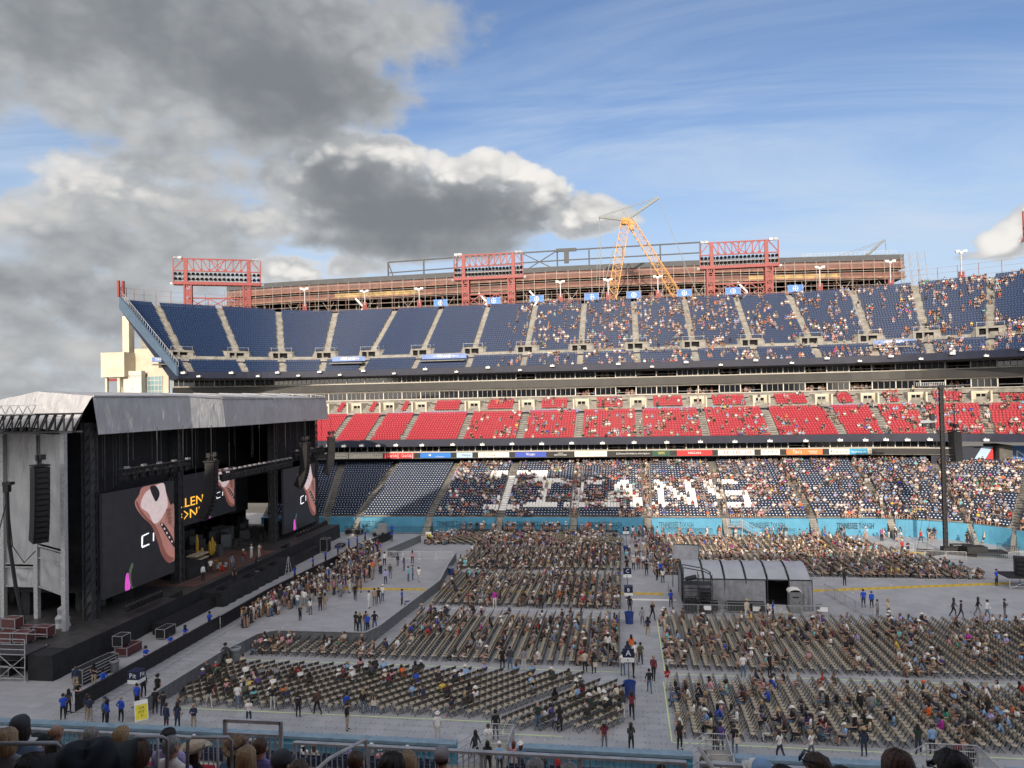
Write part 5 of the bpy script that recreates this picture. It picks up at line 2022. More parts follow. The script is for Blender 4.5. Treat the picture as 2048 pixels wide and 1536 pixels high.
# ------------------------------------------------------------------ video screens
GUI = [(790, 660), (860, 645), (930, 632), (950, 690), (975, 760), (1000, 830), (1003, 960), (1005, 1095), (985, 1118), (955, 1122), (915, 1075), (885, 990), (850, 900), (800, 850), (755, 790), (745, 745), (770, 705)]
PKG = [(805, 700), (860, 660), (930, 635), (950, 700), (960, 770), (930, 830), (895, 875), (860, 880), (830, 820), (780, 775)]
NECK = [(840, 660), (880, 652), (905, 700), (885, 745), (868, 735)]
BRIDGE = [(905, 880), (935, 890), (985, 960), (1003, 1000), (1003, 1030), (965, 985), (920, 915)]
HAND = [(960, 790), (985, 768), (1004, 772), (1004, 905), (975, 900), (950, 870), (940, 835)]
FLO = [(690, 1185), (702, 1190), (712, 1240), (706, 1290), (690, 1300), (679, 1280), (682, 1220)]
LEAF = [(702, 1180), (722, 1122), (730, 1140), (716, 1190), (722, 1270), (735, 1265), (720, 1290), (708, 1240)]
EDGE = [(750, 745), (762, 790), (805, 852), (852, 905), (885, 990), (912, 1070), (950, 1120), (985, 1116), (1000, 1095), (970, 1085), (935, 1045), (905, 960), (870, 890), (820, 845), (778, 790), (764, 750)]
MARKC = [(782, 965), (788, 955), (830, 938), (831, 945), (793, 962), (790, 1020), (833, 1006), (833, 1014), (788, 1033), (781, 1025)]
MARKI = [(857, 942), (865, 938), (864, 990), (856, 993)]


def uv(p):
    s = (p[0] - 556) / 450
    yt, yb = 690 - 70 * s, 1340 - 160 * s
    return s, 1 - (p[1] - yt) / (yb - yt)


def spline(P):
    out, n = [], len(P)
    for i in range(n):
        a, b, c, d = (Vector(P[(i + k) % n]) for k in (-1, 0, 1, 2))
        for t in (0, .25, .5, .75):
            out.append(tuple(.5 * (2 * b + (c - a) * t + (2 * a - 5 * b + 4 * c - d) * t * t + (3 * b - a - 3 * c + d) * t ** 3)))
    return out


def screen(label, x, y0, y1, z0, z1, dx=0.0, sub=None):
    t = thing('video_screen', label, 'screen', (x, (y0 + y1) / 2, z0), 0, 'video screens on the stage')
    w, h = y1 - y0, z1 - z0
    MB().box(-.3, 0, -w / 2, w / 2, 0, h).build('panel', 'screen_dark', t)

    def art(pts, nm, m, off, smooth_=True):
        P = [((off), (uv(p)[0] - .5) * w, uv(p)[1] * h) for p in pts]
        if sub:
            P = [(off, (sub[0] + uv(p)[0] * sub[2] - .5) * w, (sub[1] + uv(p)[1] * sub[3]) * h) for p in pts]
        if smooth_:
            P = spline(P)
        b = MB().poly([(off, min(w / 2 - .01, q[1]), max(.02, min(h - .02, q[2]))) for q in P])
        b.build(nm, m, t)
    art(GUI, 'guitar_picture', 'screen_pink', .010)
    art(EDGE, 'guitar_picture', 'screen_edge', .013)
    art(PKG, 'guitar_picture', 'screen_white', .016)
    art(NECK, 'guitar_picture', 'screen_dark', .022)
    art(BRIDGE, 'guitar_picture', 'screen_dark', .022)
    art(HAND, 'hand_picture', 'screen_skin', .028)
    for q in range(4):
        art([(945 + q * 5, 800 + q * 24), (968 + q * 4, 790 + q * 24), (985, 800 + q * 25), (962 + q * 3, 815 + q * 25)], 'hand_picture', 'screen_edge', .034)
    for q in range(5):
        art([(912 + q * 17, 885 + q * 26), (920 + q * 17, 885 + q * 26), (922 + q * 17, 896 + q * 26), (914 + q * 17, 896 + q * 26)], 'guitar_picture', 'screen_white', .034)
    art(FLO, 'flower_picture', 'screen_flower', .010)
    art(LEAF, 'flower_picture', 'screen_leaf', .013)
    art(MARKC, 'lettering', 'screen_text', .012, False)
    art(MARKI, 'lettering', 'screen_text', .012, False)
    return t


screen('large video screen at the near side of the stage with a pink guitar close-up', -47.6, 61.9, 72.9, 3.7, 13.4)
screen('far video screen beside the empty seats, showing the same guitar and flower', -47.6, 98.6, 109.4, 2.9, 12.0)
tc_ = screen('wide centre video screen over the band with amber lettering', -54.6, 77.6, 98.2, 6.3, 12.6, sub=(.52, .0, .46, 1.0))
for s_, z_ in (('LLEN', 4.55), ('ONL', 3.05)):
    for dz, hh in ((0, 1.15), (.0, .62)):
        o, w0 = text_mesh(s_, 'screen_amber')
        inst(o, 'lettering', tc_, Matrix.Translation((.02 + dz, -.6, z_ - 1.75)) @ Matrix.Rotation(rad(90), 4, 'Z') @ Matrix.Rotation(rad(90), 4, 'X') @ Matrix.Diagonal((5.2 / w0, hh / .72, 1, 1)))
        break

# ------------------------------------------------------------------ flown speakers and lighting
box_me = MB().hull8([(-.55, -.6, 0), (.55, -.6, 0), (.55, .6, 0), (-.55, .6, 0), (-.6, -.6, .44), (.6, -.6, .44), (.6, .6, .44), (-.6, .6, .44)]).cbox((.64, 0, .22), (.05, .9, .3)).mesh('speaker_box', ['black'])


def line_array(label, x, y, ztop, n, rz, curve=.06, h=.46, up_=1.6, s=1.0):
    t = thing('line_array', label, 'loudspeaker', (x, y, ztop), rz, 'hanging loudspeaker arrays at the stage')
    a, px, pz = 0.0, 0.0, 0.0
    for i in range(n):
        a = curve * (i / n) ** 2 * n * .9
        px -= math.sin(a) * h * s
        pz -= math.cos(a) * h * s
        inst(box_me, 'speaker_box', t, Matrix.Translation((px, 0, pz)) @ Matrix.Rotation(a, 4, 'Y') @ Matrix.Scale(s, 4))
    k = MB().cbox((0, 0, .12), (1.3, 1.2, .14)).bar((0, 0, .15), (0, 0, up_), .06).bar((-.4, 0, .2), (0, 0, .9), .08).bar((.4, 0, .2), (0, 0, .9), .08).cbox((-.3, 0, .75), (.4, .4, .5)).cbox((.35, .1, .85), (.35, .4, .45))
    k.build('rigging_frame', 'black', t)
    return t


line_array('tall black line array hanging in front of the silver side wall', -49.6, 56.9, 16.4, 14, -.55, .02, up_=2.9)
line_array('curved black line array left of the amber lettering', -44.0, 74.2, 15.2, 15, .1, .05, up_=4, s=.9)
line_array('curved black line array against the far video screen', -44.2, 98.5, 15.6, 15, -.05, .05, up_=3.5, s=.9)
line_array('outermost curved line array beside the empty blue seats', -45.2, 110.2, 15.8, 14, .55, .045, up_=3, s=.9)
line_array('short black line array in front of the centre screen', -45.6, 76.9, 14.3, 11, .35, .035, up_=4.6, s=.85)

head_me = MB().cbox((0, 0, .1), (.4, .4, .2)).cbox((-.22, 0, -.1), (.08, .2, .4)).cbox((.22, 0, -.1), (.08, .2, .4)).lathe([(.13, -.45), (.2, -.3), (.19, 0), (.1, .06)], 8).mesh('moving_head', ['black'])


def light_bar(label, x, y0, y1, z, n):
    t = thing('lighting_truss', label, 'lighting truss', (x, (y0 + y1) / 2, z), 0)
    w = y1 - y0
    k = MB()
    for dx in (-.25, .25):
        for dz in (0, .5):
            k.bar((dx, -w / 2, dz), (dx, w / 2, dz), .07)
    m_ = int(w / .6)
    for i in range(m_):
        a, b = -w / 2 + w * i / m_, -w / 2 + w * (i + 1) / m_
        k.bar((.25, a, 0), (.25, b, .5), .04).bar((-.25, a, .5), (.25, b, .5), .04)
    for q in (-.4, 0, .4):
        k.bar((0, w * q, .5), (0, w * q, 19.3 - z), .04)
    k.build('truss', 'dark_metal', t)
    for i in range(n):
        inst(head_me, 'moving_head', t, T(0, -w / 2 + w * (i + .5) / n, -.1, R.uniform(0, 3), 1.3))
        if i % 2 == 0:
            MB().cbox((.2, -w / 2 + w * (i + .5) / n, .62), (.3, .5, .2)).build('work_light', 'lamp_grey', t)


light_bar('black lighting truss above the near video screen', -46.2, 62.6, 73.6, 15.1, 9)
light_bar('long lighting truss full of lamps over the band', -45.8, 79.2, 97.5, 13.2, 30)
light_bar('black lighting truss above the far video screen', -46.2, 99.0, 110.0, 14.0, 9)
k = thing('cable_bundle', 'thick black cable bundle hanging from a hoist beside the near line array', 'cable', (-52.8, 56.9, 2))
MB().tube([(0, 0, 12.3), (.15, 0, 8), (.6, .2, 4), (1.3, .4, .3)], .16, 6).tube([(.1, 0, 11.2), (.5, 0, 7.6), (1.6, 0, 6.2), (2.7, 0, 7.2)], .05, 5).tube([(0, 0, 11.6), (-1.0, 0, 8.2), (-3.2, 0, 5.8)], .05, 5).build('cable', 'black', k)
MB().cbox((0, 0, 12.6), (.5, .4, .7)).cbox((.15, 0, 13.0), (.8, .5, .25)).bar((0, 0, 13.0), (0, 0, 18), .04).build('hoist', 'black', k)

# ------------------------------------------------------------------ on and around the stage
for x, y, hs, lab in ((-52.4, 85.4, (3.4, 1.3, 1.6), 'tall golden cactus prop with one high stem on the stage'), (-52.0, 87.6, (2.2, 2.6, 1.9), 'shorter golden cactus prop with several stems on the stage')):
    t = thing('cactus_prop', lab, 'cactus', (x, y, 2.0), 0, 'golden cactus props on stage')
    for i, hh in enumerate(hs):
        yy = (i - 1) * .55
        MB().tube([(0, yy * .6, .3), (0, yy, .7), (0, yy, hh * .8), (0, yy, hh)], [.15, .20, .20, .08], 8).build('stem', 'cactus_gold', t, smooth=True)
    MB().cbox((0, 0, .18), (.9, 1.6, .36)).build('base', 'black', t)
t = thing('covered_drum_riser', 'black draped drum riser behind the musicians', 'riser', (-49.6, 78.0, 2.03))
MB().hull8([(-1.6, -2.0, 0), (1.6, -2.0, 0), (1.6, 2.0, 0), (-1.6, 2.0, 0), (-1.3, -1.6, 1.5), (1.3, -1.6, 1.2), (1.4, 1.7, 1.4), (-1.3, 1.7, 1.6)]).build('drape', 'black_fabric', t)
t = thing('keyboard_rack', 'pale stacked keyboards and pedal cases on the stage', 'keyboards', (-50.2, 81.4, 3.4))
MB().box(-.6, .6, -1.4, 1.4, .25, .4).box(-.6, .6, -1.4, 1.4, -.25, -.1).build('shelf', 'tan_seat', t)
MB().box(-.5, .5, -1.3, 1.3, -1.37, -.26).build('case', 'black', t)
t = thing('drum_kit', 'small drum kit with cymbals among the musicians', 'drum kit', (-46.6, 80.6, 2.03))
for dx, dy, r_, z_, h_ in ((0, 0, .32, .1, .5), (-.5, .3, .2, .6, .25), (.1, .6, .2, .6, .25), (.5, -.3, .2, .55, .2), (-.3, -.5, .22, .4, .4)):
    MB().lathe([(r_, z_), (r_, z_ + h_)], 10, (dx, dy, 0)).build('drum', 'guitar_red' if dx == 0 else 'grey_metal', t)
for dx, dy, z_ in ((-.8, 0, 1.2), (.5, .7, 1.3), (.2, -.9, 1.15)):
    MB().lathe([(.24, z_), (.03, z_ + .05)], 10, (dx, dy, 0)).bar((dx, dy, 0), (dx, dy, z_), .03).build('cymbal', 'cactus_gold', t)
wedge = MB().hull8([(-.35, -.35, 0), (.35, -.35, 0), (.35, .35, 0), (-.35, .35, 0), (-.3, -.35, .15), (.35, -.35, .45), (.35, .35, .45), (-.3, .35, .15)])
wed_me = wedge.mesh('stage_monitor', ['black'])
for i, (x, y, z) in enumerate(((-43.2, 74.6, 1.48), (-43.2, 80.2, 1.48), (-43.2, 83.3, 1.48), (-43.2, 86.2, 1.48), (-45.3, 69.5, 2.0), (-45.3, 94.0, 2.0))):
    inst(wed_me, 'stage_monitor', None, T(x, y, z, 0, 1.3), label='black wedge stage monitor at the front edge, %s from the near end' % ordn(i + 1), category='monitor', group='wedge monitors along the stage edge')
sub_me = MB().box(-.45, .45, -.55, .55, 0, 1.05).mesh('subwoofer', ['black'])
for i in range(9):
    inst(sub_me, 'subwoofer', None, T(-43.6, 64.4 + i * 1.02, 0), label='black subwoofer before the stage skirt, %s from the near end of the left row' % ordn(i + 1), category='subwoofer', group='black subwoofers in front of the stage')
for i in range(9):
    inst(sub_me, 'subwoofer', None, T(-43.5, 91.5 + i * 1.02, 0), label='black subwoofer before the stage skirt, %s from the near end of the right row' % ordn(i + 1), category='subwoofer', group='black subwoofers in front of the stage')
for i in range(22):
    y = 62.4 + i * .5 if i < 11 else 98.6 + (i - 11) * 1.0
    inst(head_me, 'moving_head', None, Matrix.Translation((-45.6, y, 2.75)) @ Matrix.Rotation(math.pi, 4, 'X'), label='small black stage lamp below the %s video screen, %s in its row' % ('near' if i < 11 else 'far', ordn(i % 11 + 1)), category='stage lamp', group='floor lamps below the screens')


def case(label, x, y, z, w, d, h, rz=0.0, m='black', open_=False, name='road_case'):
    t = thing(name, label, 'case', (x, y, z), rz)
    MB().box(-w / 2, w / 2, -d / 2, d / 2, .12, h).build('body', m, t)
    e = MB()
    for sx in (-1, 1):
        for sy in (-1, 1):
            e.bar((sx * w / 2, sy * d / 2, .12), (sx * w / 2, sy * d / 2, h), .05)
            e.cbox((sx * (w / 2 - .1), sy * (d / 2 - .1), .06), (.1, .1, .12))
        e.bar((sx * w / 2, -d / 2, h), (sx * w / 2, d / 2, h), .05).bar((-w / 2, sx * d / 2, h), (w / 2, sx * d / 2, h), .05).bar((-w / 2, sx * d / 2, .14), (w / 2, sx * d / 2, .14), .05)
    e.build('edge', 'grey_metal', t)
    if open_:
        s = MB()
        for i in range(4):
            s.box(w / 2, w / 2 + .02, -d / 2 + .1, d / 2 - .1, .25 + i * h * .2, .32 + i * h * .2)
        s.build('rail', 'galv', t)
    return t


case('long black rack case with pale rails near the stage corner', -41.9, 53.6, 0, .9, 3.8, 1.25, -.06, 'black', True)
case('black road case with metal edges halfway along the stage skirt', -42.4, 63.4, 0, .9, 1.7, .95)
case('dark red-brown case on the floor below stacked speakers', -42.9, 58.9, 0, 1.1, 2.0, .8, 0, 'road_case')
case('black speaker stacked on a dark case by the skirt', -43.2, 58.4, .8, .9, 1.1, 1.0)
case('black equipment stack before the far half of the stage', -42.6, 101.2, 0, 1.0, 1.4, 1.9)
case('black case below the far end of the stage', -41.6, 104.2, 0, 1.0, 1.8, .5)
for i, (x, y, z) in enumerate(((-50.9, 54.8, 2.1), (-49.5, 54.9, 2.1), (-50.4, 56.2, 2.1), (-48.9, 56.4, 2.1), (-51.2, 55.6, 3.0))):
    case('dark red case on the scaffold landing, %s of the group' % ('front left', 'front right', 'rear left', 'rear right', 'topmost')[i], x, y, z, 1.3, .9, .9, 0, 'road_case')
# scaffold landing
t = thing('scaffold_landing', 'galvanised scaffold landing with guard rails at the stage corner', 'scaffold', (-49.2, 53.2, 0))
k = MB()
for x in (-2.2, .05, 2.3):
    for y in (-1.1, 1.1):
        k.bar((x, y, 0), (x, y, 3.3 if y < 0 else 2.2), .06).cbox((x, y, .03), (.35, .35, .06))
for z in (.25, 1.1, 2.1, 2.5, 2.9, 3.3):
    k.bar((-2.2, -1.1, z), (2.3, -1.1, z), .05)
for x0 in (-2.2, .05):
    k.bar((x0, -1.1, .3), (x0 + 2.25, -1.1, 2.0), .05).bar((x0 + 2.25, -1.1, .3), (x0, -1.1, 2.0), .05)
k.bar((-2.2, 1.1, 3.0), (2.3, 1.1, 3.0), .05)
k.build('frame', 'galv', t)
MB().box(-2.25, 2.35, -1.1, 1.4, 2.02, 2.1).build('deck', 'dark_metal', t)
case('black case stored under the scaffold landing', -49.9, 53.4, 0, 1.8, 1.2, .9)
t = thing('covered_winch', 'machine wrapped in pale plastic sheet on the stage corner', 'wrapped machine', (-49.7, 59.4, 2.0))
MB().lathe([(.7, 0), (.55, .4), (.6, .8), (.36, 1.1), (.4, 1.6), (.16, 1.8)], 9).build('sheet', 'bin_bag', t)
t = thing('ladder', 'step ladder standing against the stage front', 'ladder', (-41.6, 87.2, 0))
MB().bar((-.3, -.4, 0), (0, -.1, 2.3), .06).bar((.3, -.4, 0), (0, -.1, 2.3), .06).bar((-.3, .5, 0), (0, .1, 2.3), .05).bar((.3, .5, 0), (0, .1, 2.3), .05).build('frame', 'galv', t)
for i in range(5):
    MB().cbox((0, -.36 + i * .06, .4 + i * .38), (.5 - i * .08, .08, .03)).build('rung', 'galv', t)


# ------------------------------------------------------------------ barriers
def run(p, q, step):
    p, q = Vector(p), Vector(q)
    n = max(1, round((q - p).length / step))
    rz = math.atan2(q.y - p.y, q.x - p.x)
    for i in range(n):
        yield p + (q - p) * ((i + .5) / n), rz, (q - p).length / n


t = thing('stage_barrier', 'long black crowd barrier with white foot plates in front of the stage', 'barrier', (-38.5, 47, 0))
bp_ = MB().box(-.5, .5, -.03, .03, .08, 1.22).box(-.5, .5, -.16, .05, 1.22, 1.28).bar((-.48, .05, 0), (-.48, .9, 1.1 * .1), .05).mesh('barrier_panel', ['black'])
ft_ = MB().box(-.48, .48, -1.15, -.05, .02, .05).mesh('foot_plate', ['galv'])
for pts in (((-38.55, 47.2), (-38.55, 66.0)), ((-38.4, 66), (-38.6, 76)), ((-38.6, 76), (-37.0, 102.5)), ((-37.0, 102.5), (-35.8, 110.5))):
    for c, rz, w in run((*pts[0], 0), (*pts[1], 0), 1.0):
        mx = T(c.x + 38.5, c.y - 47, 0, rz)
        inst(bp_, 'barrier_panel', t, mx @ Matrix.Diagonal((w * .985, 1, 1, 1)))
        inst(ft_, 'foot_plate', t, mx @ Matrix.Diagonal((w * .97, 1, 1, 1)))


def mesh_fence(label, pts, name='pit_fence'):
    t = thing(name, label, 'fence', (*pts[0], 0))
    fme = MB()
    fme.box(-.5, .5, -.02, .02, .05, 1.08).bar((-.5, 0, 0), (-.5, 0, 1.15), .05).bar((-.25, -.03, .05), (-.25, -.03, 1.1), .02).bar((0, -.03, .05), (0, -.03, 1.1), .02).bar((.25, -.03, .05), (.25, -.03, 1.1), .02)
    fme.box(-.5, .5, -.09, .09, 1.10, 1.16, 1)
    fme = fme.mesh('fence_panel', ['bin_grey', 'galv'])
    for a, b in zip(pts, pts[1:]):
        for c, rz, w in run((*a, 0), (*b, 0), 1.15):
            inst(fme, 'fence_panel', t, T(c.x - pts[0][0], c.y - pts[0][1], 0, rz) @ Matrix.Diagonal((w * .99, 1, 1, 1)))


mesh_fence('grey panel fence closing the near side of the standing pit', [(-33.4, 47.6), (-33.2, 56.5), (-32.4, 61.6), (-31.2, 62.7), (-22.9, 62.8), (-22.3, 64.6)])
mesh_fence('grey panel fence between the standing pit and the seated rows', [(-22.3, 64.7), (-20.9, 81.5), (-21.9, 90), (-22.4, 96.6)])
mesh_fence('low grey fence panels by the black barrier at the far pit corner', [(-32.4, 98.2), (-30.6, 108.6)])
# white barricades along the far side of the pit
bar_me = MB()
for z in (.1, 1.05):
    bar_me.bar((-1.1, 0, z), (1.1, 0, z), .045)
for sx in (-1.1, 1.1):
    bar_me.bar((sx, 0, 0), (sx, 0, 1.05), .045).bar((sx * .9, -.3, .02), (sx * .9, .3, .02), .05)
for i in range(1, 16):
    bar_me.bar((-1.1 + i * 2.2 / 16, 0, .1), (-1.1 + i * 2.2 / 16, 0, 1.05), .018)
bar_w = bar_me.mesh('barricade', ['white_paint'])
bar_g = bar_me.mesh('barricade', ['galv'])
for i in range(4):
    inst(bar_w, 'barricade', None, T(-31.0 + i * 2.3, 96.9, 0), label='white barricade across the far end of the pit, %s from the left' % ordn(i + 1), category='barricade', group='white barricades across the pit')
# ------------------------------------------------------------------ mixing tent
TN = thing('mixing_tent', 'long grey tent with dark open doorway standing on the stadium floor', 'tent', (12, 80, 0))


def arch(t):
    """roof cross-section: y across (76.4..82.6), z"""
    return [(76.4, 2.95), (77.0, 3.25), (78.1, 3.75), (79.4, 4.05), (80.6, 4.0), (81.8, 3.6), (82.6, 2.95)]


xs = [5.5, 7.55, 9.6, 11.65, 13.7, 15.75, 17.9]
for i in range(6):
    mb = MB()
    A = arch(0)
    for j in range(len(A) - 1):
        m = 4
        for q in range(m):
            xa, xb = xs[i] + (xs[i + 1] - xs[i]) * q / m + (.06 if q == 0 else 0), xs[i] + (xs[i + 1] - xs[i]) * (q + 1) / m - (.06 if q == m - 1 else 0)
            s0, s1 = -.10 * math.sin(math.pi * q / m), -.10 * math.sin(math.pi * (q + 1) / m)
            mb.quad((xa - 12, A[j][0] - 80, A[j][1] + s0), (xb - 12, A[j][0] - 80, A[j][1] + s1), (xb - 12, A[j + 1][0] - 80, A[j + 1][1] + s1), (xa - 12, A[j + 1][0] - 80, A[j + 1][1] + s0))
    mb.build('roof_panel', 'tent_roof', TN, smooth=True)
k = MB()
for x in xs:
    for dx in (-.09, .09):
        k.tube([(x + dx - 12, a - 80, b + .015) for a, b in arch(0)], .018, 4)
    k.bar((x - 12, -3.6, 0), (x - 12, -3.6, 2.95), .09).bar((x - 12, 2.6, 0), (x - 12, 2.6, 2.95), .09)
k.bar((-6.5, -3.6, 2.95), (5.9, -3.6, 2.95), .1)
k.build('frame', 'dark_metal', TN)


def tcloth(x0, x1, y, z0, z1, name='wall_panel', n=26, amp=.06):
    mb = MB()
    for i in range(n):
        xa, xb = x0 + (x1 - x0) * i / n, x0 + (x1 - x0) * (i + 1) / n
        ya, yb = y + amp * math.sin(i * 1.3) * (1 + .4 * math.sin(i * .5)), y + amp * math.sin((i + 1) * 1.3) * (1 + .4 * math.sin((i + 1) * .5))
        mb.quad((xa, ya - .1, z0), (xb, yb - .1, z0), (xb, y, z1), (xa, y, z1))
    return mb.build(name, 'tent_wall', TN, smooth=True)


tcloth(-6.5, -2.4, -3.62, .05, 2.93)
tcloth(-2.4, 1.5, -3.62, .05, 2.93)
tcloth(3.75, 5.9, -3.62, .05, 2.93, n=20, amp=.14)
MB().quad((-6.5, 2.6, 0), (5.9, 2.6, 0), (5.9, 2.6, 2.95), (-6.5, 2.6, 2.95)).quad((5.9, -3.6, 0), (6.7, 2.6, 0), (5.9, 2.6, 2.95), (5.9, -3.6, 2.95)).quad((-6.5, 2.6, 0), (-6.5, -1.5, 0), (-6.5, -1.5, 3.2), (-6.5, 2.6, 2.95)).build('wall_panel', 'tent_wall', TN)
MB().box(-6.4, 5.8, -3.0, 2.5, .02, .45).build('floor_deck', 'black', TN)
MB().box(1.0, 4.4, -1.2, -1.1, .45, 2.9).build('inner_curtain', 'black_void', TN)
MB().hull8([(1.5, -4.9, .02), (3.4, -4.9, .02), (3.4, -3.2, .38), (1.5, -3.2, .38), (1.5, -4.9, .06), (3.4, -4.9, .06), (3.4, -3.2, .44), (1.5, -3.2, .44)]).build('ramp', 'plywood_ramp', TN)
# scaffold tower with a spotlight operator
t = thing('follow_spot_tower', 'dark scaffold tower with a mesh cover at the front left of the tent', 'scaffold tower', (6.8, 74.9, 0))
k = MB()
for x in (-1.35, .1, 1.35):
    for y in (-.65, .65):
        k.bar((x, y, 0), (x, y, 3.9 if x > 0 else 4.5), .07)
for z in (.1, .9, 1.4, 2.2, 2.9):
    for y in (-.65, .65):
        k.bar((-1.35, y, z), (1.35, y, z), .05)
k.bar((-1.35, -.66, .2), (.1, -.66, 2.2), .05).bar((-1.35, -.66, 2.2), (.1, -.66, .3), .05).bar((.1, -.66, 2.2), (1.35, -.66, 1.0), .05).bar((.1, -.66, 1.2), (1.35, -.66, .1), .05)
k.tube([(-1.35, -.65, 4.55), (.6, -.65, 4.2), (1.2, -.65, 3.9), (1.4, -.65, 3.3)], .06, 6).tube([(-1.35, .65, 4.55), (.6, .65, 4.2), (1.2, .65, 3.9), (1.4, .65, 3.3)], .06, 6)
k.build('frame', 'dark_metal', t)
MB().box(-1.35, 1.35, -.65, .65, 2.85, 2.93).box(-1.3, -.1, -.6, .6, .1, 1.3).build('deck', 'black', t)
for i in range(7):
    MB().box(.15, 1.3, -.6, .6, .3 + i * .32, .35 + i * .32).build('shelf', 'dark_metal', t)
MB().lathe([(.2, 0), (.28, .2), (.28, .9), (.2, 1.1)], 10).mesh('x', ['black'])
sp = MB().tube([(-1.1, -.1, 3.3), (-.1, .1, 3.5)], .22, 8).bar((-.6, 0, 2.9), (-.6, 0, 3.3), .08)
sp.build('spotlight', 'black', t)
t = thing('roof_frame_case', 'translucent plastic covered frame behind the tent roof', 'cover', (5.9, 84.6, 0))
MB().quad((-.9, 0, 3.2), (1.9, 0, 2.9), (2.1, .5, 4.55), (-.7, .5, 4.7)).quad((2.1, .5, 4.55), (-.7, .5, 4.7), (-.7, 1.6, 3.0), (2.1, 1.6, 3.0)).build('plastic_sheet', 'tent_wall', t)
MB().bar((-.9, 0, 0), (-.7, .5, 4.7), .08).bar((1.9, 0, 0), (2.1, .5, 4.6), .08).bar((-.7, .5, 4.7), (2.1, .5, 4.58), .08).build('frame', 'dark_metal', t)
# portable toilet
t = thing('portable_toilet', 'grey portable toilet with white roof beside the tent doorway', 'portable toilet', (16.1, 75.9, 0))
MB().box(-.55, .55, -.55, .55, .05, 2.0).build('cabin', 'toilet_grey', t)
MB().box(-.45, .45, -.575, -.553, .15, 1.9).build('door', 'toilet_grey', t)
MB().box(-.3, .3, -.60, -.578, 1.5, 1.62).box(.30, .36, -.60, -.578, .95, 1.1).build('latch', 'black', t)
mb = MB()
for i in range(6):
    a0, a1 = math.pi * i / 6, math.pi * (i + 1) / 6
    mb.hull8([(-.62 * math.cos(a), y, 2.0 + .33 * math.sin(a) - d) for d in (.06, 0) for a, y in ((a0, -.62), (a1, -.62), (a1, .62), (a0, .62))])
mb.build('roof', 'white_paint', t)
# crowd-control barricades around the tent
for i, (x, y, rz) in enumerate([(5.6 + j * 2.25, 74.0, .01) for j in range(3)] + [(13.0, 74.2, 0), (15.3, 74.2, 0), (17.6, 74.3, 0), (20.0, 74.5, 0)] + [(22.3, 75.3, 2.05), (21.7, 77.4, 1.75), (21.3, 79.6, 1.75), (20.9, 81.8, 1.75), (4.6, 79.6, 1.6), (4.4, 82.0, 1.6)]):
    lab = 'grey barricade along the tent front, %s from the aisle' % ordn(i + 1) if i < 7 else 'grey barricade right of the tent, %s from the front' % ordn(i - 6) if i < 11 else 'grey barricade left of the tent, %s from the front' % ordn(i - 10)
    inst(bar_g, 'barricade', None, T(x, y, 0, rz), label=lab, category='barricade', group='barricades around the tent')
sg_me = MB().box(-.35, .35, -.012, .012, 0, .42).mesh('notice', ['sign_white'])
for i, (x, y) in enumerate(((7.6, 73.9), (12.2, 73.95), (13.5, 74.05), (18.4, 74.2))):
    inst(sg_me, 'notice', None, T(x, y, .55), label='white notice tied to the barricade before the tent, %s from the left' % ordn(i + 1), category='notice', group='white notices on the tent barricades')
for i, (x, y, w) in enumerate(((7.6, 75.6, 2.4), (11.4, 75.5, 3.6))):
    case('black case behind the barricade at the tent wall, %s one' % ('left' if i == 0 else 'wider'), x, y, 0, w, .8, 1.0)


# ------------------------------------------------------------------ letter signs, bins, boards
def bin_(label, x, y, m, bag=True, s=1.0, group=None):
    t = thing('trash_bin', label, 'trash bin', (x, y, 0), 0, group)
    MB().lathe([(.30 * s, 0), (.36 * s, .82 * s), (.40 * s, .84 * s), (.40 * s, .92 * s), (.34 * s, .90 * s), (.31 * s, .60 * s)], 14).build('barrel', m, t)
    if bag:
        MB().lathe([(.41 * s, .80 * s), (.425 * s, .95 * s), (.37 * s, .965 * s), (.35 * s, .75 * s)], 14).build('liner', 'bin_bag', t)


G_ = 'trash bins along the aisle'
bin_('big blue trash bin under the letter A sign', 0.0, 53.8, 'bin_blue', False, 1.15, G_)
bin_('blue trash bin at the aisle corner beyond the letter A sign', .1, 70.9, 'bin_blue', False, 1.15, G_)
bin_('small blue bin far up the aisle below the letter D sign', 0.0, 101.6, 'bin_blue', False, 1.15, G_)
bin_('grey trash bin with clear liner behind the panel fence', -32.6, 58.2, 'bin_grey', True, 1.1)
bin_('grey trash bin with liner on the floor beside the stage rack case', -41.2, 54.8, 'bin_grey', True, 1.0)
bin_('dark trash bin in front of the tent barricades', 18.3, 75.6, 'bin_grey', True, .9)
bin_('blue bin inside the pit fence with white lining', -22.2, 73.4, 'bin_blue', True, 1.0)
bin_('grey bin at the far corner of the pit', -31.4, 97.6, 'bin_grey', True, 1.0)
bin_('blue bin by the pit fence beyond the yellow ramp', -21.3, 88.8, 'bin_blue', True, 1.0)


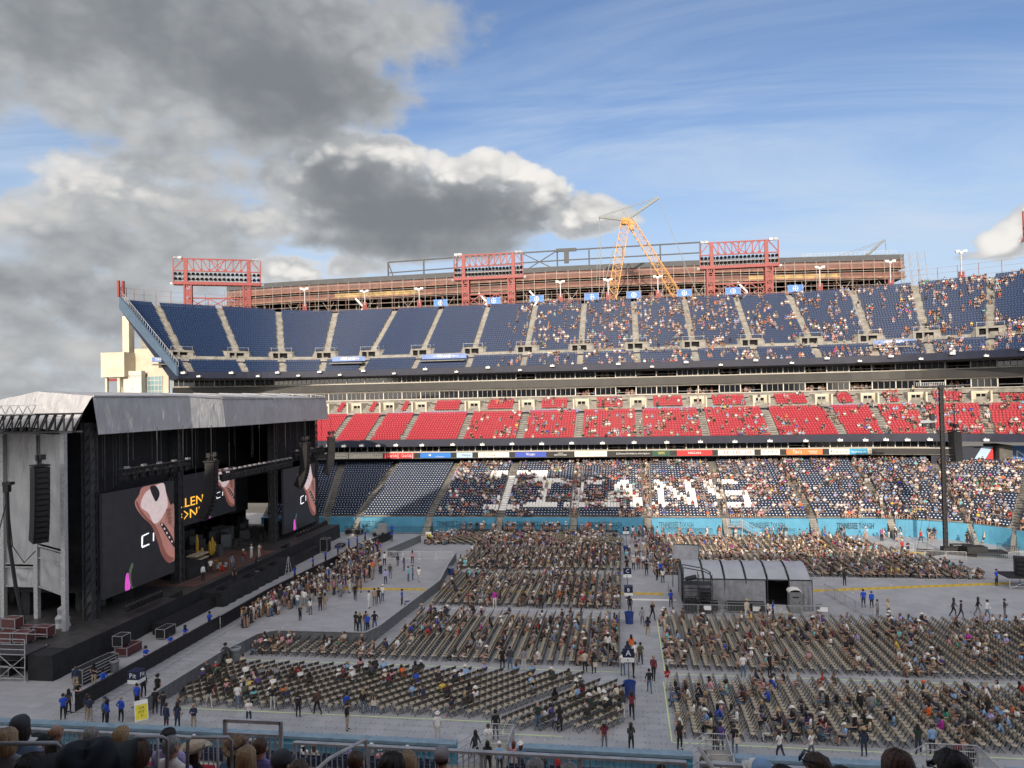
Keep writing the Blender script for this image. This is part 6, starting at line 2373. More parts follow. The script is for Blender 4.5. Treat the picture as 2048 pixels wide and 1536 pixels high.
def letter_sign(letter, x, y, z, cube=False):
    t = thing('aisle_sign', 'tall navy and white aisle sign with the letter ' + letter, 'sign', (x, y, 0), 0, 'lettered aisle signs')
    MB().bar((0, 0, 0), (0, 0, z), .06).cbox((0, 0, .03), (.5, .5, .05)).build('pole', 'black', t)
    if cube:
        MB().box(-.42, .42, -.42, .42, z + .02, z + .62).build('panel', 'sign_white', t)
        b = MB().box(-.425, .425, -.425, .425, z + .30, z + .88)
        b.build('panel', 'sign_navy', t)
        text('Pit' if letter == 'P' else letter, 'letter_white', t, (0, -.44, z + .58), .36)
        text('Pit' if letter == 'P' else letter, 'letter_white', t, (.44, 0, z + .58), .36, face=math.pi / 2)
    else:
        MB().box(-.42, .42, -.03, .03, z, z + .34).build('panel', 'sign_white', t)
        MB().box(-.42, .42, -.03, .03, z + .34, z + .98).build('panel', 'sign_navy', t)
        text(letter, 'letter_white', t, (0, -.04, z + .66), .42)
        text('\u2190', 'letter_dark', t, (0, -.04, z + .16), .2)


letter_sign('A', -.05, 55.3, 1.9)
letter_sign('C', .02, 79.6, 2.2)
letter_sign('B', .1, 74.6, 1.7, True)
letter_sign('D', -.02, 104.6, 2.2)
letter_sign('P', -34.8, 48.6, 1.75, True)


def a_frame(label, x, y, rz, lines):
    t = thing('sandwich_board', label, 'sign', (x, y, 0), rz)
    t.scale = (.85, .85, .78)
    for sy in (-1, 1):
        b = MB().hull8([(-.5, sy * .55 - .02, 0), (.5, sy * .55 - .02, 0), (.5, sy * .55 + .02, 0), (-.5, sy * .55 + .02, 0), (-.5, sy * .05 - .02, 1.55), (.5, sy * .05 - .02, 1.55), (.5, sy * .05 + .02, 1.55), (-.5, sy * .05 + .02, 1.55)])
        b.build('board', 'sign_white', t)
    f = MB().hull8([(-.42, -.515, .08), (.42, -.515, .08), (.42, -.50, .08), (-.42, -.50, .08), (-.42, -.145, 1.25), (.42, -.145, 1.25), (.42, -.13, 1.25), (-.42, -.13, 1.25)])
    f.v = [(a, b - .045, c) for a, b, c in f.v]
    f.build('panel', 'sign_yellow', t)
    for i, s_ in enumerate(lines):
        z = .98 - i * .32
        text(s_, 'letter_dark', t, (0, -.245 - (.98 - z) * .32 - .03, z), .24, tilt=-17.5)


a_frame('yellow sandwich board reading GA PIT by the panel fence', -33.3, 46.9, .75, ['GA', 'PIT', '\u2191'])
a_frame('far yellow sandwich board beside the table at the pit corner', -29.9, 110.4, .3, ['GA', 'PIT', '\u2191'])
t = thing('info_table', 'table with navy cloth and white emblem below the far blue wall', 'table', (-28.3, 112.9, 0))
MB().box(-1.1, 1.1, -.4, .4, 0, .76).build('tablecloth', 'blue_cloth', t)
MB().lathe([(.26, 0), (.26, .01)], 16).build('emblem', 'letter_white', t).matrix_local = Matrix.Translation((0, -.405, .42)) @ Matrix.Rotation(rad(90), 4, 'X')
# raised black platform and fence below the far wall
t = thing('viewing_platform', 'raised viewing platform with black fence under the far blue wall', 'platform', (-13.5, 114.6, 0))
MB().box(-13, 12.3, -1.0, 1.4, .55, .66).build('deck', 'dark_metal', t)
k = MB()
for i in range(14):
    k.bar((-13 + i * 1.95, -1, 0), (-13 + i * 1.95, -1, .6), .07)
k.bar((-13, -1, .62), (12.3, -1, .62), .1).bar((-13, -1.0, .1), (12.3, -1.0, .1), .05)
k.build('frame', 'galv', t)
k = MB()
for i in range(120):
    k.bar((-13 + i * .211, -.98, .66), (-13 + i * .211, -.98, 1.75), .028)
k.bar((-13, -.98, 1.75), (12.3, -.98, 1.75), .05).bar((-13, -.98, .75), (12.3, -.98, .75), .04)
k.build('railing', 'black', t)
bf = MB()
for z in (.08, 1.12):
    bf.bar((-1.2, 0, z), (1.2, 0, z), .05)
for i in range(13):
    bf.bar((-1.2 + i * .2, 0, .05), (-1.2 + i * .2, 0, 1.12), .03)
bf_me = bf.mesh('black_fence', ['black'])
for i in range(30):
    x = -44 + i * 2.42
    y = 115.2 if x < 38 else 115.2 - (x - 38) * .35
    if -27 < x < -1 or abs(x - 3.3) < 1.3 or 13.5 < x < 19 or abs(x - 27.5) < 1.4 or abs(x - 39) < 1.4:
        continue
    if x > 48:
        break
    inst(bf_me, 'black_fence', None, T(x, y, 0, 0 if x < 38 else -.34), label='black fence section below the far blue wall, %s from the stage end' % ordn(i + 1), category='fence', group='black fence sections below the far wall')
# metal stair platform at the wall
t = thing('metal_stair', 'grey metal stair and landing climbing the far blue wall', 'stairs', (16.2, 114.9, 0))
k = MB()
for x in (-1.2, .9):
    for y in (-.7, .7):
        k.bar((x, y, 0), (x, y, 2.6), .08)
k.box(-1.2, .9, -.7, .7, 1.5, 1.58)
for z in (2.1, 2.6):
    k.bar((-1.2, -.7, z), (.9, -.7, z), .05).bar((.9, -.7, z), (3.4, -.7, z - 1.5), .05)
for i in range(8):
    k.bar((-1.2 + i * .3, -.7, 1.5), (-1.2 + i * .3, -.7, 2.6), .025)
    k.box(.9 + i * .3, 1.2 + i * .3, -.7, .7, 1.35 - i * .18, 1.4 - i * .18)
    k.bar((.9 + i * .32, -.7, 1.5 - i * .19), (.9 + i * .32, -.7, 2.6 - i * .19), .025)
k.build('frame', 'galv', t)
# gear below the wall near the stage
t = thing('forklift', 'grey utility machine parked below the far wall near the stage', 'machine', (-38.6, 113.4, 0))
MB().box(-1.1, 1.1, -.6, .6, .3, 1.0).box(-.2, 1.1, -.5, .5, 1.0, 1.9).build('body', 'grey_metal', t)
MB().lathe([(.32, -.12), (.32, .12)], 12).build('wheel', 'black', t).matrix_local = T(-.7, -.65, .32) @ Matrix.Rotation(rad(90), 4, 'X')
MB().lathe([(.32, -.12), (.32, .12)], 12).build('wheel', 'black', t).matrix_local = T(.7, -.65, .32) @ Matrix.Rotation(rad(90), 4, 'X')
case('dark flatbed trolley with a red strip beside the stage end', -43.2, 114.2, 0, 2.6, 1.2, .9, 0, 'black')

# ------------------------------------------------------------------ delay tower at the right
t = thing('delay_mast', 'tall slim black mast rising from a fenced base on the right', 'mast', (41.0, 103.7, 0))
k = MB()
for dx in (-.19, .19):
    for dy in (-.19, .19):
        k.bar((dx, dy, 0), (dx, dy, 21.6), .09)
for i in range(36):
    z = i * .6
    k.bar((-.19, -.19, z), (.19, -.19, z + .6), .05).bar((.19, -.19, z), (.19, .19, z + .6), .05).bar((-.19, .19, z), (-.19, -.19, z + .6), .05)
k.box(-.14, .14, -.14, .14, 0, 21.6)
k.build('column', 'black', t)
MB().bar((-2.9, 0, 21.75), (1.6, 0, 21.75), .28).cbox((0, 0, 21.7), (.6, .6, .5)).bar((1.5, 0, 21.6), (1.5, -.2, 17.2), .06).build('arm', 'black', t)
k = MB()
for i in range(16):
    k.cbox((-3.0 + i * .22, -.1, 22.1), (.06, .1, .5))
k.bar((-3.1, -.1, 22.3), (.5, -.1, 22.3), .05)
k.build('head_rail', 'galv', t)
MB().bar((-3, -1.6, .2), (3, 1.6, .2), .35).bar((-3, 1.6, .2), (3, -1.6, .2), .35).cbox((.4, .2, .5), (1.6, 1.2, .8)).build('base', 'black', t)
MB().bar((0, 0, 18), (-3.2, 1.0, 0.2), .035).bar((0, 0, 18), (3.2, -1.2, .2), .035).bar((0, 0, 19), (-1.6, 2, .2), .03).build('guy_wire', 'dark_metal', t)
t = line_array('tall black delay line array hanging beside the slim mast', 42.3, 103.2, 15.9, 9, 1.9, .03, up_=2.4, s=.92)
t['group'] = 'delay speakers on the right'
t = thing('tracking_camera', 'silver wrapped device hung left of the slim mast', 'device', (39.3, 103.6, 17.2))
MB().bar((-1.0, 0, 0), (1.0, .1, .1), .35).build('cover', 'bin_bag', t)
MB().cbox((-.5, 0, -.4), (.5, .4, .5)).cbox((.5, 0, .6), (.5, .4, .9)).cbox((.55, 0, -.5), (.5, .4, .7)).build('body', 'black', t)
for i, (x, y, rz) in enumerate(((36.6, 105.5, 0), (34.2, 105.5, 0), (36.2, 101.0, -.2), (38.5, 100.6, -.15), (40.8, 100.2, -.15), (47.8, 100.4, .3), (39.6, 106.8, .1))):
    inst(bar_g, 'barricade', None, T(x, y, 0, rz), label='grey barricade round the mast base, %s counted from the left rear' % ordn(i + 1), category='barricade', group='barricades round the mast')
case('yellow-topped black equipment case beside the mast base', 43.6, 105.2, 0, 2.6, 1.3, 1.0)
t = thing('generator_rack', 'black rack platform behind the mast with mesh sides', 'rack', (45.2, 102.6, 0))
MB().box(-2.6, 2.4, -1, 1, .5, .7).box(-2.4, 0, -.8, .8, .7, 1.3).build('deck', 'black', t)
k = MB()
for i in range(12):
    k.bar((1.0 + i * .2, -1 - .05 * i, 0), (1.0 + i * .2, -1 - .05 * i, 1.9 - .04 * i), .04)
k.bar((1, -1, 1.9), (3.4, -1.6, 1.45), .06).bar((1, -1, 1), (3.4, -1.6, .7), .05)
k.build('mesh_side', 'black', t)
t = thing('yellow_cover', 'yellow cable cover bundle lying near the mast', 'cable cover', (37.4, 104.4, 0), -.5)
for i in range(6):
    inst(ramp_me, 'segment', t, T(i * .8 - 2, 0, 0, .08 * i))
t = thing('speaker_platform', 'black platform on legs carrying loudspeakers at the right edge', 'platform', (42.3, 87.2, 0))
MB().box(-2.2, 3.0, -1.3, 1.6, 1.15, 1.28).build('deck', 'black', t)
k = MB()
for x in (-2.1, .2, 2.9):
    for y in (-1.2, 1.5):
        k.bar((x, y, 0), (x, y, 1.2), .08)
k.bar((-2.1, -1.25, .3), (2.9, -1.25, .3), .05).bar((-2.1, -1.2, .1), (.2, -1.2, 1.1), .05)
k.build('leg', 'galv', t)
for i in range(4):
    inst(box_me, 'loudspeaker', None, T(42.1, 87.5, 1.28 + i * .46, -1.9, 1.05), label='black loudspeaker on the platform at the right edge, %s from the bottom' % ordn(i + 1), category='loudspeaker', group='stacked loudspeakers at the right edge')

# ------------------------------------------------------------------ folding chairs
ch_seat = MB().hull8([(-.205, -.20, .435), (.205, -.20, .435), (.19, .19, .415), (-.19, .19, .415), (-.20, -.19, .462), (.20, -.19, .462), (.185, .19, .442), (-.185, .19, .442)]).box(-.18, .18, -.225, -.2, .43, .455).mesh('seat', ['tan_seat'])
cb = MB().hull8([(-.21, .215, .66), (.21, .215, .66), (.21, .232, .66), (-.21, .232, .66), (-.21, .265, .885), (.21, .265, .885), (.21, .282, .885), (-.21, .282, .885)], 0)
cb.m = [1 if i == 4 else 0 for i in range(6)]
cb.m = [0, 0, 0, 0, 0, 0]
cb.quad((.20, .2345, .668), (-.20, .2345, .668), (-.20, .2838, .878), (.20, .2838, .878), 1)
ch_back = cb.mesh('backrest', ['tan_back', 'shaded_back'])
cl = MB()
for sx in (-1, 1):
    cl.bar((sx * .215, -.24, 0), (sx * .215, .29, .90), .026)
    cl.bar((sx * .195, .27, 0), (sx * .195, -.17, .44), .026)
ch_leg = cl.bar((-.215, -.02, .37), (.215, -.02, .37), .02).bar((-.195, .2, .08), (.195, .2, .08), .02).bar((-.215, .29, .895), (.215, .29, .895), .03).mesh('frame', ['chair_leg'])


def chair_np():
    v, q, m = [], [], []
    off = 0
    for me, mi in ((ch_seat, (0,)), (ch_back, (1, 2)), (ch_leg, (3,))):
        for vv in me.vertices:
            v.append(tuple(vv.co))
        for p in me.polygons:
            q.append([off + i for i in p.vertices])
            m.append(mi[p.material_index] if len(mi) > 1 else mi[0])
        off += len(me.vertices)
    return np.array(v, np.float32), np.array(q), np.array(m)


# rows: (block name, list of rows); a row = list of (x, y, facing) where facing = rotation of a chair that looks to -Y
BLK = []
ROTL = -math.pi / 2                      # looks toward -X
rows = []
for i in range(42):
    x = 3.2 + i * .87
    rows.append([(x, 47.75 + j * .5, ROTL) for j in range(18)])
BLK.append(('front block right of the aisle', 'right of the aisle', rows, 'right'))
rows = []
for i in range(44):
    x = 3.4 + i * .87
    rows.append([(x, 59.5 + j * .5, ROTL) for j in range(26)])
BLK.append(('middle block right of the aisle', 'right of the aisle', rows, 'right'))
rows = []
for i in range(42):
    x = 3.7 + i * .87
    rows.append([(x, 90.3 + j * .5, ROTL) for j in range(44 if i < 32 else 44 - (i - 31) * 4) if abs(90.3 + j * .5 - 101.5) > .7])
BLK.append(('far block', 'right of the aisle', rows, 'right'))
dv = Vector((.65, .76))
rows = []
for k in range(-4, 27):
    x0 = -33.0 + 1.235 * k
    y0 = 49.3 if x0 < -9 else 47.9
    r_ = []
    for j in range(18):
        x, y = x0 + dv.x * j * .53, y0 + dv.y * j * .53
        if x < -32.6 or y > 57.3 or x > -.55 or (x < -31.6 and y > 55.6):
            continue
        r_.append((x, y, math.atan2(.65, -.76) + math.pi / 2))
    if len(r_) > 1:
        rows.append(r_)
BLK.append(('angled block left of the aisle', 'left of the aisle', rows[::-1], 'left'))
rows = []
for i in range(36):
    x = -1.05 - i * .87
    rows.append([(x, 59.6 + j * .5, ROTL) for j in range(25 if x > -20.6 else 6)])
BLK.append(('second block left of the aisle', 'left of the aisle', rows, 'left'))
rows = []
for i in range(23):
    x = -1.0 - i * .87
    rows.append([(x, 75.6 + j * .5, ROTL) for j in range(29)])
BLK.append(('third block left of the aisle', 'left of the aisle', rows, 'left'))
rows = []
for i in range(24):
    x = -1.0 - i * .87
    rows.append([(x, 91.9 + j * .5, ROTL) for j in range(27)])
BLK.append(('fourth block left of the aisle', 'left of the aisle', rows, 'left'))
rows = []
for k in range(26):
    x0 = -2.2 - 1.235 * k
    r_ = []
    for j in range(16):
        x, y = x0 + dv.x * j * .53 - 2, 113.0 - dv.y * j * .53
        if y < 106.2 or x > -.6 or x < -29.5:
            continue
        r_.append((x, y, math.atan2(-.65, -.76) + math.pi / 2))
    if r_:
        rows.append(r_)
BLK.append(('far angled block', 'left of the aisle', rows, 'left'))

# visible frustum test
ci = co.matrix_world.inverted()


def view(x, y, z):
    p = ci @ Vector((x, y, z))
    if p.z > -.5:
        return None
    u, v = 512 + p.x / -p.z * 740, 384 - p.y / -p.z * 740
    return u, v, -p.z


def seen(x, y, z, mrg=6):
    w = view(x, y, z)
    return bool(w) and -mrg < w[0] < 1024 + mrg and -mrg < w[1] < 768 + mrg


ALL = []
for bi, (bname, side, rows, sd) in enumerate(BLK):
    for ri, r_ in enumerate(rows):
        for ji, (x, y, a) in enumerate(r_):
            if seen(x, y, .5, 30):
                ALL.append([x, y, a, bi, ri, ji, math.hypot(x, y)])
OCCD = {0: .29, 1: .33, 2: .55, 3: .36, 4: .38, 5: .48, 6: .70, 7: .66}
for c in ALL:
    q = clump(c[0] * 1.0, c[1] * 1.3, 1.8)
    d = OCCD[c[3]]
    if c[3] in (5, 6) and c[0] < -18.0:
        d *= .4
    c.append(R.random() < d * (.12 + 2.7 * max(0, q - .30)))
ALL.sort(key=lambda c: c[6])
N_CH = 300
vis = [c for c in ALL if seen(c[0], c[1], .45, 0) and view(c[0], c[1], .0)[1] < 752]
single = set(id(c) for c in vis[:N_CH])
stv, stq, stm = chair_np()
far = [c for c in ALL if id(c) not in single]
P_ = np.array([[c[0], c[1], 0] for c in far])
A_ = np.array([c[2] for c in far])
me = np_mesh('folding_chairs', place_np(stv, P_, A_), rep_quads(stq, len(stv), len(P_)), ['tan_seat', 'tan_back', 'shaded_back', 'chair_leg'], np.tile(stm, len(P_)))
inst(me, 'folding_chairs', None, kind='stuff')
for c in ALL:
    if id(c) in single:
        bname, side, rows, sd = BLK[c[3]]
        t = thing('folding_chair', 'beige folding chair, %s from near end, %s row from aisle, %s' % (ordn(c[5] + 1), ordn(c[4] + 1), bname.split(' of the aisle')[0]),
                  'chair', (c[0] + R.uniform(-.02, .02), c[1], 0), c[2] + R.uniform(-.03, .03), 'beige folding chairs set out in rows on the floor')
        inst(ch_seat, 'seat', t)
        inst(ch_back, 'backrest', t)
        inst(ch_leg, 'frame', t)


# ------------------------------------------------------------------ people on the floor
def hair_mesh(name, kind):
    mb = MB()
    if kind == 'short':
        mb.lathe([(.093, -.035), (.106, .02), (.108, .06), (.088, .115), (.045, .145)], 12, sy=1.16)
    elif kind == 'long':
        mb.lathe([(.04, -.30), (.10, -.24), (.118, -.10), (.116, .03), (.108, .08), (.082, .125), (.04, .148)], 12, sy=.98)
    elif kind == 'bun':
        mb.lathe([(.088, -.03), (.104, .03), (.104, .07), (.08, .12), (.03, .145)], 12, sy=1.14)
        mb.lathe([(.02, -.02), (.05, .0), (.05, .05), (.02, .08)], 8, c=(0, .13, .06))
    me = mb.mesh(name, ['hair_dark_brown'], True)
    return me


HAIRM = {k: hair_mesh('hair', k) for k in ('short', 'long', 'bun')}


def hat_mesh(kind):
    mb = MB()
    n = 18
    if kind == 'cowboy':
        prof = [(.115, .055), (.175, .040), (.18, .050), (.112, .068), (.108, .10), (.098, .165), (.055, .185), (.02, .170)]
        base = 0
        for r, z in prof:
            for k in range(n):
                t = 2 * math.pi * k / n
                x, y = r * math.cos(t), r * math.sin(t) * 1.22
                zz = z + (.055 * abs(math.cos(t)) ** 2.2 - .012 if r > .15 else 0) + (-.02 if z > .15 and abs(math.cos(t)) < .5 else 0)
                mb.v.append((x, y, zz))
        for i in range(len(prof) - 1):
            for k in range(n):
                mb.f.append((i * n + k, i * n + (k + 1) % n, (i + 1) * n + (k + 1) % n, (i + 1) * n + k))
                mb.m.append(0)
        mb.f.append(tuple((len(prof) - 1) * n + k for k in range(n)))
        mb.m.append(0)
    else:
        mb.lathe([(.106, .035), (.112, .06), (.105, .11), (.07, .150), (.02, .160)], 14, sy=1.14)
        mb.hull8([(-.075, -.12, .05), (.075, -.12, .05), (.06, -.215, .035), (-.06, -.215, .035), (-.075, -.12, .062), (.075, -.12, .062), (.06, -.215, .045), (-.06, -.215, .045)])
    return mb.mesh('hat', ['hat_white'], True)


HATM = {k: hat_mesh(k) for k in ('cowboy', 'cap')}
NPEOPLE = [0]
PGRP = {}


def setmat(o, i, m):
    o.material_slots[i].link = 'OBJECT'
    o.material_slots[i].material = M(m)


def person(x, y, z, rz, pose, label, shirt, pants='blue jeans', hair=('short', 'dark brown'), hat=None, skin='mid', sleeves=None, shorts=False, s=1.0, group='people on the stadium floor', tilt=None):
    NPEOPLE[0] += 1
    sl_ = (R.random() < .4) if sleeves is None else sleeves
    me, hd, _ = BODY[pose, int(sl_), int(shorts)]
    o = inst(me, 'person', None, T(x, y, z, rz, s), label=label, category='person', group=group)
    setmat(o, 0, 'skin_' + skin)
    setmat(o, 1, 'shirt_' + shirt.replace(' ', '_'))
    setmat(o, 2, 'pants_' + pants.replace(' ', '_'))
    setmat(o, 3, 'shoe_white' if R.random() < .3 else 'shoe_dark')
    hm = Matrix.Translation(Vector(hd) + Vector((0, .018, .0)))
    if hair:
        h = inst(HAIRM[hair[0]], 'hair', o, hm)
        setmat(h, 0, 'hair_' + hair[1].replace(' ', '_'))
    if hat:
        h = inst(HATM[hat[0]], 'hat', o, Matrix.Translation(Vector(hd) + Vector((0, 0, .02))))
        setmat(h, 0, 'hat_' + hat[1])
    return o


def rlook():
    f = R.random() < .5
    sh = wpick(SHIRTS, SW)
    pn = R.choice(['blue jeans', 'blue jeans', 'dark jeans', 'black trousers', 'khaki trousers', 'pale trousers', 'grey trousers'])
    hr = ('long', R.choice(['dark brown', 'brown', 'blond', 'black', 'red brown'])) if f else ('short', R.choice(['dark brown', 'black', 'brown', 'grey']))
    q = R.random()
    ht = ('cowboy', R.choices(['white', 'straw', 'black', 'brown'], [5, 2, 2, 1])[0]) if q < .17 else ('cap', R.choice(['black', 'white', 'navy', 'grey'])) if q < .36 else None
    sk = R.choices(['light', 'mid', 'tan', 'dark'], [6, 5, 2, 1])[0]
    return sh, pn, hr, ht, sk, R.random() < .28


def hattxt(ht, hr):
    if ht:
        return '%s %s' % (ht[1], 'cowboy hat' if ht[0] == 'cowboy' else 'cap')
    return '%s %s hair' % (hr[0], hr[1])


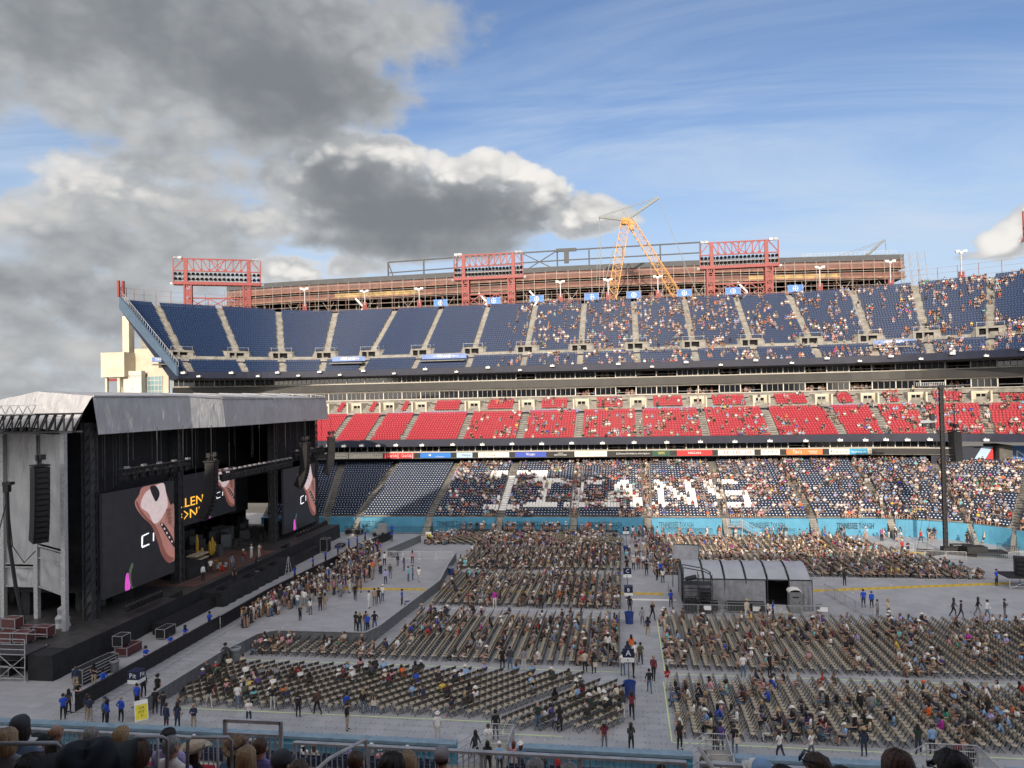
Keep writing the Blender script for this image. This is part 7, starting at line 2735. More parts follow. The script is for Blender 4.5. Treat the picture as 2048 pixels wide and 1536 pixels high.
# standing people: (x, y, facing deg [0 = toward camera side], pose, shirt, pants, hat, extra words)
STANDERS = [
    (-31.7, 68.8, 70, 'stand_cross', 'black', 'black trousers', None, 'alone on the open pit floor'), (-31.7, 71.2, 60, 'stand', 'white', 'blue jeans', None, 'on the pit floor in a pale skirt'), (-31.2, 72.5, 200, 'stand', 'black', 'black trousers', None, 'behind the pit crowd'),
    (-30.9, 73.0, 190, 'stand', 'tan', 'khaki trousers', None, 'beside one in black behind the pit crowd'), (-33.9, 73.0, 190, 'stand_cross', 'white', 'blue jeans', None, 'at the near edge of the pit crowd'), (-33.6, 74.0, 200, 'stand', 'white', 'khaki trousers', None, 'at the back of the pit crowd'),
    (-31.0, 77.4, 190, 'stand', 'grey', 'blue jeans', None, 'just short of the yellow ramp'), (-29.0, 76.6, 20, 'walk', 'black', 'black trousers', None, 'walking alone in the middle of the pit'),
    (-26.2, 74.8, 200, 'stand', 'tan', 'grey trousers', None, 'in the small group left of the pit fence'), (-26.0, 75.5, 190, 'stand_hips', 'black', 'dark jeans', None, 'tallest of the small group in the pit'), (-25.9, 76.5, 160, 'stand', 'white', 'blue jeans', ('cap', 'white'), 'at the right of the small pit group'),
    (-26.5, 73.9, 90, 'stand_phone', 'white', 'white trousers', None, 'bending at the left of the small pit group'), (-23.3, 75.0, 90, 'stand', 'royal blue', 'black trousers', ('cap', 'navy'), 'in staff blue by the pit fence'),
    (-25.6, 85.1, 80, 'stand', 'turquoise', 'blue jeans', None, 'beyond the yellow ramp'), (-25.3, 85.9, 90, 'stand', 'denim blue', 'blue jeans', None, 'behind one in turquoise beyond the ramp'), (-24.2, 84.7, 10, 'walk', 'white', 'pale trousers', None, 'walking toward the camera beyond the ramp'),
    (-27.5, 89.6, 80, 'stand', 'purple', 'grey trousers', None, 'far back on the pit floor'), (-27.8, 94.4, 30, 'stand', 'pink', 'black trousers', None, 'before the white barricades'), (-29.1, 92.2, 60, 'stand', 'charcoal', 'grey trousers', None, 'far side of the pit'),
    (-32.3, 94.4, 80, 'stand', 'black', 'black trousers', None, 'left of the white barricades'), (-31.1, 92.9, 190, 'stand', 'white', 'black trousers', None, 'in the middle distance of the pit'), (-31.1, 88.1, 200, 'stand', 'orange', 'pale trousers', None, 'in the pit crowd with bright top'),
    (-30.6, 84.3, 200, 'stand', 'maroon', 'black trousers', None, 'right edge of the pit crowd'), (-27.9, 83.6, 220, 'stand', 'lavender', 'dark jeans', None, 'beyond the yellow ramp with long shawl'), (-28.2, 86.3, 180, 'stand', 'olive', 'blue jeans', ('cowboy', 'straw'), 'mid pit with raised brim'),
    (-36.1, 101.8, 200, 'stand', 'charcoal', 'black trousers', ('cowboy', 'white'), 'far end of the black barrier'),
    (-25.1, 66.4, 170, 'stand_phone', 'black', 'black trousers', None, 'leftmost of five at the pit fence corner'), (-24.7, 66.3, 180, 'stand', 'black', 'dark jeans', None, 'second of five at the pit fence corner'), (-24.2, 66.6, 190, 'stand', 'brown', 'blue jeans', None, 'third of five at the pit fence corner'), (-23.9, 66.2, 180, 'stand', 'royal blue', 'black trousers', None, 'in blue at the pit fence corner'), (-23.4, 66.7, 200, 'stand_hips', 'black', 'blue jeans', None, 'rightmost of five at the pit fence corner'),
    # staff in blue along the black barrier
    (-39.6, 84.6, 80, 'stand', 'royal blue', 'black trousers', None, 'in staff blue by the ladder'), (-39.5, 89.7, 90, 'stand', 'royal blue', 'black trousers', None, 'in staff blue before the pit crowd, first past the ladder'), (-39.4, 93.5, 90, 'stand_cross', 'royal blue', 'black trousers', None, 'in staff blue before the pit crowd, second past the ladder'),
    (-39.6, 98.3, 100, 'stand', 'royal blue', 'black trousers', None, 'in staff blue before the pit crowd, third past the ladder'), (-39.2, 101.4, 90, 'stand', 'royal blue', 'black trousers', None, 'in staff blue near the far end of the crowd'), (-38.9, 104.0, 90, 'stand', 'royal blue', 'black trousers', None, 'in staff blue beyond the pit crowd'), (-39.3, 108.4, 80, 'stand', 'royal blue', 'black trousers', None, 'in staff blue by the far stage corner'),
    (-36.7, 113.6, 20, 'stand', 'royal blue', 'black trousers', None, 'in staff blue below the far wall'), (-35.2, 108.8, 160, 'stand', 'royal blue', 'black trousers', None, 'in staff blue at the end of the barrier'),
    (-39.4, 65.7, 60, 'stand_phone', 'royal blue', 'black trousers', ('cap', 'black'), 'in staff blue behind the barrier, clasping hands'), (-39.0, 61.1, 70, 'lean_rail', 'royal blue', 'black trousers', ('cap', 'black'), 'in staff blue leaning on the barrier, farther one'), (-39.0, 58.9, 70, 'lean_rail', 'royal blue', 'black trousers', ('cap', 'black'), 'in staff blue leaning on the barrier, middle one'),
    (-39.0, 55.6, 70, 'lean_rail', 'royal blue', 'black trousers', ('cap', 'black'), 'in staff blue leaning on the barrier, nearer one'), (-39.0, 50.6, 70, 'lean_rail', 'royal blue', 'black trousers', ('cap', 'black'), 'in staff blue leaning on the barrier below the rack case'),
    (-41.6, 51.0, 20, 'stand', 'navy', 'khaki trousers', None, 'bald, by the rack case'), (-40.6, 51.7, 10, 'stand_phone', 'black', 'khaki trousers', ('cap', 'black'), 'holding a phone by the rack case'), (-39.2, 48.2, 80, 'lean_rail', 'black', 'black trousers', None, 'with backpack at the near end of the barrier'),
    (-38.9, 47.0, 60, 'stand', 'charcoal', 'black trousers', None, 'in dark suit by the barrier end'), (-38.5, 46.0, 200, 'stand_phone', 'royal blue', 'black trousers', None, 'in blue stooping by the barrier end'), (-36.9, 46.3, 190, 'stand', 'navy', 'khaki trousers', None, 'in police navy, left of the pair at the barrier end'), (-36.4, 45.9, 200, 'stand_cross', 'navy', 'khaki trousers', None, 'in police navy, right of the pair at the barrier end'),
    (-35.2, 45.8, 80, 'stand', 'denim blue', 'black trousers', ('cap', 'navy'), 'in dull blue beside a bright blue vest'), (-34.8, 45.5, 100, 'stand', 'royal blue', 'black trousers', ('cap', 'navy'), 'in a bright blue vest left of the yellow board'), (-34.2, 46.1, 170, 'stand_hips', 'royal blue', 'black trousers', None, 'white haired, in blue event shirt by the yellow board'),
    (-34.5, 48.2, 180, 'stand', 'royal blue', 'black trousers', None, 'in blue behind the lettered cube'), (-35.4, 50.2, 60, 'stand', 'black', 'black trousers', ('cap', 'black'), 'in black cap left of the lettered cube'), (-34.2, 50.1, 180, 'stand', 'black', 'black trousers', ('cowboy', 'black'), 'in black hat behind the lettered cube'),
    (-32.7, 47.6, 190, 'stand_cross', 'black', 'black trousers', None, 'in black, left of two guards at the fence'), (-31.9, 47.3, 180, 'stand_hips', 'black', 'dark jeans', None, 'in black, right of two guards at the fence'), (-30.4, 45.4, 170, 'stand', 'navy', 'dark jeans', None, 'police officer at the left of three'), (-29.6, 45.4, 180, 'stand', 'navy', 'dark jeans', None, 'police officer with back turned, middle of three'), (-28.5, 45.5, 10, 'stand_cross', 'navy', 'khaki trousers', None, 'police officer facing the camera, right of three'),
    (-32.8, 57.0, 20, 'stand_hips', 'charcoal', 'black trousers', ('cowboy', 'black'), 'in dark coat by the fence bin'),
    # along the near tape line and the aisle
    (-29.5, 49.0, 60, 'walk', 'black', 'pale trousers', None, 'in black vest before the angled rows'), (-27.3, 49.0, 190, 'stand', 'white', 'blue jeans', None, 'in white top and jeans before the angled rows'), (-24.7, 49.0, 190, 'stand', 'black', 'pale trousers', None, 'in black shirt and pale trousers before the angled rows'), (-22.4, 48.1, 180, 'stand', 'black', 'black trousers', ('cap', 'black'), 'guard with white letters on a black back'),
    (-21.3, 48.7, 250, 'walk', 'brown', 'black trousers', None, 'striding past the angled rows'), (-25.2, 46.6, 20, 'stand_phone', 'white', 'dark jeans', None, 'older person in white shirt beyond the wall'), (-18.3, 46.5, 90, 'stand', 'black', 'khaki trousers', None, 'alone between tape and wall'), (-18.1, 49.0, 180, 'stand', 'black', 'blue jeans', None, 'left of a pair before the angled rows'), (-17.4, 49.0, 160, 'stand', 'olive', 'blue jeans', None, 'right of a pair, carrying a white bag'),
    (-9.9, 58.0, 20, 'stand', 'black', 'black trousers', None, 'guard in black on the tape line'), (-9.3, 58.1, 190, 'stand', 'charcoal', 'blue jeans', None, 'beside the guard on the tape line'), (-8.2, 58.0, 180, 'stand', 'grey', 'pale trousers', ('cowboy', 'brown'), 'in white boots on the tape line'), (-3.4, 58.0, 200, 'stand', 'cream', 'black trousers', None, 'in pale shawl near the aisle sign'), (-2.7, 57.6, 30, 'stand', 'black', 'dark jeans', None, 'with cream bag near the aisle sign'),
    (-.5, 50.3, 185, 'walk', 'charcoal', 'pale trousers', None, 'with backpack walking up the aisle'), (.1, 50.1, 185, 'walk', 'maroon', 'black trousers', None, 'in red top walking up the aisle'), (1.4, 54.6, 190, 'walk', 'black', 'blue jeans', None, 'in black walking away up the aisle'), (1.8, 57.0, 170, 'walk', 'maroon', 'maroon', None, ''),
    (-.5, 57.8, 20, 'stand', 'white', 'blue jeans', None, 'beside the letter A sign, left'), (.3, 57.3, 90, 'stand', 'black', 'black trousers', None, 'guard right of the letter A sign'), (-.1, 60.2, 200, 'stand', 'navy', 'dark jeans', None, 'in navy in the aisle group'), (.5, 60.1, 20, 'stand', 'white', 'khaki trousers', None, 'in white in the aisle group'), (.9, 60.0, 10, 'walk', 'olive', 'dark jeans', None, 'in olive in the aisle group'), (.2, 62.0, 30, 'stand', 'orange', 'khaki trousers', None, 'in orange shirt in the aisle group'),
    (1.7, 66.9, 10, 'walk', 'navy', 'khaki trousers', None, 'in navy shirt walking down the aisle'), (1.3, 70.2, 190, 'walk', 'grey', 'grey trousers', None, 'in grey walking up the aisle'), (2.3, 72.1, 40, 'walk', 'black', 'black trousers', None, 'guard in black at the aisle crossing'), (.2, 74.2, 0, 'stand', 'black', 'black trousers', None, 'in black behind the letter B cube'),
    (-5.9, 47.7, 180, 'stand_hips', 'dark green', 'blue jeans', None, 'bald, in green shirt at the end of the angled rows'), (-4.5, 47.7, 170, 'stand', 'black', 'black trousers', None, 'long-haired, in black at the end of the angled rows'), (-8.4, 46.2, 200, 'stand', 'black', 'black trousers', ('cap', 'black'), 'guard in black at the top of the wall stairs'), (-1.7, 62.3, 180, 'stand', 'white', 'black trousers', ('cap', 'white'), 'in white top between the rows'),
    (-12.0, 45.6, 20, 'stand', 'white', 'pale trousers', ('cowboy', 'white'), 'in white hat behind the wall'), (-1.6, 45.6, 10, 'stand', 'maroon', 'grey trousers', ('cap', 'grey'), 'in red shirt alone behind the wall'), (0.0, 45.5, 20, 'stand_phone', 'charcoal', 'black trousers', None, 'dark-haired, in patterned top behind the wall'),
    (-8.7, 75.0, 180, 'stand', 'black', 'black trousers', None, 'guard in black on the far tape line'), (-13.5, 75.1, 20, 'stand', 'magenta', 'white trousers', None, 'in pink on the far tape line'),
    (2.7, 55.2, 30, 'stand_phone', 'red', 'red', None, ''), (2.9, 46.0, 30, 'stand', 'black', 'black trousers', None, 'in black at the tape corner'), (4.9, 45.4, 20, 'stand', 'black', 'black trousers', ('cowboy', 'black'), 'guard in black on the stair landing'), (5.3, 45.9, 190, 'stand', 'purple', 'dark jeans', None, 'in blue dress by the stair landing'), (6.1, 45.9, 190, 'stand', 'black', 'blue jeans', None, 'with a white tote bag'), (8.6, 45.4, 230, 'walk', 'white', 'dark jeans', None, 'in a loose white shirt'), (10.4, 45.6, 240, 'walk', 'white', 'grey trousers', None, 'long-haired, in white behind the wall'),
    (16.7, 46.9, 190, 'stand', 'dark green', 'dark jeans', None, 'in dark green shirt before the right rows'), (17.5, 47.0, 190, 'stand', 'light blue', 'black trousers', None, 'in denim shirt before the right rows'), (13.5, 46.3, 180, 'stand', 'navy', 'dark jeans', ('cowboy', 'straw'), 'in straw hat and navy shirt'), (10.5, 58.6, 40, 'stand', 'black', 'black trousers', None, 'guard in black on the right tape line'), (11.8, 58.5, 250, 'stand', 'charcoal', 'khaki trousers', None, 'in grey shirt and shorts on the right tape line'), (8.5, 58.2, 190, 'stand', 'white', 'blue jeans', None, 'in white top stepping between the rows'),
    (14.9, 51.7, 120, 'stand', 'black', 'black trousers', ('cap', 'white'), 'in black talking between the right rows'), (15.6, 51.6, 180, 'stand', 'grey', 'blue jeans', None, 'in grey talking between the right rows'), (18.6, 53.9, 60, 'stand', 'brown', 'dark jeans', None, 'in brown shirt among the right rows'), (19.6, 53.9, 60, 'stand', 'black', 'black trousers', ('cap', 'red'), 'in black with an orange cap among the right rows'), (22.6, 51.6, 200, 'stand', 'black', 'black trousers', None, 'long-haired, in black among the right rows'),
    (18.6, 44.6, 180, 'stand', 'black', 'black trousers', None, 'guard with white letters at the right stairs'), (18.1, 45.0, 190, 'stand', 'maroon', 'dark jeans', None, 'in purple-red beside the right guard'),
    # around the tent and beyond
    (4.3, 76.6, 20, 'stand', 'royal blue', 'black trousers', ('cap', 'navy'), 'in staff blue at the tent corner'), (11.2, 73.4, 200, 'stand', 'cream', 'white trousers', ('cowboy', 'straw'), 'in a white dress before the tent'), (13.1, 73.2, 90, 'stand', 'cream', 'black trousers', None, 'in long brown skirt before the tent'), (13.6, 73.4, 270, 'stand', 'royal blue', 'black trousers', None, 'in staff blue before the tent doorway'),
    (23.7, 86.5, 20, 'stand_cross', 'black', 'black trousers', None, 'guard in black beyond the tent'), (23.0, 77.7, 180, 'stand', 'royal blue', 'dark jeans', None, 'left of two in blue right of the tent'), (23.7, 77.5, 190, 'stand', 'royal blue', 'black trousers', None, 'right of two in blue right of the tent'), (23.3, 74.6, 40, 'stand', 'grey', 'grey trousers', None, 'in grey joining the back of the right rows'), (24.2, 74.4, 40, 'stand', 'cream', 'dark jeans', None, 'in pale top joining the back of the right rows'),
    (30.3, 75.4, 60, 'walk', 'charcoal', 'black trousers', None, 'in dark print, left of a pair on open floor'), (30.7, 74.8, 60, 'walk', 'navy', 'black trousers', None, 'in navy, right of a pair on open floor'), (32.6, 75.8, 60, 'walk', 'black', 'grey trousers', None, 'in black shirt, left of three walkers'), (33.0, 74.9, 60, 'walk', 'white', 'blue jeans', None, 'in white top and wide jeans walking'), (34.7, 75.3, 80, 'stand_phone', 'charcoal', 'denim', None, ''),
    (39.6, 87.5, 30, 'stand', 'royal blue', 'black trousers', None, 'in staff blue below the speaker platform'),
    (.0, 90.9, 20, 'stand_hips', 'black', 'black trousers', None, 'in black at the left of the far aisle'), (.8, 92.4, 10, 'walk', 'cream', 'red', ('cowboy', 'white'), ''), (1.4, 92.2, 10, 'walk', 'maroon', 'blue jeans', ('cap', 'white'), 'in red jacket walking down the far aisle'), (2.3, 89.5, 190, 'stand', 'black', 'black trousers', ('cowboy', 'black'), 'in black coat at the far tape line'), (3.4, 87.0, 50, 'stand', 'black', 'black trousers', None, 'in black behind the tent corner'), (4.0, 86.1, 180, 'stand', 'white', 'dark jeans', None, 'in white behind the tent corner'), (3.9, 89.0, 180, 'stand', 'royal blue', 'black trousers', None, 'in staff blue behind the tent corner'),
    (1.0, 113.6, 20, 'stand', 'white', 'blue jeans', None, 'in white at the top of the far aisle'), (1.9, 113.9, 20, 'stand', 'grey', 'black trousers', None, 'in grey at the top of the far aisle'), (2.8, 113.6, 20, 'stand', 'white', 'pink', None, ''),
    (35.7, 103.8, 20, 'stand', 'red', 'black trousers', ('cap', 'white'), 'in red near the mast'), (36.1, 102.9, 20, 'stand_cross', 'navy', 'black trousers', None, 'in navy near the mast'), (40.6, 110.8, 40, 'walk', 'red', 'dark jeans', None, 'in red walking behind the mast'), (46.2, 110.0, 20, 'stand', 'black', 'black trousers', ('cap', 'black'), 'in black below the corner stairs'), (47.3, 110.2, 20, 'stand', 'grey', 'blue jeans', None, 'in grey below the corner stairs'),
    # musicians and crew on the stage
    (-46.9, 78.6, 200, 'stand_phone', 'white', 'black trousers', None, 'musician in white at the keyboard'), (-45.7, 81.2, 80, 'stand', 'denim blue', 'blue jeans', None, 'musician in denim by the drums'), (-46.0, 84.2, 80, 'stand_phone', 'maroon', 'blue jeans', ('cowboy', 'white'), 'musician with big white hat and guitar'), (-46.4, 87.0, 80, 'stand_phone', 'white', 'white trousers', None, 'musician in white, left of a pair'), (-45.6, 87.5, 80, 'stand_phone', 'cream', 'pale trousers', None, 'musician in pale clothes with guitar, right of a pair'), (-43.4, 77.5, 70, 'stand', 'black', 'black trousers', None, 'crew in black on the apron'), (-43.4, 82.6, 70, 'stand_phone', 'black', 'black trousers', None, 'crew in black filming from the apron'), (-46.2, 75.9, 70, 'stand', 'white', 'black trousers', None, 'in white beside the stage post'),
]
SETZ = {'musician': 2.03, 'crew': 1.48, 'beside the stage post': 2.0}
FIX = {'maroon': ('maroon', 'black trousers', 'in a long maroon dress walking up the aisle'), 'red': ('red', 'white trousers', 'in a red dress at the gap between right blocks'), 'denim': ('charcoal', 'grey trousers', 'in boots and denim skirt drinking on open floor'),
       'pink': ('white', 'pale trousers', 'in white and coral at the top of the far aisle')}
for x, y, f, pose, sh, pn, ht, ex in STANDERS:
    if not ex:
        key = pn
        if x < 1 and y > 90:
            sh, pn, ex = 'cream', 'black trousers', 'in long dark red skirt walking down the far aisle'
        else:
            sh, pn, ex = FIX[key]
    if ht and ht[1] == 'red':
        mat('hat_orange', (.72, .10, .02), .8, .05, 5.)
        ht = ('cap', 'orange')
    bald = 'bald' in ex
    lng = 'long-haired' in ex or R.random() < .3
    hr = None if bald else ('short', 'grey') if 'white haired' in ex or 'older' in ex else ('long' if lng else 'short', R.choice(['dark brown', 'black', 'brown', 'dark brown', 'blond']))
    z = 2.03 if 'musician' in ex else 1.48 if 'crew' in ex else 2.0 if 'stage post' in ex else 0.0
    clo = '' if sh in ex.replace('-', ' ') or 'staff blue' in ex or 'police' in ex else ', %s top' % sh
    words = ('standing' if pose != 'walk' else 'walking') + ' person ' + ex + clo
    words = words if len(words.split()) < 17 else words[:len(words) - len(clo)]
    words = words.replace('walking person walking', 'person walking').replace('standing person standing', 'person standing')
    sk = R.choices(['light', 'mid', 'tan', 'dark'], [6, 5, 2, 1.4])[0]
    o = person(x, y, z, rad(f), pose, words, sh, pn, hr, ht, sk, s=R.uniform(.96, 1.05))
    if 'white letters' in ex:
        text('EVENT', 'letter_white', o, (0, .105, 1.38), .07, face=math.pi, name='lettering')
    if 'tote' in ex or 'cream bag' in ex or 'white bag' in ex:
        t = MB().hull8([(-.16, -.03, 0), (.16, -.03, 0), (.16, .05, 0), (-.16, .05, 0), (-.17, -.02, .34), (.17, -.02, .34), (.17, .03, .34), (-.17, .03, .34)]).bar((-.1, 0, .34), (-.06, 0, .62), .02).bar((.1, 0, .34), (.06, 0, .62), .02)
        t.build('tote_bag', 'shirt_cream', None, label='cream tote bag carried by a person ' + ex.replace(', carrying a white bag', ' at the angled rows').replace('with cream bag ', 'standing ').replace('with a white tote bag', 'at the near right tape'), category='bag').matrix_world = T(x + .12, y - .22, .72)
    if 'guitar' in ex:
        g = MB().lathe([(.16, 0), (.19, .04), (.16, .07)], 12).bar((.1, 0, .04), (.75, 0, .04), .05)
        g.build('guitar', 'guitar_red', None, label='electric guitar held by the ' + ex.replace(' with guitar', '').replace(' and guitar', ''), category='guitar').matrix_world = T(x + .24, y - .05, z + 1.05, 1.2) @ Matrix.Rotation(rad(70), 4, 'Y')

# seated people: the nearest as individuals, all others in the crowd
N_SEATED = 95
cnt = 0
for c in ALL:
    x, y, a, bi, ri, ji, dist, occ = c
    if not occ:
        continue
    pose = R.choices(SIT, [5, 4, 4, 3, .3])[0]
    fx, fy = x + .02 * math.sin(a), y - .02 * math.cos(a)
    w = view(x, y, 0)
    if cnt < N_SEATED and seen(x, y, .5, -4) and w[1] < 748:
        cnt += 1
        sh, pn, hr, ht, sk, so_ = rlook()
        if so_:
            pn2 = 'bare legs'
        bname = BLK[bi][0].split(' of the aisle')[0]
        lab = 'person, %s top, %s, %s row, %s from near end, %s' % (sh, hattxt(ht, hr), ordn(ri + 1), ordn(ji + 1), bname)
        if len(lab.replace('-', ' ').split()) > 16:
            lab = lab.replace(' from near end', '').replace(bname, bname.replace(' block', '') + ' block').replace('block block', 'block')
        person(fx, fy, 0, a + R.uniform(-.3, .3), pose, lab, sh, pn, hr, ht, sk, None, so_, R.uniform(.95, 1.05), 'people seated on the folding chairs')
    else:
        CROWD.person(fx, fy, 0, a + R.uniform(-.3, .3), 'sit_back' if pose == 'sit_cheer' else pose)
# pit crowd in front of the stage
for _ in range(200):
    v = R.random()
    y = 66.5 + v * 38
    x = -37.2 + (y - 70) * .02 + abs(R.gauss(0, 1)) * np.interp(y, [66, 74, 84, 95, 105], [.5, 2.0, 3.4, 2.2, .6])
    if y > 102 or x > -29:
        continue
    CROWD.person(x, y, 0, -math.pi / 2 + R.uniform(-.5, .5), R.choice(['stand', 'stand', 'stand_cross', 'stand_phone']))
for _ in range(80):
    y = R.uniform(74, 96)
    CROWD.person(R.uniform(-37.5, -32.5) + (2 if 78 < y < 92 else 0), y, 0, -math.pi / 2 + R.uniform(-.5, .5), R.choice(['stand', 'stand', 'stand_cross', 'stand_phone']))
for _ in range(46):
    CROWD.person(R.uniform(1, 50), R.uniform(113.2, 114.6) - (0 if _ % 3 else 2), 0, R.uniform(-3, 3), R.choice(['stand', 'walk', 'stand_phone']))
for _ in range(20):
    CROWD.person(R.uniform(-.2, 3.2), R.uniform(93, 111), 0, R.uniform(-3, 3), R.choice(['stand', 'walk']))
for _ in range(40):
    CROWD.person(R.uniform(-26, -2), 114.9 + R.uniform(0, .8), .66, R.uniform(-.3, .3), 'sit_back')
CROWD.build('crowd')
k = MB()
for _ in range(260):
    x, y = R.uniform(-36, 36), R.uniform(42, 100)
    s_ = R.uniform(.03, .09)
    k.cbox((x, y, s_ * .4 + .006), (s_, s_ * R.uniform(.6, 2), s_ * .8), R.uniform(0, 3), R.choice([0, 0, 1, 2]))
k.build('litter', ['sign_white', 'ad_red', 'bin_grey'], kind='stuff')
# ------------------------------------------------------------------ the near grandstand (where the camera sits)
NS = thing('near_grandstand', 'near grandstand with grey front railing, red seats and low blue wall', 'grandstand', (0, 13, 0))
NSI = Matrix.Translation((0, -13, 0))


def ns(o):
    o.parent = NS
    o.matrix_parent_inverse = NSI
    return o


YM = 151.5
NU = Tier([(a, YM - b, c, YM - d) for a, b, c, d in UP])
ns(sweep(NU, [(-.02, 26.6), (-.02, 28.0), (.004, 28.0), (1.0, 43.4), (1.02, 44.6), (1.04, 44.6), (1.04, 41.0), (.10, 26.2)], NU.fine(4)).build('upper_deck', 'concrete'))
ns(MB().box(-78, 70, -9.5, -9, 8, 36).build('suite_wall', 'dark_concrete'))
ns(MB().hull8([(-54, -25.5, 43), (3, -25.5, 43), (3, -24, 43), (-54, -24, 43), (-36, -25.5, 63), (-10, -25.5, 63), (-10, -24, 63), (-36, -24, 63)]).build('added_shadow_block', 'dark_concrete'))  # unseen block added behind the camera to cast the hump on the lower bowl
ns(MB().box(-84, -51, -25.6, -24.1, 41, 50.2).build('added_shadow_wing', 'dark_concrete'))  # unseen block added to keep the stage side tarps in shade
ns(MB().box(-64, 62, 13.2, 13.4, 12.8, 14.05).build('club_fascia', 'navy_fascia'))
mb = MB()
for i in range(24):
    y1, z = 13.4 - (.84 * i if i else 0), 14.05 + .395 * i
    y0 = 13.4 - .84 * (i + 1)
    mb.quad((-64, y0, z), (62, y0, z), (62, y1, z), (-64, y1, z)).quad((-64, y0, z), (-64, y0, z + .395), (62, y0, z + .395), (62, y0, z))
mb.quad((-64, 13.3, 12.8), (62, 13.3, 12.8), (62, -7, 12.6), (-64, -7, 12.6))
ns(mb.build('club_deck', 'concrete'))
mb = MB()
for i in range(30):
    y1, z = 40.35 - .82 * i, 1.25 + .265 * i
    y0 = y1 - .82
    mb.quad((-60, y0, z), (58, y0, z), (58, y1, z), (-60, y1, z)).quad((-60, y0, z), (-60, y0, z + .265), (58, y0, z + .265), (58, y0, z))
ns(mb.build('lower_bowl', 'concrete'))
# blue wall with coping, broken by the stairs
SP = [(-60, -9.6), (-6.6, 3.2), (5.4, 13.6), (18.6, 58)]
for x0, x1 in SP:
    ns(MB().box(x0, x1, 40.35, 40.72, 0, 2.26).build('field_wall', 'wall_blue'))
    ns(MB().box(x0 - .02, x1 + .02, 40.22, 40.80, 2.262, 2.42).build('coping', 'coping'))
    k = MB()
    n = int((x1 - x0) / .16)
    for i in range(n):
        k.bar((x0 + i * .16, 40.1, 1.3), (x0 + i * .16, 40.1, 2.05), .018)
    k.bar((x0, 40.1, 2.06), (x1, 40.1, 2.06), .05).bar((x0, 40.1, 1.7), (x1, 40.1, 1.7), .03)
    ns(k.build('mesh_rail', 'coping'))
# stairs from the stand to the floor
for j, (x0, w, lab) in enumerate(((-9.4, 2.6, 'grey railed stair from the stand to the floor, behind the person in a white hat'), (3.3, 2.0, 'grey railed stair from the stand at the corner of the green tape'), (13.8, 4.6, 'wide grey railed stair from the stand at the right, behind two long-haired heads'))):
    t = thing('wall_stair', lab, 'stairs', (x0, 40.4, 0), 0, 'railed stairs over the near wall')
    MB().box(w * .45, w, 0, 3.2, 1.15, 1.25).build('landing', 'concrete', t)
    s = MB()
    for i in range(7):
        s.box(w * .45 - (i + 1) * .3, w * .45 - i * .3, .5, 2.9, 0, 1.15 - i * .16)
    s.build('step', 'grey_metal', t)
    k = MB()
    a, b = w * .45 - 2.0, w * .45
    for yy in (.5, 3.0):
        for h in (.35, .7, 1.05):
            k.tube([(a, yy, h - .1), (b, yy, 1.2 + h), (w, yy, 1.2 + h)], .03, 5)
        k.bar((a, yy, 0), (a, yy, 1), .05).bar((b, yy, .3), (b, yy, 2.25), .05)
    for i in range(int((w - b) / .12) + 1):
        k.bar((b + i * .12, 3.0, 1.25), (b + i * .12, 3.0, 2.25), .02)
    for i in range(24):
        k.bar((w, .5 + i * .108, 1.25), (w, .5 + i * .108, 2.25), .02)
    k.bar((w, .5, 2.25), (w, 3.0, 2.25), .05).bar((w, 3.0, 0), (w, 3.0, 2.25), .06)
    k.build('railing', 'galv', t)
    if j:
        MB().box(b - .2, b + .15, 3.04, 3.06, 1.75, 2.1).build('notice', 'sign_white', t)
# front railing of the club deck
k = MB()
for x0, x1 in ((-18, -6.9), (-6.3, .95), (1.2, 2.95), (3.45, 4.4), (6, 20)):
    z1 = 15.03
    k.box(x0, x1, 13.30, 13.40, z1, z1 + .045)
    k.bar((x0, 13.35, 14.2), (x1, 13.35, 14.2), .04)
    n = int((x1 - x0) / .105)
    for i in range(n + 1):
        xx = x0 + (x1 - x0) * i / n
        k.bar((xx, 13.35, 14.2), (xx, 13.35, z1), .018)
    for xx in np.arange(x0, x1 + .1, 1.8):
        k.bar((xx, 13.35, 13.9), (xx, 13.35, z1 + .04), .06)
ns(k.build('front_railing', 'galv'))
k = MB()
for x0, x1 in ((-7.45, -6.35),):
    k.bar((x0, 12.9, 15.62), (x1, 12.9, 15.62), .06).bar((x0, 12.9, 15.38), (x1, 12.9, 15.38), .035)
    for xx in (x0, x1):
        k.bar((xx, 12.9, 14.1), (xx, 12.9, 15.64), .06)
    for i in range(11):
        k.bar((x0 + i * .11, 12.9, 14.2), (x0 + i * .11, 12.9, 15.38), .03)
ns(k.build('gate_railing', 'galv'))
k = MB()
for x0 in (-5.6,):
    k.tube([(x0, 11.9, 14.3), (x0, 11.9, 15.0), (x0 + .35, 12.5, 15.22), (x0 + .75, 13.2, 15.25), (x0 + .8, 13.3, 14.3)], .035, 6)
ns(k.build('gate_railing', 'galv'))
ns(MB().tube([(1.15, 13.2, 15.4), (1.9, 12.2, 14.6), (2.1, 12.0, 14.3)], .04, 6).build('gate_railing', 'galv'))
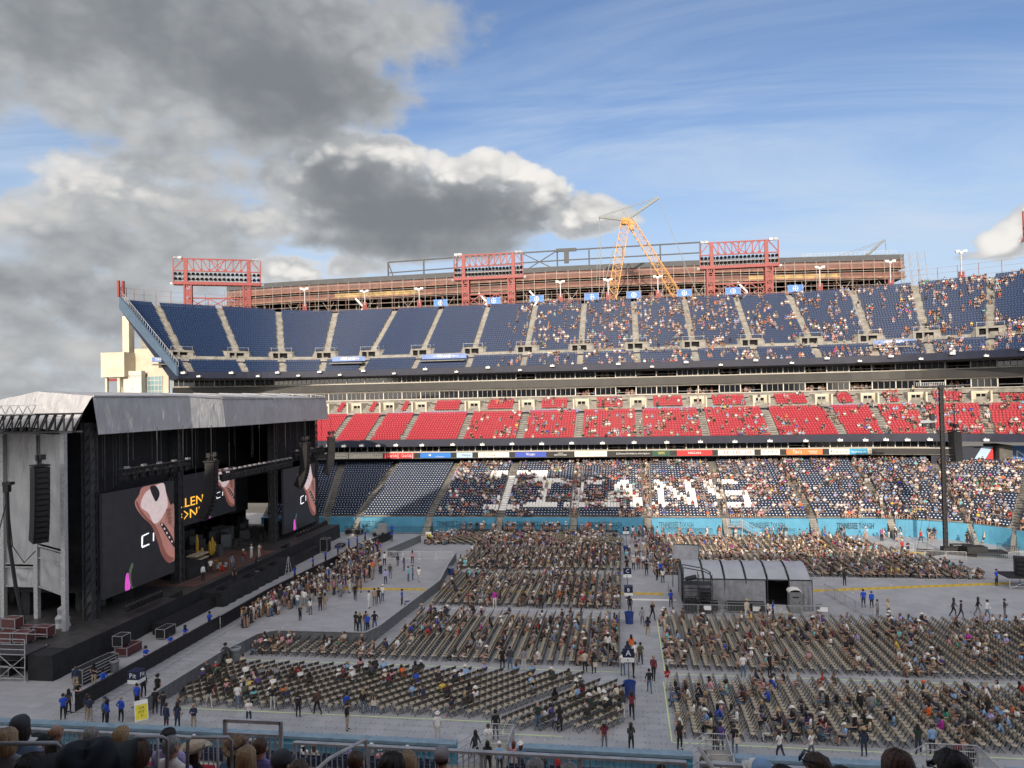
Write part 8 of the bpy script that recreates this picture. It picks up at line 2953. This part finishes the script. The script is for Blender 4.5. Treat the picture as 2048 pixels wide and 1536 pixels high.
# rounded aisle handrails between the seats
for pts in (((-5.49, 5.82, 18.55), (-5.18, 6.1, 18.44), (-5.16, 6.12, 18.4), (-5.16, 6.12, 18.21)), ((-5.59, 7.68, 17.41), (-5.58, 7.69, 17.72), (-5.55, 7.71, 17.75), (-5.32, 7.87, 17.69), (-5.28, 7.9, 17.64), (-5.28, 7.89, 17.32)), ((-5.27, 8.27, 17.14), (-5.26, 8.27, 17.46), (-5.22, 8.29, 17.5), (-4.87, 8.5, 17.42), (-4.84, 8.52, 17.37), (-4.84, 8.52, 17.04))):
    k = MB().tube(pts, .021, 8)
    c = (Vector(pts[1]) + Vector(pts[-2])) / 2
    k.tube([c + Vector((.1, 0, .02)), c + Vector((.1, 0, -1.2))], .018, 6)
    ns(k.build('handrail', 'galv', smooth=True))
# individual seats close to the camera
ss = MB().hull8([(-.22, .10, .36), (.22, .10, .36), (.22, .15, .36), (-.22, .15, .36), (-.21, .17, .82), (.21, .17, .82), (.21, .215, .80), (-.21, .215, .80)]).hull8([(-.21, -.05, .36), (.21, -.05, .36), (.21, .06, .36), (-.21, .06, .36), (-.2, -.03, .60), (.2, -.03, .60), (.2, .05, .60), (-.2, .05, .60)])
red_me = ss.mesh('seat', ['red_seat'])
nav_me = ss.mesh('seat', ['near_navy'])
for i in range(1, 15):
    y, z = 13.4 - .84 * i - .42, 14.05 + .395 * i
    for j in range(-34, 18):
        x = j * .53 + .1
        w = view(x, y, z + .8)
        if w and -20 < w[0] < 1044 and w[1] < 800 and not (-5.9 < x < -4.9 and i < 8):
            ns(inst(red_me, 'seat', None, T(x, y, z, math.pi)))
for i in range(3):
    y, z = 39.4 - .82 * i, 1.25 + .265 * i
    for j in range(-60, 50):
        x = j * .52
        if any(a - .5 < x < b for a, b in ((-9.6, -6.6), (3.2, 5.4), (13.6, 18.6))) or not seen(x, y, z + .7):
            continue
        ns(inst(nav_me, 'seat', None, T(x, y, z, math.pi)))

# ------------------------------------------------------------------ foreground spectators, seen mostly from behind


def hair_streak(name, c1, c2):
    mt = bpy.data.materials.new(name)
    mt.use_nodes = True
    t = NT(mt.node_tree)
    bs = t.n['Principled BSDF']
    tc = t.add('ShaderNodeTexCoord')
    st = t.vm('MULTIPLY', tc.outputs['Object'], (30, 30, 2.2))
    f = t.noise(st, 2.4, 4.0, .6, .4)
    t.put(bs.inputs['Base Color'], t.mix(t.smooth(f, .32, .68), tuple(c1) + (1,), tuple(c2) + (1,)))
    bs.inputs['Roughness'].default_value = .5
    bp = t.add('ShaderNodeBump')
    bp.inputs['Strength'].default_value = .7
    bp.inputs['Distance'].default_value = .012
    t.put(bp.inputs['Height'], f)
    t.l.new(bp.outputs[0], bs.inputs['Normal'])
    MATS[name] = mt


for n_, a_, b_ in (('fg_dark', (.035, .020, .013), (.008, .006, .005)), ('fg_brown', (.12, .065, .036), (.035, .019, .011)), ('fg_auburn', (.15, .062, .030), (.04, .016, .009)), ('fg_blond', (.44, .31, .17), (.20, .125, .06)),
                   ('fg_grey', (.36, .35, .33), (.14, .135, .13)), ('fg_black', (.014, .012, .011), (.004, .004, .004))):
    hair_streak(n_, a_, b_)
FGB = {}


def fg_body(pose, slv):
    """finer body with ears, nose and brow for the people close to the camera"""
    if (pose, slv) in FGB:
        return FGB[pose, slv]
    me, hd, pm = body_mesh('person', pose, 2, slv, 0)
    import bmesh
    bm = bmesh.new()
    bm.from_mesh(me)

    def blob(c, r, m=0):
        g = bmesh.ops.create_uvsphere(bm, u_segments=10, v_segments=6, radius=1.0)
        bmesh.ops.scale(bm, vec=r, verts=g['verts'])
        bmesh.ops.translate(bm, vec=Vector(hd) + Vector(c), verts=g['verts'])
        for v in g['verts']:
            for f in v.link_faces:
                f.material_index = m
                f.smooth = True
    for s in (-1, 1):
        blob((s * .102, .014, -.004), (.014, .028, .036))
        blob((s * .032, -.088, .022), (.014, .010, .009))
    blob((0, -.104, -.008), (.013, .022, .026))
    blob((0, -.092, -.052), (.026, .012, .008))
    blob((0, -.070, -.078), (.036, .026, .022))
    bm.to_mesh(me)
    bm.free()
    FGB[pose, slv] = (me, hd)
    return FGB[pose, slv]


def fg_hair(kind):
    """strand-grooved hair shell"""
    prof = {'short': [(.082, -.045), (.096, -.02), (.100, .02), (.102, .06), (.088, .102), (.056, .130), (.015, .142)],
            'long': [(.085, -.40), (.120, -.34), (.135, -.22), (.128, -.10), (.122, 0), (.116, .06), (.094, .11), (.058, .138), (.015, .150)],
            'bob': [(.075, -.15), (.110, -.12), (.124, -.04), (.120, .03), (.112, .07), (.09, .115), (.055, .14), (.015, .15)],
            'curly': [(.08, -.11), (.125, -.06), (.140, .02), (.138, .08), (.11, .135), (.065, .165), (.02, .175)]}[kind]
    n = 44
    mb = MB()
    am = .05 if kind != 'curly' else .16
    for i, (r, z) in enumerate(prof):
        for k in range(n):
            t = 2 * math.pi * k / n
            rr = r * (1 + am * (math.sin(k * 2.7) * .5 + R.uniform(-.5, .5)))
            y = rr * math.sin(t) * 1.08
            front = math.sin(t) < -.25
            zz = z + R.uniform(-.008, .008) * (2.5 if kind == 'curly' else 1)
            if front and z < .055:
                rr *= .80
                y = rr * math.sin(t) * 1.08 + (.055 if z < .03 else 0)
            mb.v.append((rr * math.cos(t), y, zz - (R.uniform(0, .05) if i == 0 and kind == 'long' else 0)))
    for i in range(len(prof) - 1):
        for k in range(n):
            t = 2 * math.pi * (k + .5) / n
            if math.sin(t) < -.42 and prof[i][1] < .05:
                continue
            mb.f.append((i * n + k, i * n + (k + 1) % n, (i + 1) * n + (k + 1) % n, (i + 1) * n + k))
            mb.m.append(0)
    mb.f.append(tuple((len(prof) - 1) * n + k for k in range(n)))
    mb.m.append(0)
    me = mb.mesh('hair', ['fg_dark'], True)
    return me


FGH = {k: [fg_hair(k) for _ in range(2)] for k in ('short', 'long', 'bob', 'curly')}


def fg_hat(kind):
    n = 40
    mb = MB()
    if kind == 'cowboy':
        prof = [(.128, .030), (.17, .022), (.215, .02), (.222, .030), (.17, .036), (.128, .048), (.124, .075), (.118, .12), (.104, .158), (.070, .172), (.03, .160), (.0, .156)]
        for r, z in prof:
            for k in range(n):
                t = 2 * math.pi * k / n
                c2 = abs(math.cos(t))
                zz = z + (.085 * c2 ** 2.4 * ((r - .128) / .09) if r > .13 else 0) - (.018 * (1 - c2) if r > .16 else 0)
                if .02 < r < .11 and z > .15:
                    zz -= .028 * (1 - c2)
                mb.v.append((r * math.cos(t) * (1 - .12 * (r > .16)), r * math.sin(t) * 1.22, zz))
        for i in range(len(prof) - 1):
            for k in range(n):
                mb.f.append((i * n + k, i * n + (k + 1) % n, (i + 1) * n + (k + 1) % n, (i + 1) * n + k))
                mb.m.append(1 if i == 5 else 0)
    else:
        mb.lathe([(.112, .012), (.118, .05), (.112, .10), (.086, .142), (.04, .160), (.008, .162)], 24, sy=1.14)
        a = MB()
        for j in range(5):
            for k in range(9):
                t = math.pi * (k / 8) + math.pi
                f = j / 4
                mb.v.append(((.112 + .0 * f) * math.cos(t) * (1 - .12 * f), .125 * math.sin(t) - .085 * f * abs(math.sin(t)), .030 - .022 * f - .02 * f * abs(math.cos(t))))
        b = len(mb.v) - 45
        for j in range(4):
            for k in range(8):
                mb.f.append((b + j * 9 + k, b + j * 9 + k + 1, b + (j + 1) * 9 + k + 1, b + (j + 1) * 9 + k))
                mb.m.append(0)
    me = mb.mesh('hat', ['hat_white', 'hat_black'], True)
    return me


FGHAT = {k: fg_hat(k) for k in ('cowboy', 'cap')}
mat('purple_print', (.062, .055, .19), .8, .5, 42.0, .1, tint=(.26, .24, .48))
mat('shirt_taupe', (.155, .122, .105), .8, .1, 9.)
mat('hat_straw_dark', (.20, .125, .065), .8, .25, 14., .3, tint=(.06, .04, .02))
mat('hat_pale_straw', (.55, .46, .33), .8, .15, 14., .3)
mat('hat_light_blue', (.25, .40, .62), .8, .1, 9.)
mat('hat_charcoal', (.045, .047, .055), .8, .1, 9.)

# (x, y, z of head top, turn deg [0 = looks at the stage field], pose, shirt material, hair kind, hair material, hat, skin, label)
FG = [
    (-5.78, 8.89, 17.25, -35, 'sit_back', 'shirt_white', 'short', 'fg_grey', None, 'mid', 'man in white lettered T-shirt turning his head right', 1),
    (-6.40, 10.40, 16.50, -40, 'sit_back', 'shirt_black', 'long', 'fg_dark', ('cowboy', 'hat_pale_straw'), 'light', 'woman in pale straw cowboy hat in profile'),
    (-5.95, 10.42, 16.43, 8, 'sit_lean', 'shirt_denim_blue', 'long', 'fg_brown', ('cowboy', 'hat_straw_dark'), 'light', 'woman in worn brown cowboy hat and denim shirt'),
    (-5.16, 9.94, 16.78, 5, 'sit_back', 'purple_print', 'short', 'fg_brown', None, 'mid', 'man in purple patterned shirt seen from behind'),
    (-4.35, 9.01, 17.05, -30, 'sit_back', 'shirt_pink', 'short', 'fg_dark', ('cap', 'hat_charcoal'), 'mid', 'man in dark grey cap turning right'),
    (-5.53, 7.85, 17.69, 10, 'sit_back', 'shirt_taupe', 'bob', 'fg_brown', None, 'mid', 'person in taupe T-shirt with brown hair beside a handrail'),
    (-7.84, 9.35, 17.12, -15, 'sit_back', 'shirt_olive', None, None, None, 'tan', 'bald man in olive shirt'),
    (-7.11, 7.73, 17.80, 15, 'sit_back', 'shirt_grey', 'bob', 'fg_blond', None, 'light', 'short blond head at the far left'),
    (-7.88, 9.05, 17.13, -5, 'sit_back', 'shirt_black', 'short', 'fg_dark', ('cowboy', 'hat_black'), 'mid', 'person in black cowboy hat at the left'),
    (-7.72, 8.64, 17.30, -60, 'sit_back', 'shirt_grey', 'bob', 'fg_brown', ('cap', 'hat_white'), 'light', 'person in white cap with face turned right'),
    (-3.53, 9.36, 16.95, 0, 'sit_back', 'shirt_navy', 'short', 'fg_brown', None, 'mid', 'man with cropped hair and navy shirt at the railing'),
    (-2.49, 7.60, 17.78, 20, 'sit_back', 'shirt_brown', 'curly', 'fg_dark', None, 'mid', 'dark curly head right of the cropped man'),
    (-2.62, 8.61, 17.34, 10, 'sit_back', 'shirt_cream', 'long', 'fg_blond', None, 'light', 'long blond hair right of the curly head'),
    (-2.84, 11.14, 16.17, -5, 'sit_back', 'shirt_maroon', 'short', 'fg_dark', ('cap', 'hat_grey'), 'mid', 'man in light grey cap and maroon shirt at the railing'),
    (1.56, 7.03, 18.27, 62, 'sit_back', 'shirt_tan', 'long', 'fg_brown', None, 'light', 'brown-haired woman with sunglasses on her head, in profile'),
    (1.98, 6.09, 18.77, 0, 'sit_back', 'shirt_black', 'long', 'fg_auburn', None, 'light', 'long reddish-brown straight hair, left of two at the right'),
    (2.14, 5.61, 19.00, 30, 'sit_back', 'shirt_black', 'long', 'fg_dark', None, 'mid', 'long dark hair and sunglasses, right of two at the right'),
    (-7.70, 9.85, 16.86, 0, 'sit_back', 'shirt_charcoal', 'short', 'fg_grey', None, 'mid', 'short grey hair beyond the brim of the big black hat'),
    (-7.31, 9.99, 16.82, -10, 'sit_back', 'shirt_cream', 'bob', 'fg_blond', None, 'light', 'blond hair at the rail beside the grey-haired head'),
    (-6.33, 9.60, 17.02, 5, 'sit_back', 'shirt_lavender', 'short', 'fg_black', None, 'dark', 'dark head in pale lavender shirt at the railing'),
    (-4.65, 8.62, 17.30, 10, 'sit_back', 'shirt_white', 'long', 'fg_blond', None, 'light', 'blond ponytail between brown hat and purple shirt'),
    (-1.07, 8.43, 17.43, 0, 'sit_back', 'shirt_grey', 'short', 'fg_grey', None, 'light', 'white-haired head alone at the bottom centre'),
    (-.70, 8.47, 17.38, 5, 'sit_back', 'shirt_charcoal', 'short', 'fg_grey', None, 'mid', 'grey head just right of the white-haired head'),
    (-3.97, 8.63, 17.16, 0, 'sit_back', 'shirt_black', 'bob', 'fg_brown', None, 'light', 'brown bobbed hair right of the grey cap'),
    (1.64, 10.37, 16.64, 0, 'sit_back', 'shirt_white', 'short', 'fg_dark', ('cowboy', 'hat_white'), 'light', 'person in white cowboy hat at the bottom right'),
    (1.50, 9.08, 17.20, -10, 'sit_back', 'shirt_denim_blue', 'bob', 'fg_dark', ('cap', 'hat_light_blue'), 'light', 'person in light blue cap at the bottom right'),
    (1.30, 6.88, 18.23, 0, 'sit_back', 'shirt_black', 'bob', 'fg_black', None, 'mid', 'black hair right of the light blue cap'),
    (1.76, 6.78, 18.29, 0, 'sit_back', 'shirt_brown', 'bob', 'fg_black', None, 'mid', 'low dark head between two long-haired women'),
    (-5.27, 6.02, 18.38, 0, 'sit_back', 'shirt_charcoal', 'curly', 'fg_dark', None, 'mid', 'dark curly hair under the left handrail'),
    (-4.92, 5.17, 18.72, 0, 'sit_back', 'shirt_denim_blue', 'bob', 'fg_black', None, 'mid', 'black hair at the bottom left corner'),
    (-7.75, 8.50, 17.50, 30, 'sit_phone', 'shirt_denim_blue', 'bob', 'fg_dark', ('cap', 'hat_charcoal'), 'light', 'person in dark cap raising an arm at the far left'),
    (-2.30, 2.95, 20.09, 30, 'sit_back', 'shirt_black', 'short', 'fg_black', ('cowboy', 'hat_black'), 'mid', 'huge black cowboy hat close to the camera'),
]
for row in FG:
    x, y, zt, turn, pose, sh, hk, hm, hat, sk, lab = row[:11]
    me, hd = fg_body(pose, 0 if sh in ('shirt_white', 'shirt_taupe', 'shirt_olive') else 1)
    top = hd[2] + .115 + (.10 if hat and hat[0] == 'cowboy' else .03 if hat else .02 if hk else 0)
    s = 1.0
    o = inst(me, 'person', None, T(x, y, zt - top * s, math.pi + rad(turn * .45), s), label='spectator close to the camera, ' + lab, category='person', group='spectators in the near stand')
    NPEOPLE[0] += 1
    setmat(o, 0, 'skin_' + sk)
    setmat(o, 1, sh)
    setmat(o, 2, 'pants_dark_jeans')
    hrot = Matrix.Translation(Vector(hd)) @ Matrix.Rotation(rad(turn * .55), 4, 'Z')
    if hk:
        h = inst(R.choice(FGH[hk]), 'hair', o, hrot @ Matrix.Translation((0, .016, .008)))
        setmat(h, 0, hm)
    if hat:
        h = inst(FGHAT[hat[0]], 'hat', o, hrot @ Matrix.Translation((0, .012, .035)) @ Matrix.Rotation(rad(-6), 4, 'X'))
        setmat(h, 0, hat[1])
    if 'sunglasses' in lab:
        MB().box(-.085, -.012, -.118, -.105, .005, .045).box(.012, .085, -.118, -.105, .005, .045).bar((-.09, -.11, .035), (.09, -.11, .035), .008).bar((.088, -.11, .03), (.10, .02, .03), .008).bar((-.088, -.11, .03), (-.10, .02, .03), .008).build('sunglasses', 'dark_glass', o).matrix_local = hrot @ Matrix.Translation((0, .0, .085 if 'on her head' in lab else 0))
    if len(row) > 11:
        text('Black River', 'letter_dark', o, (0, .150, 1.00), .045, .26, face=math.pi)
# spectators on the front rows of the near lower bowl and its aisles
LOWP = []
for i in range(44):
    x = R.uniform(-26, 26)
    LOWP.append((x, 39.45 - .82 * R.choice([0, 0, 1]), 'sit_back'))
LOWP = sorted(LOWP)
px = -99
for i, (x, y, pose) in enumerate(LOWP):
    if x - px < .55 or any(a - .3 < x < b for a, b in ((-9.4, -6.8), (3.3, 5.3), (13.8, 18.4))) or not seen(x, y, 2.3, 0):
        continue
    px = x
    sh, pn, hr, ht, sk, so_ = rlook()
    person(x, y, 1.25 if y > 39 else 1.5, math.pi + R.uniform(-.4, .4), pose, 'spectator behind the near blue wall, %s top, %s, %s from left' % (sh, hattxt(ht, hr), ordn(i + 1)), sh, pn, hr, ht, sk, group='spectators behind the near blue wall')
for x, y, z, f, pose, sh, pn, hr, ht, lab in ((-7.6, 39.2, 1.4, 190, 'stand', 'black', 'black trousers', ('long', 'black'), None, 'in black with long hair on the aisle by the wall stair'), (-6.9, 38.9, 1.5, 185, 'stand', 'light blue', 'dark jeans', ('short', 'grey'), ('cap', 'white'), 'in blue shirt and white cap on the aisle by the wall stair'),
                                             (-6.2, 39.3, 1.4, 170, 'stand', 'pink', 'white trousers', ('long', 'red brown'), None, 'with red hair on the aisle by the wall stair'), (-5.8, 39.2, 1.4, 170, 'stand', 'denim blue', 'dark jeans', ('long', 'red brown'), ('cowboy', 'white'), 'in white hat and denim on the aisle by the wall stair'),
                                             (-8.0, 41.6, 1.25, 20, 'stand_phone', 'white', 'pale trousers', ('short', 'brown'), None, 'in white standing on the stair landing'), (-8.9, 42.2, .6, 60, 'walk', 'charcoal', 'black trousers', ('long', 'dark brown'), None, 'in dark top climbing the wall stair'),
                                             (3.7, 39.3, 1.4, 180, 'stand', 'olive', 'dark jeans', ('long', 'brown'), None, 'in olive green on the aisle near the green tape corner')):
    person(x, y, z, rad(f), pose, 'standing spectator ' + lab, sh, pn, hr, ht, 'mid', group='spectators behind the near blue wall')
for x, y, m, lab in ((-4.55, 11.2, 'ad_red', 'red drink can on the ledge left of the cropped man'), (-3.75, 11.6, 'ad_red', 'red and white cup on the ledge behind the railing')):
    t = thing('drink_cup', lab, 'cup', (x, y, 14.85))
    MB().lathe([(.05, 0), (.06, .16), (.062, .18)], 10).build('cup_body', m, t)
    MB().lathe([(.064, .18), (.05, .19)], 10).build('lid', 'white_paint', t)
    ns(MB().box(x - .2, x + .2, y - .2, y + .2, 14.79, 14.848).build('ledge', 'concrete'))
for o in bpy.data.objects:
    if o.get('label') and len(o['label'].replace('-', ' ').split()) > 16:
        print('LONG', o.name, o['label'])
print('people', NPEOPLE[0], 'objects', len(bpy.data.objects))
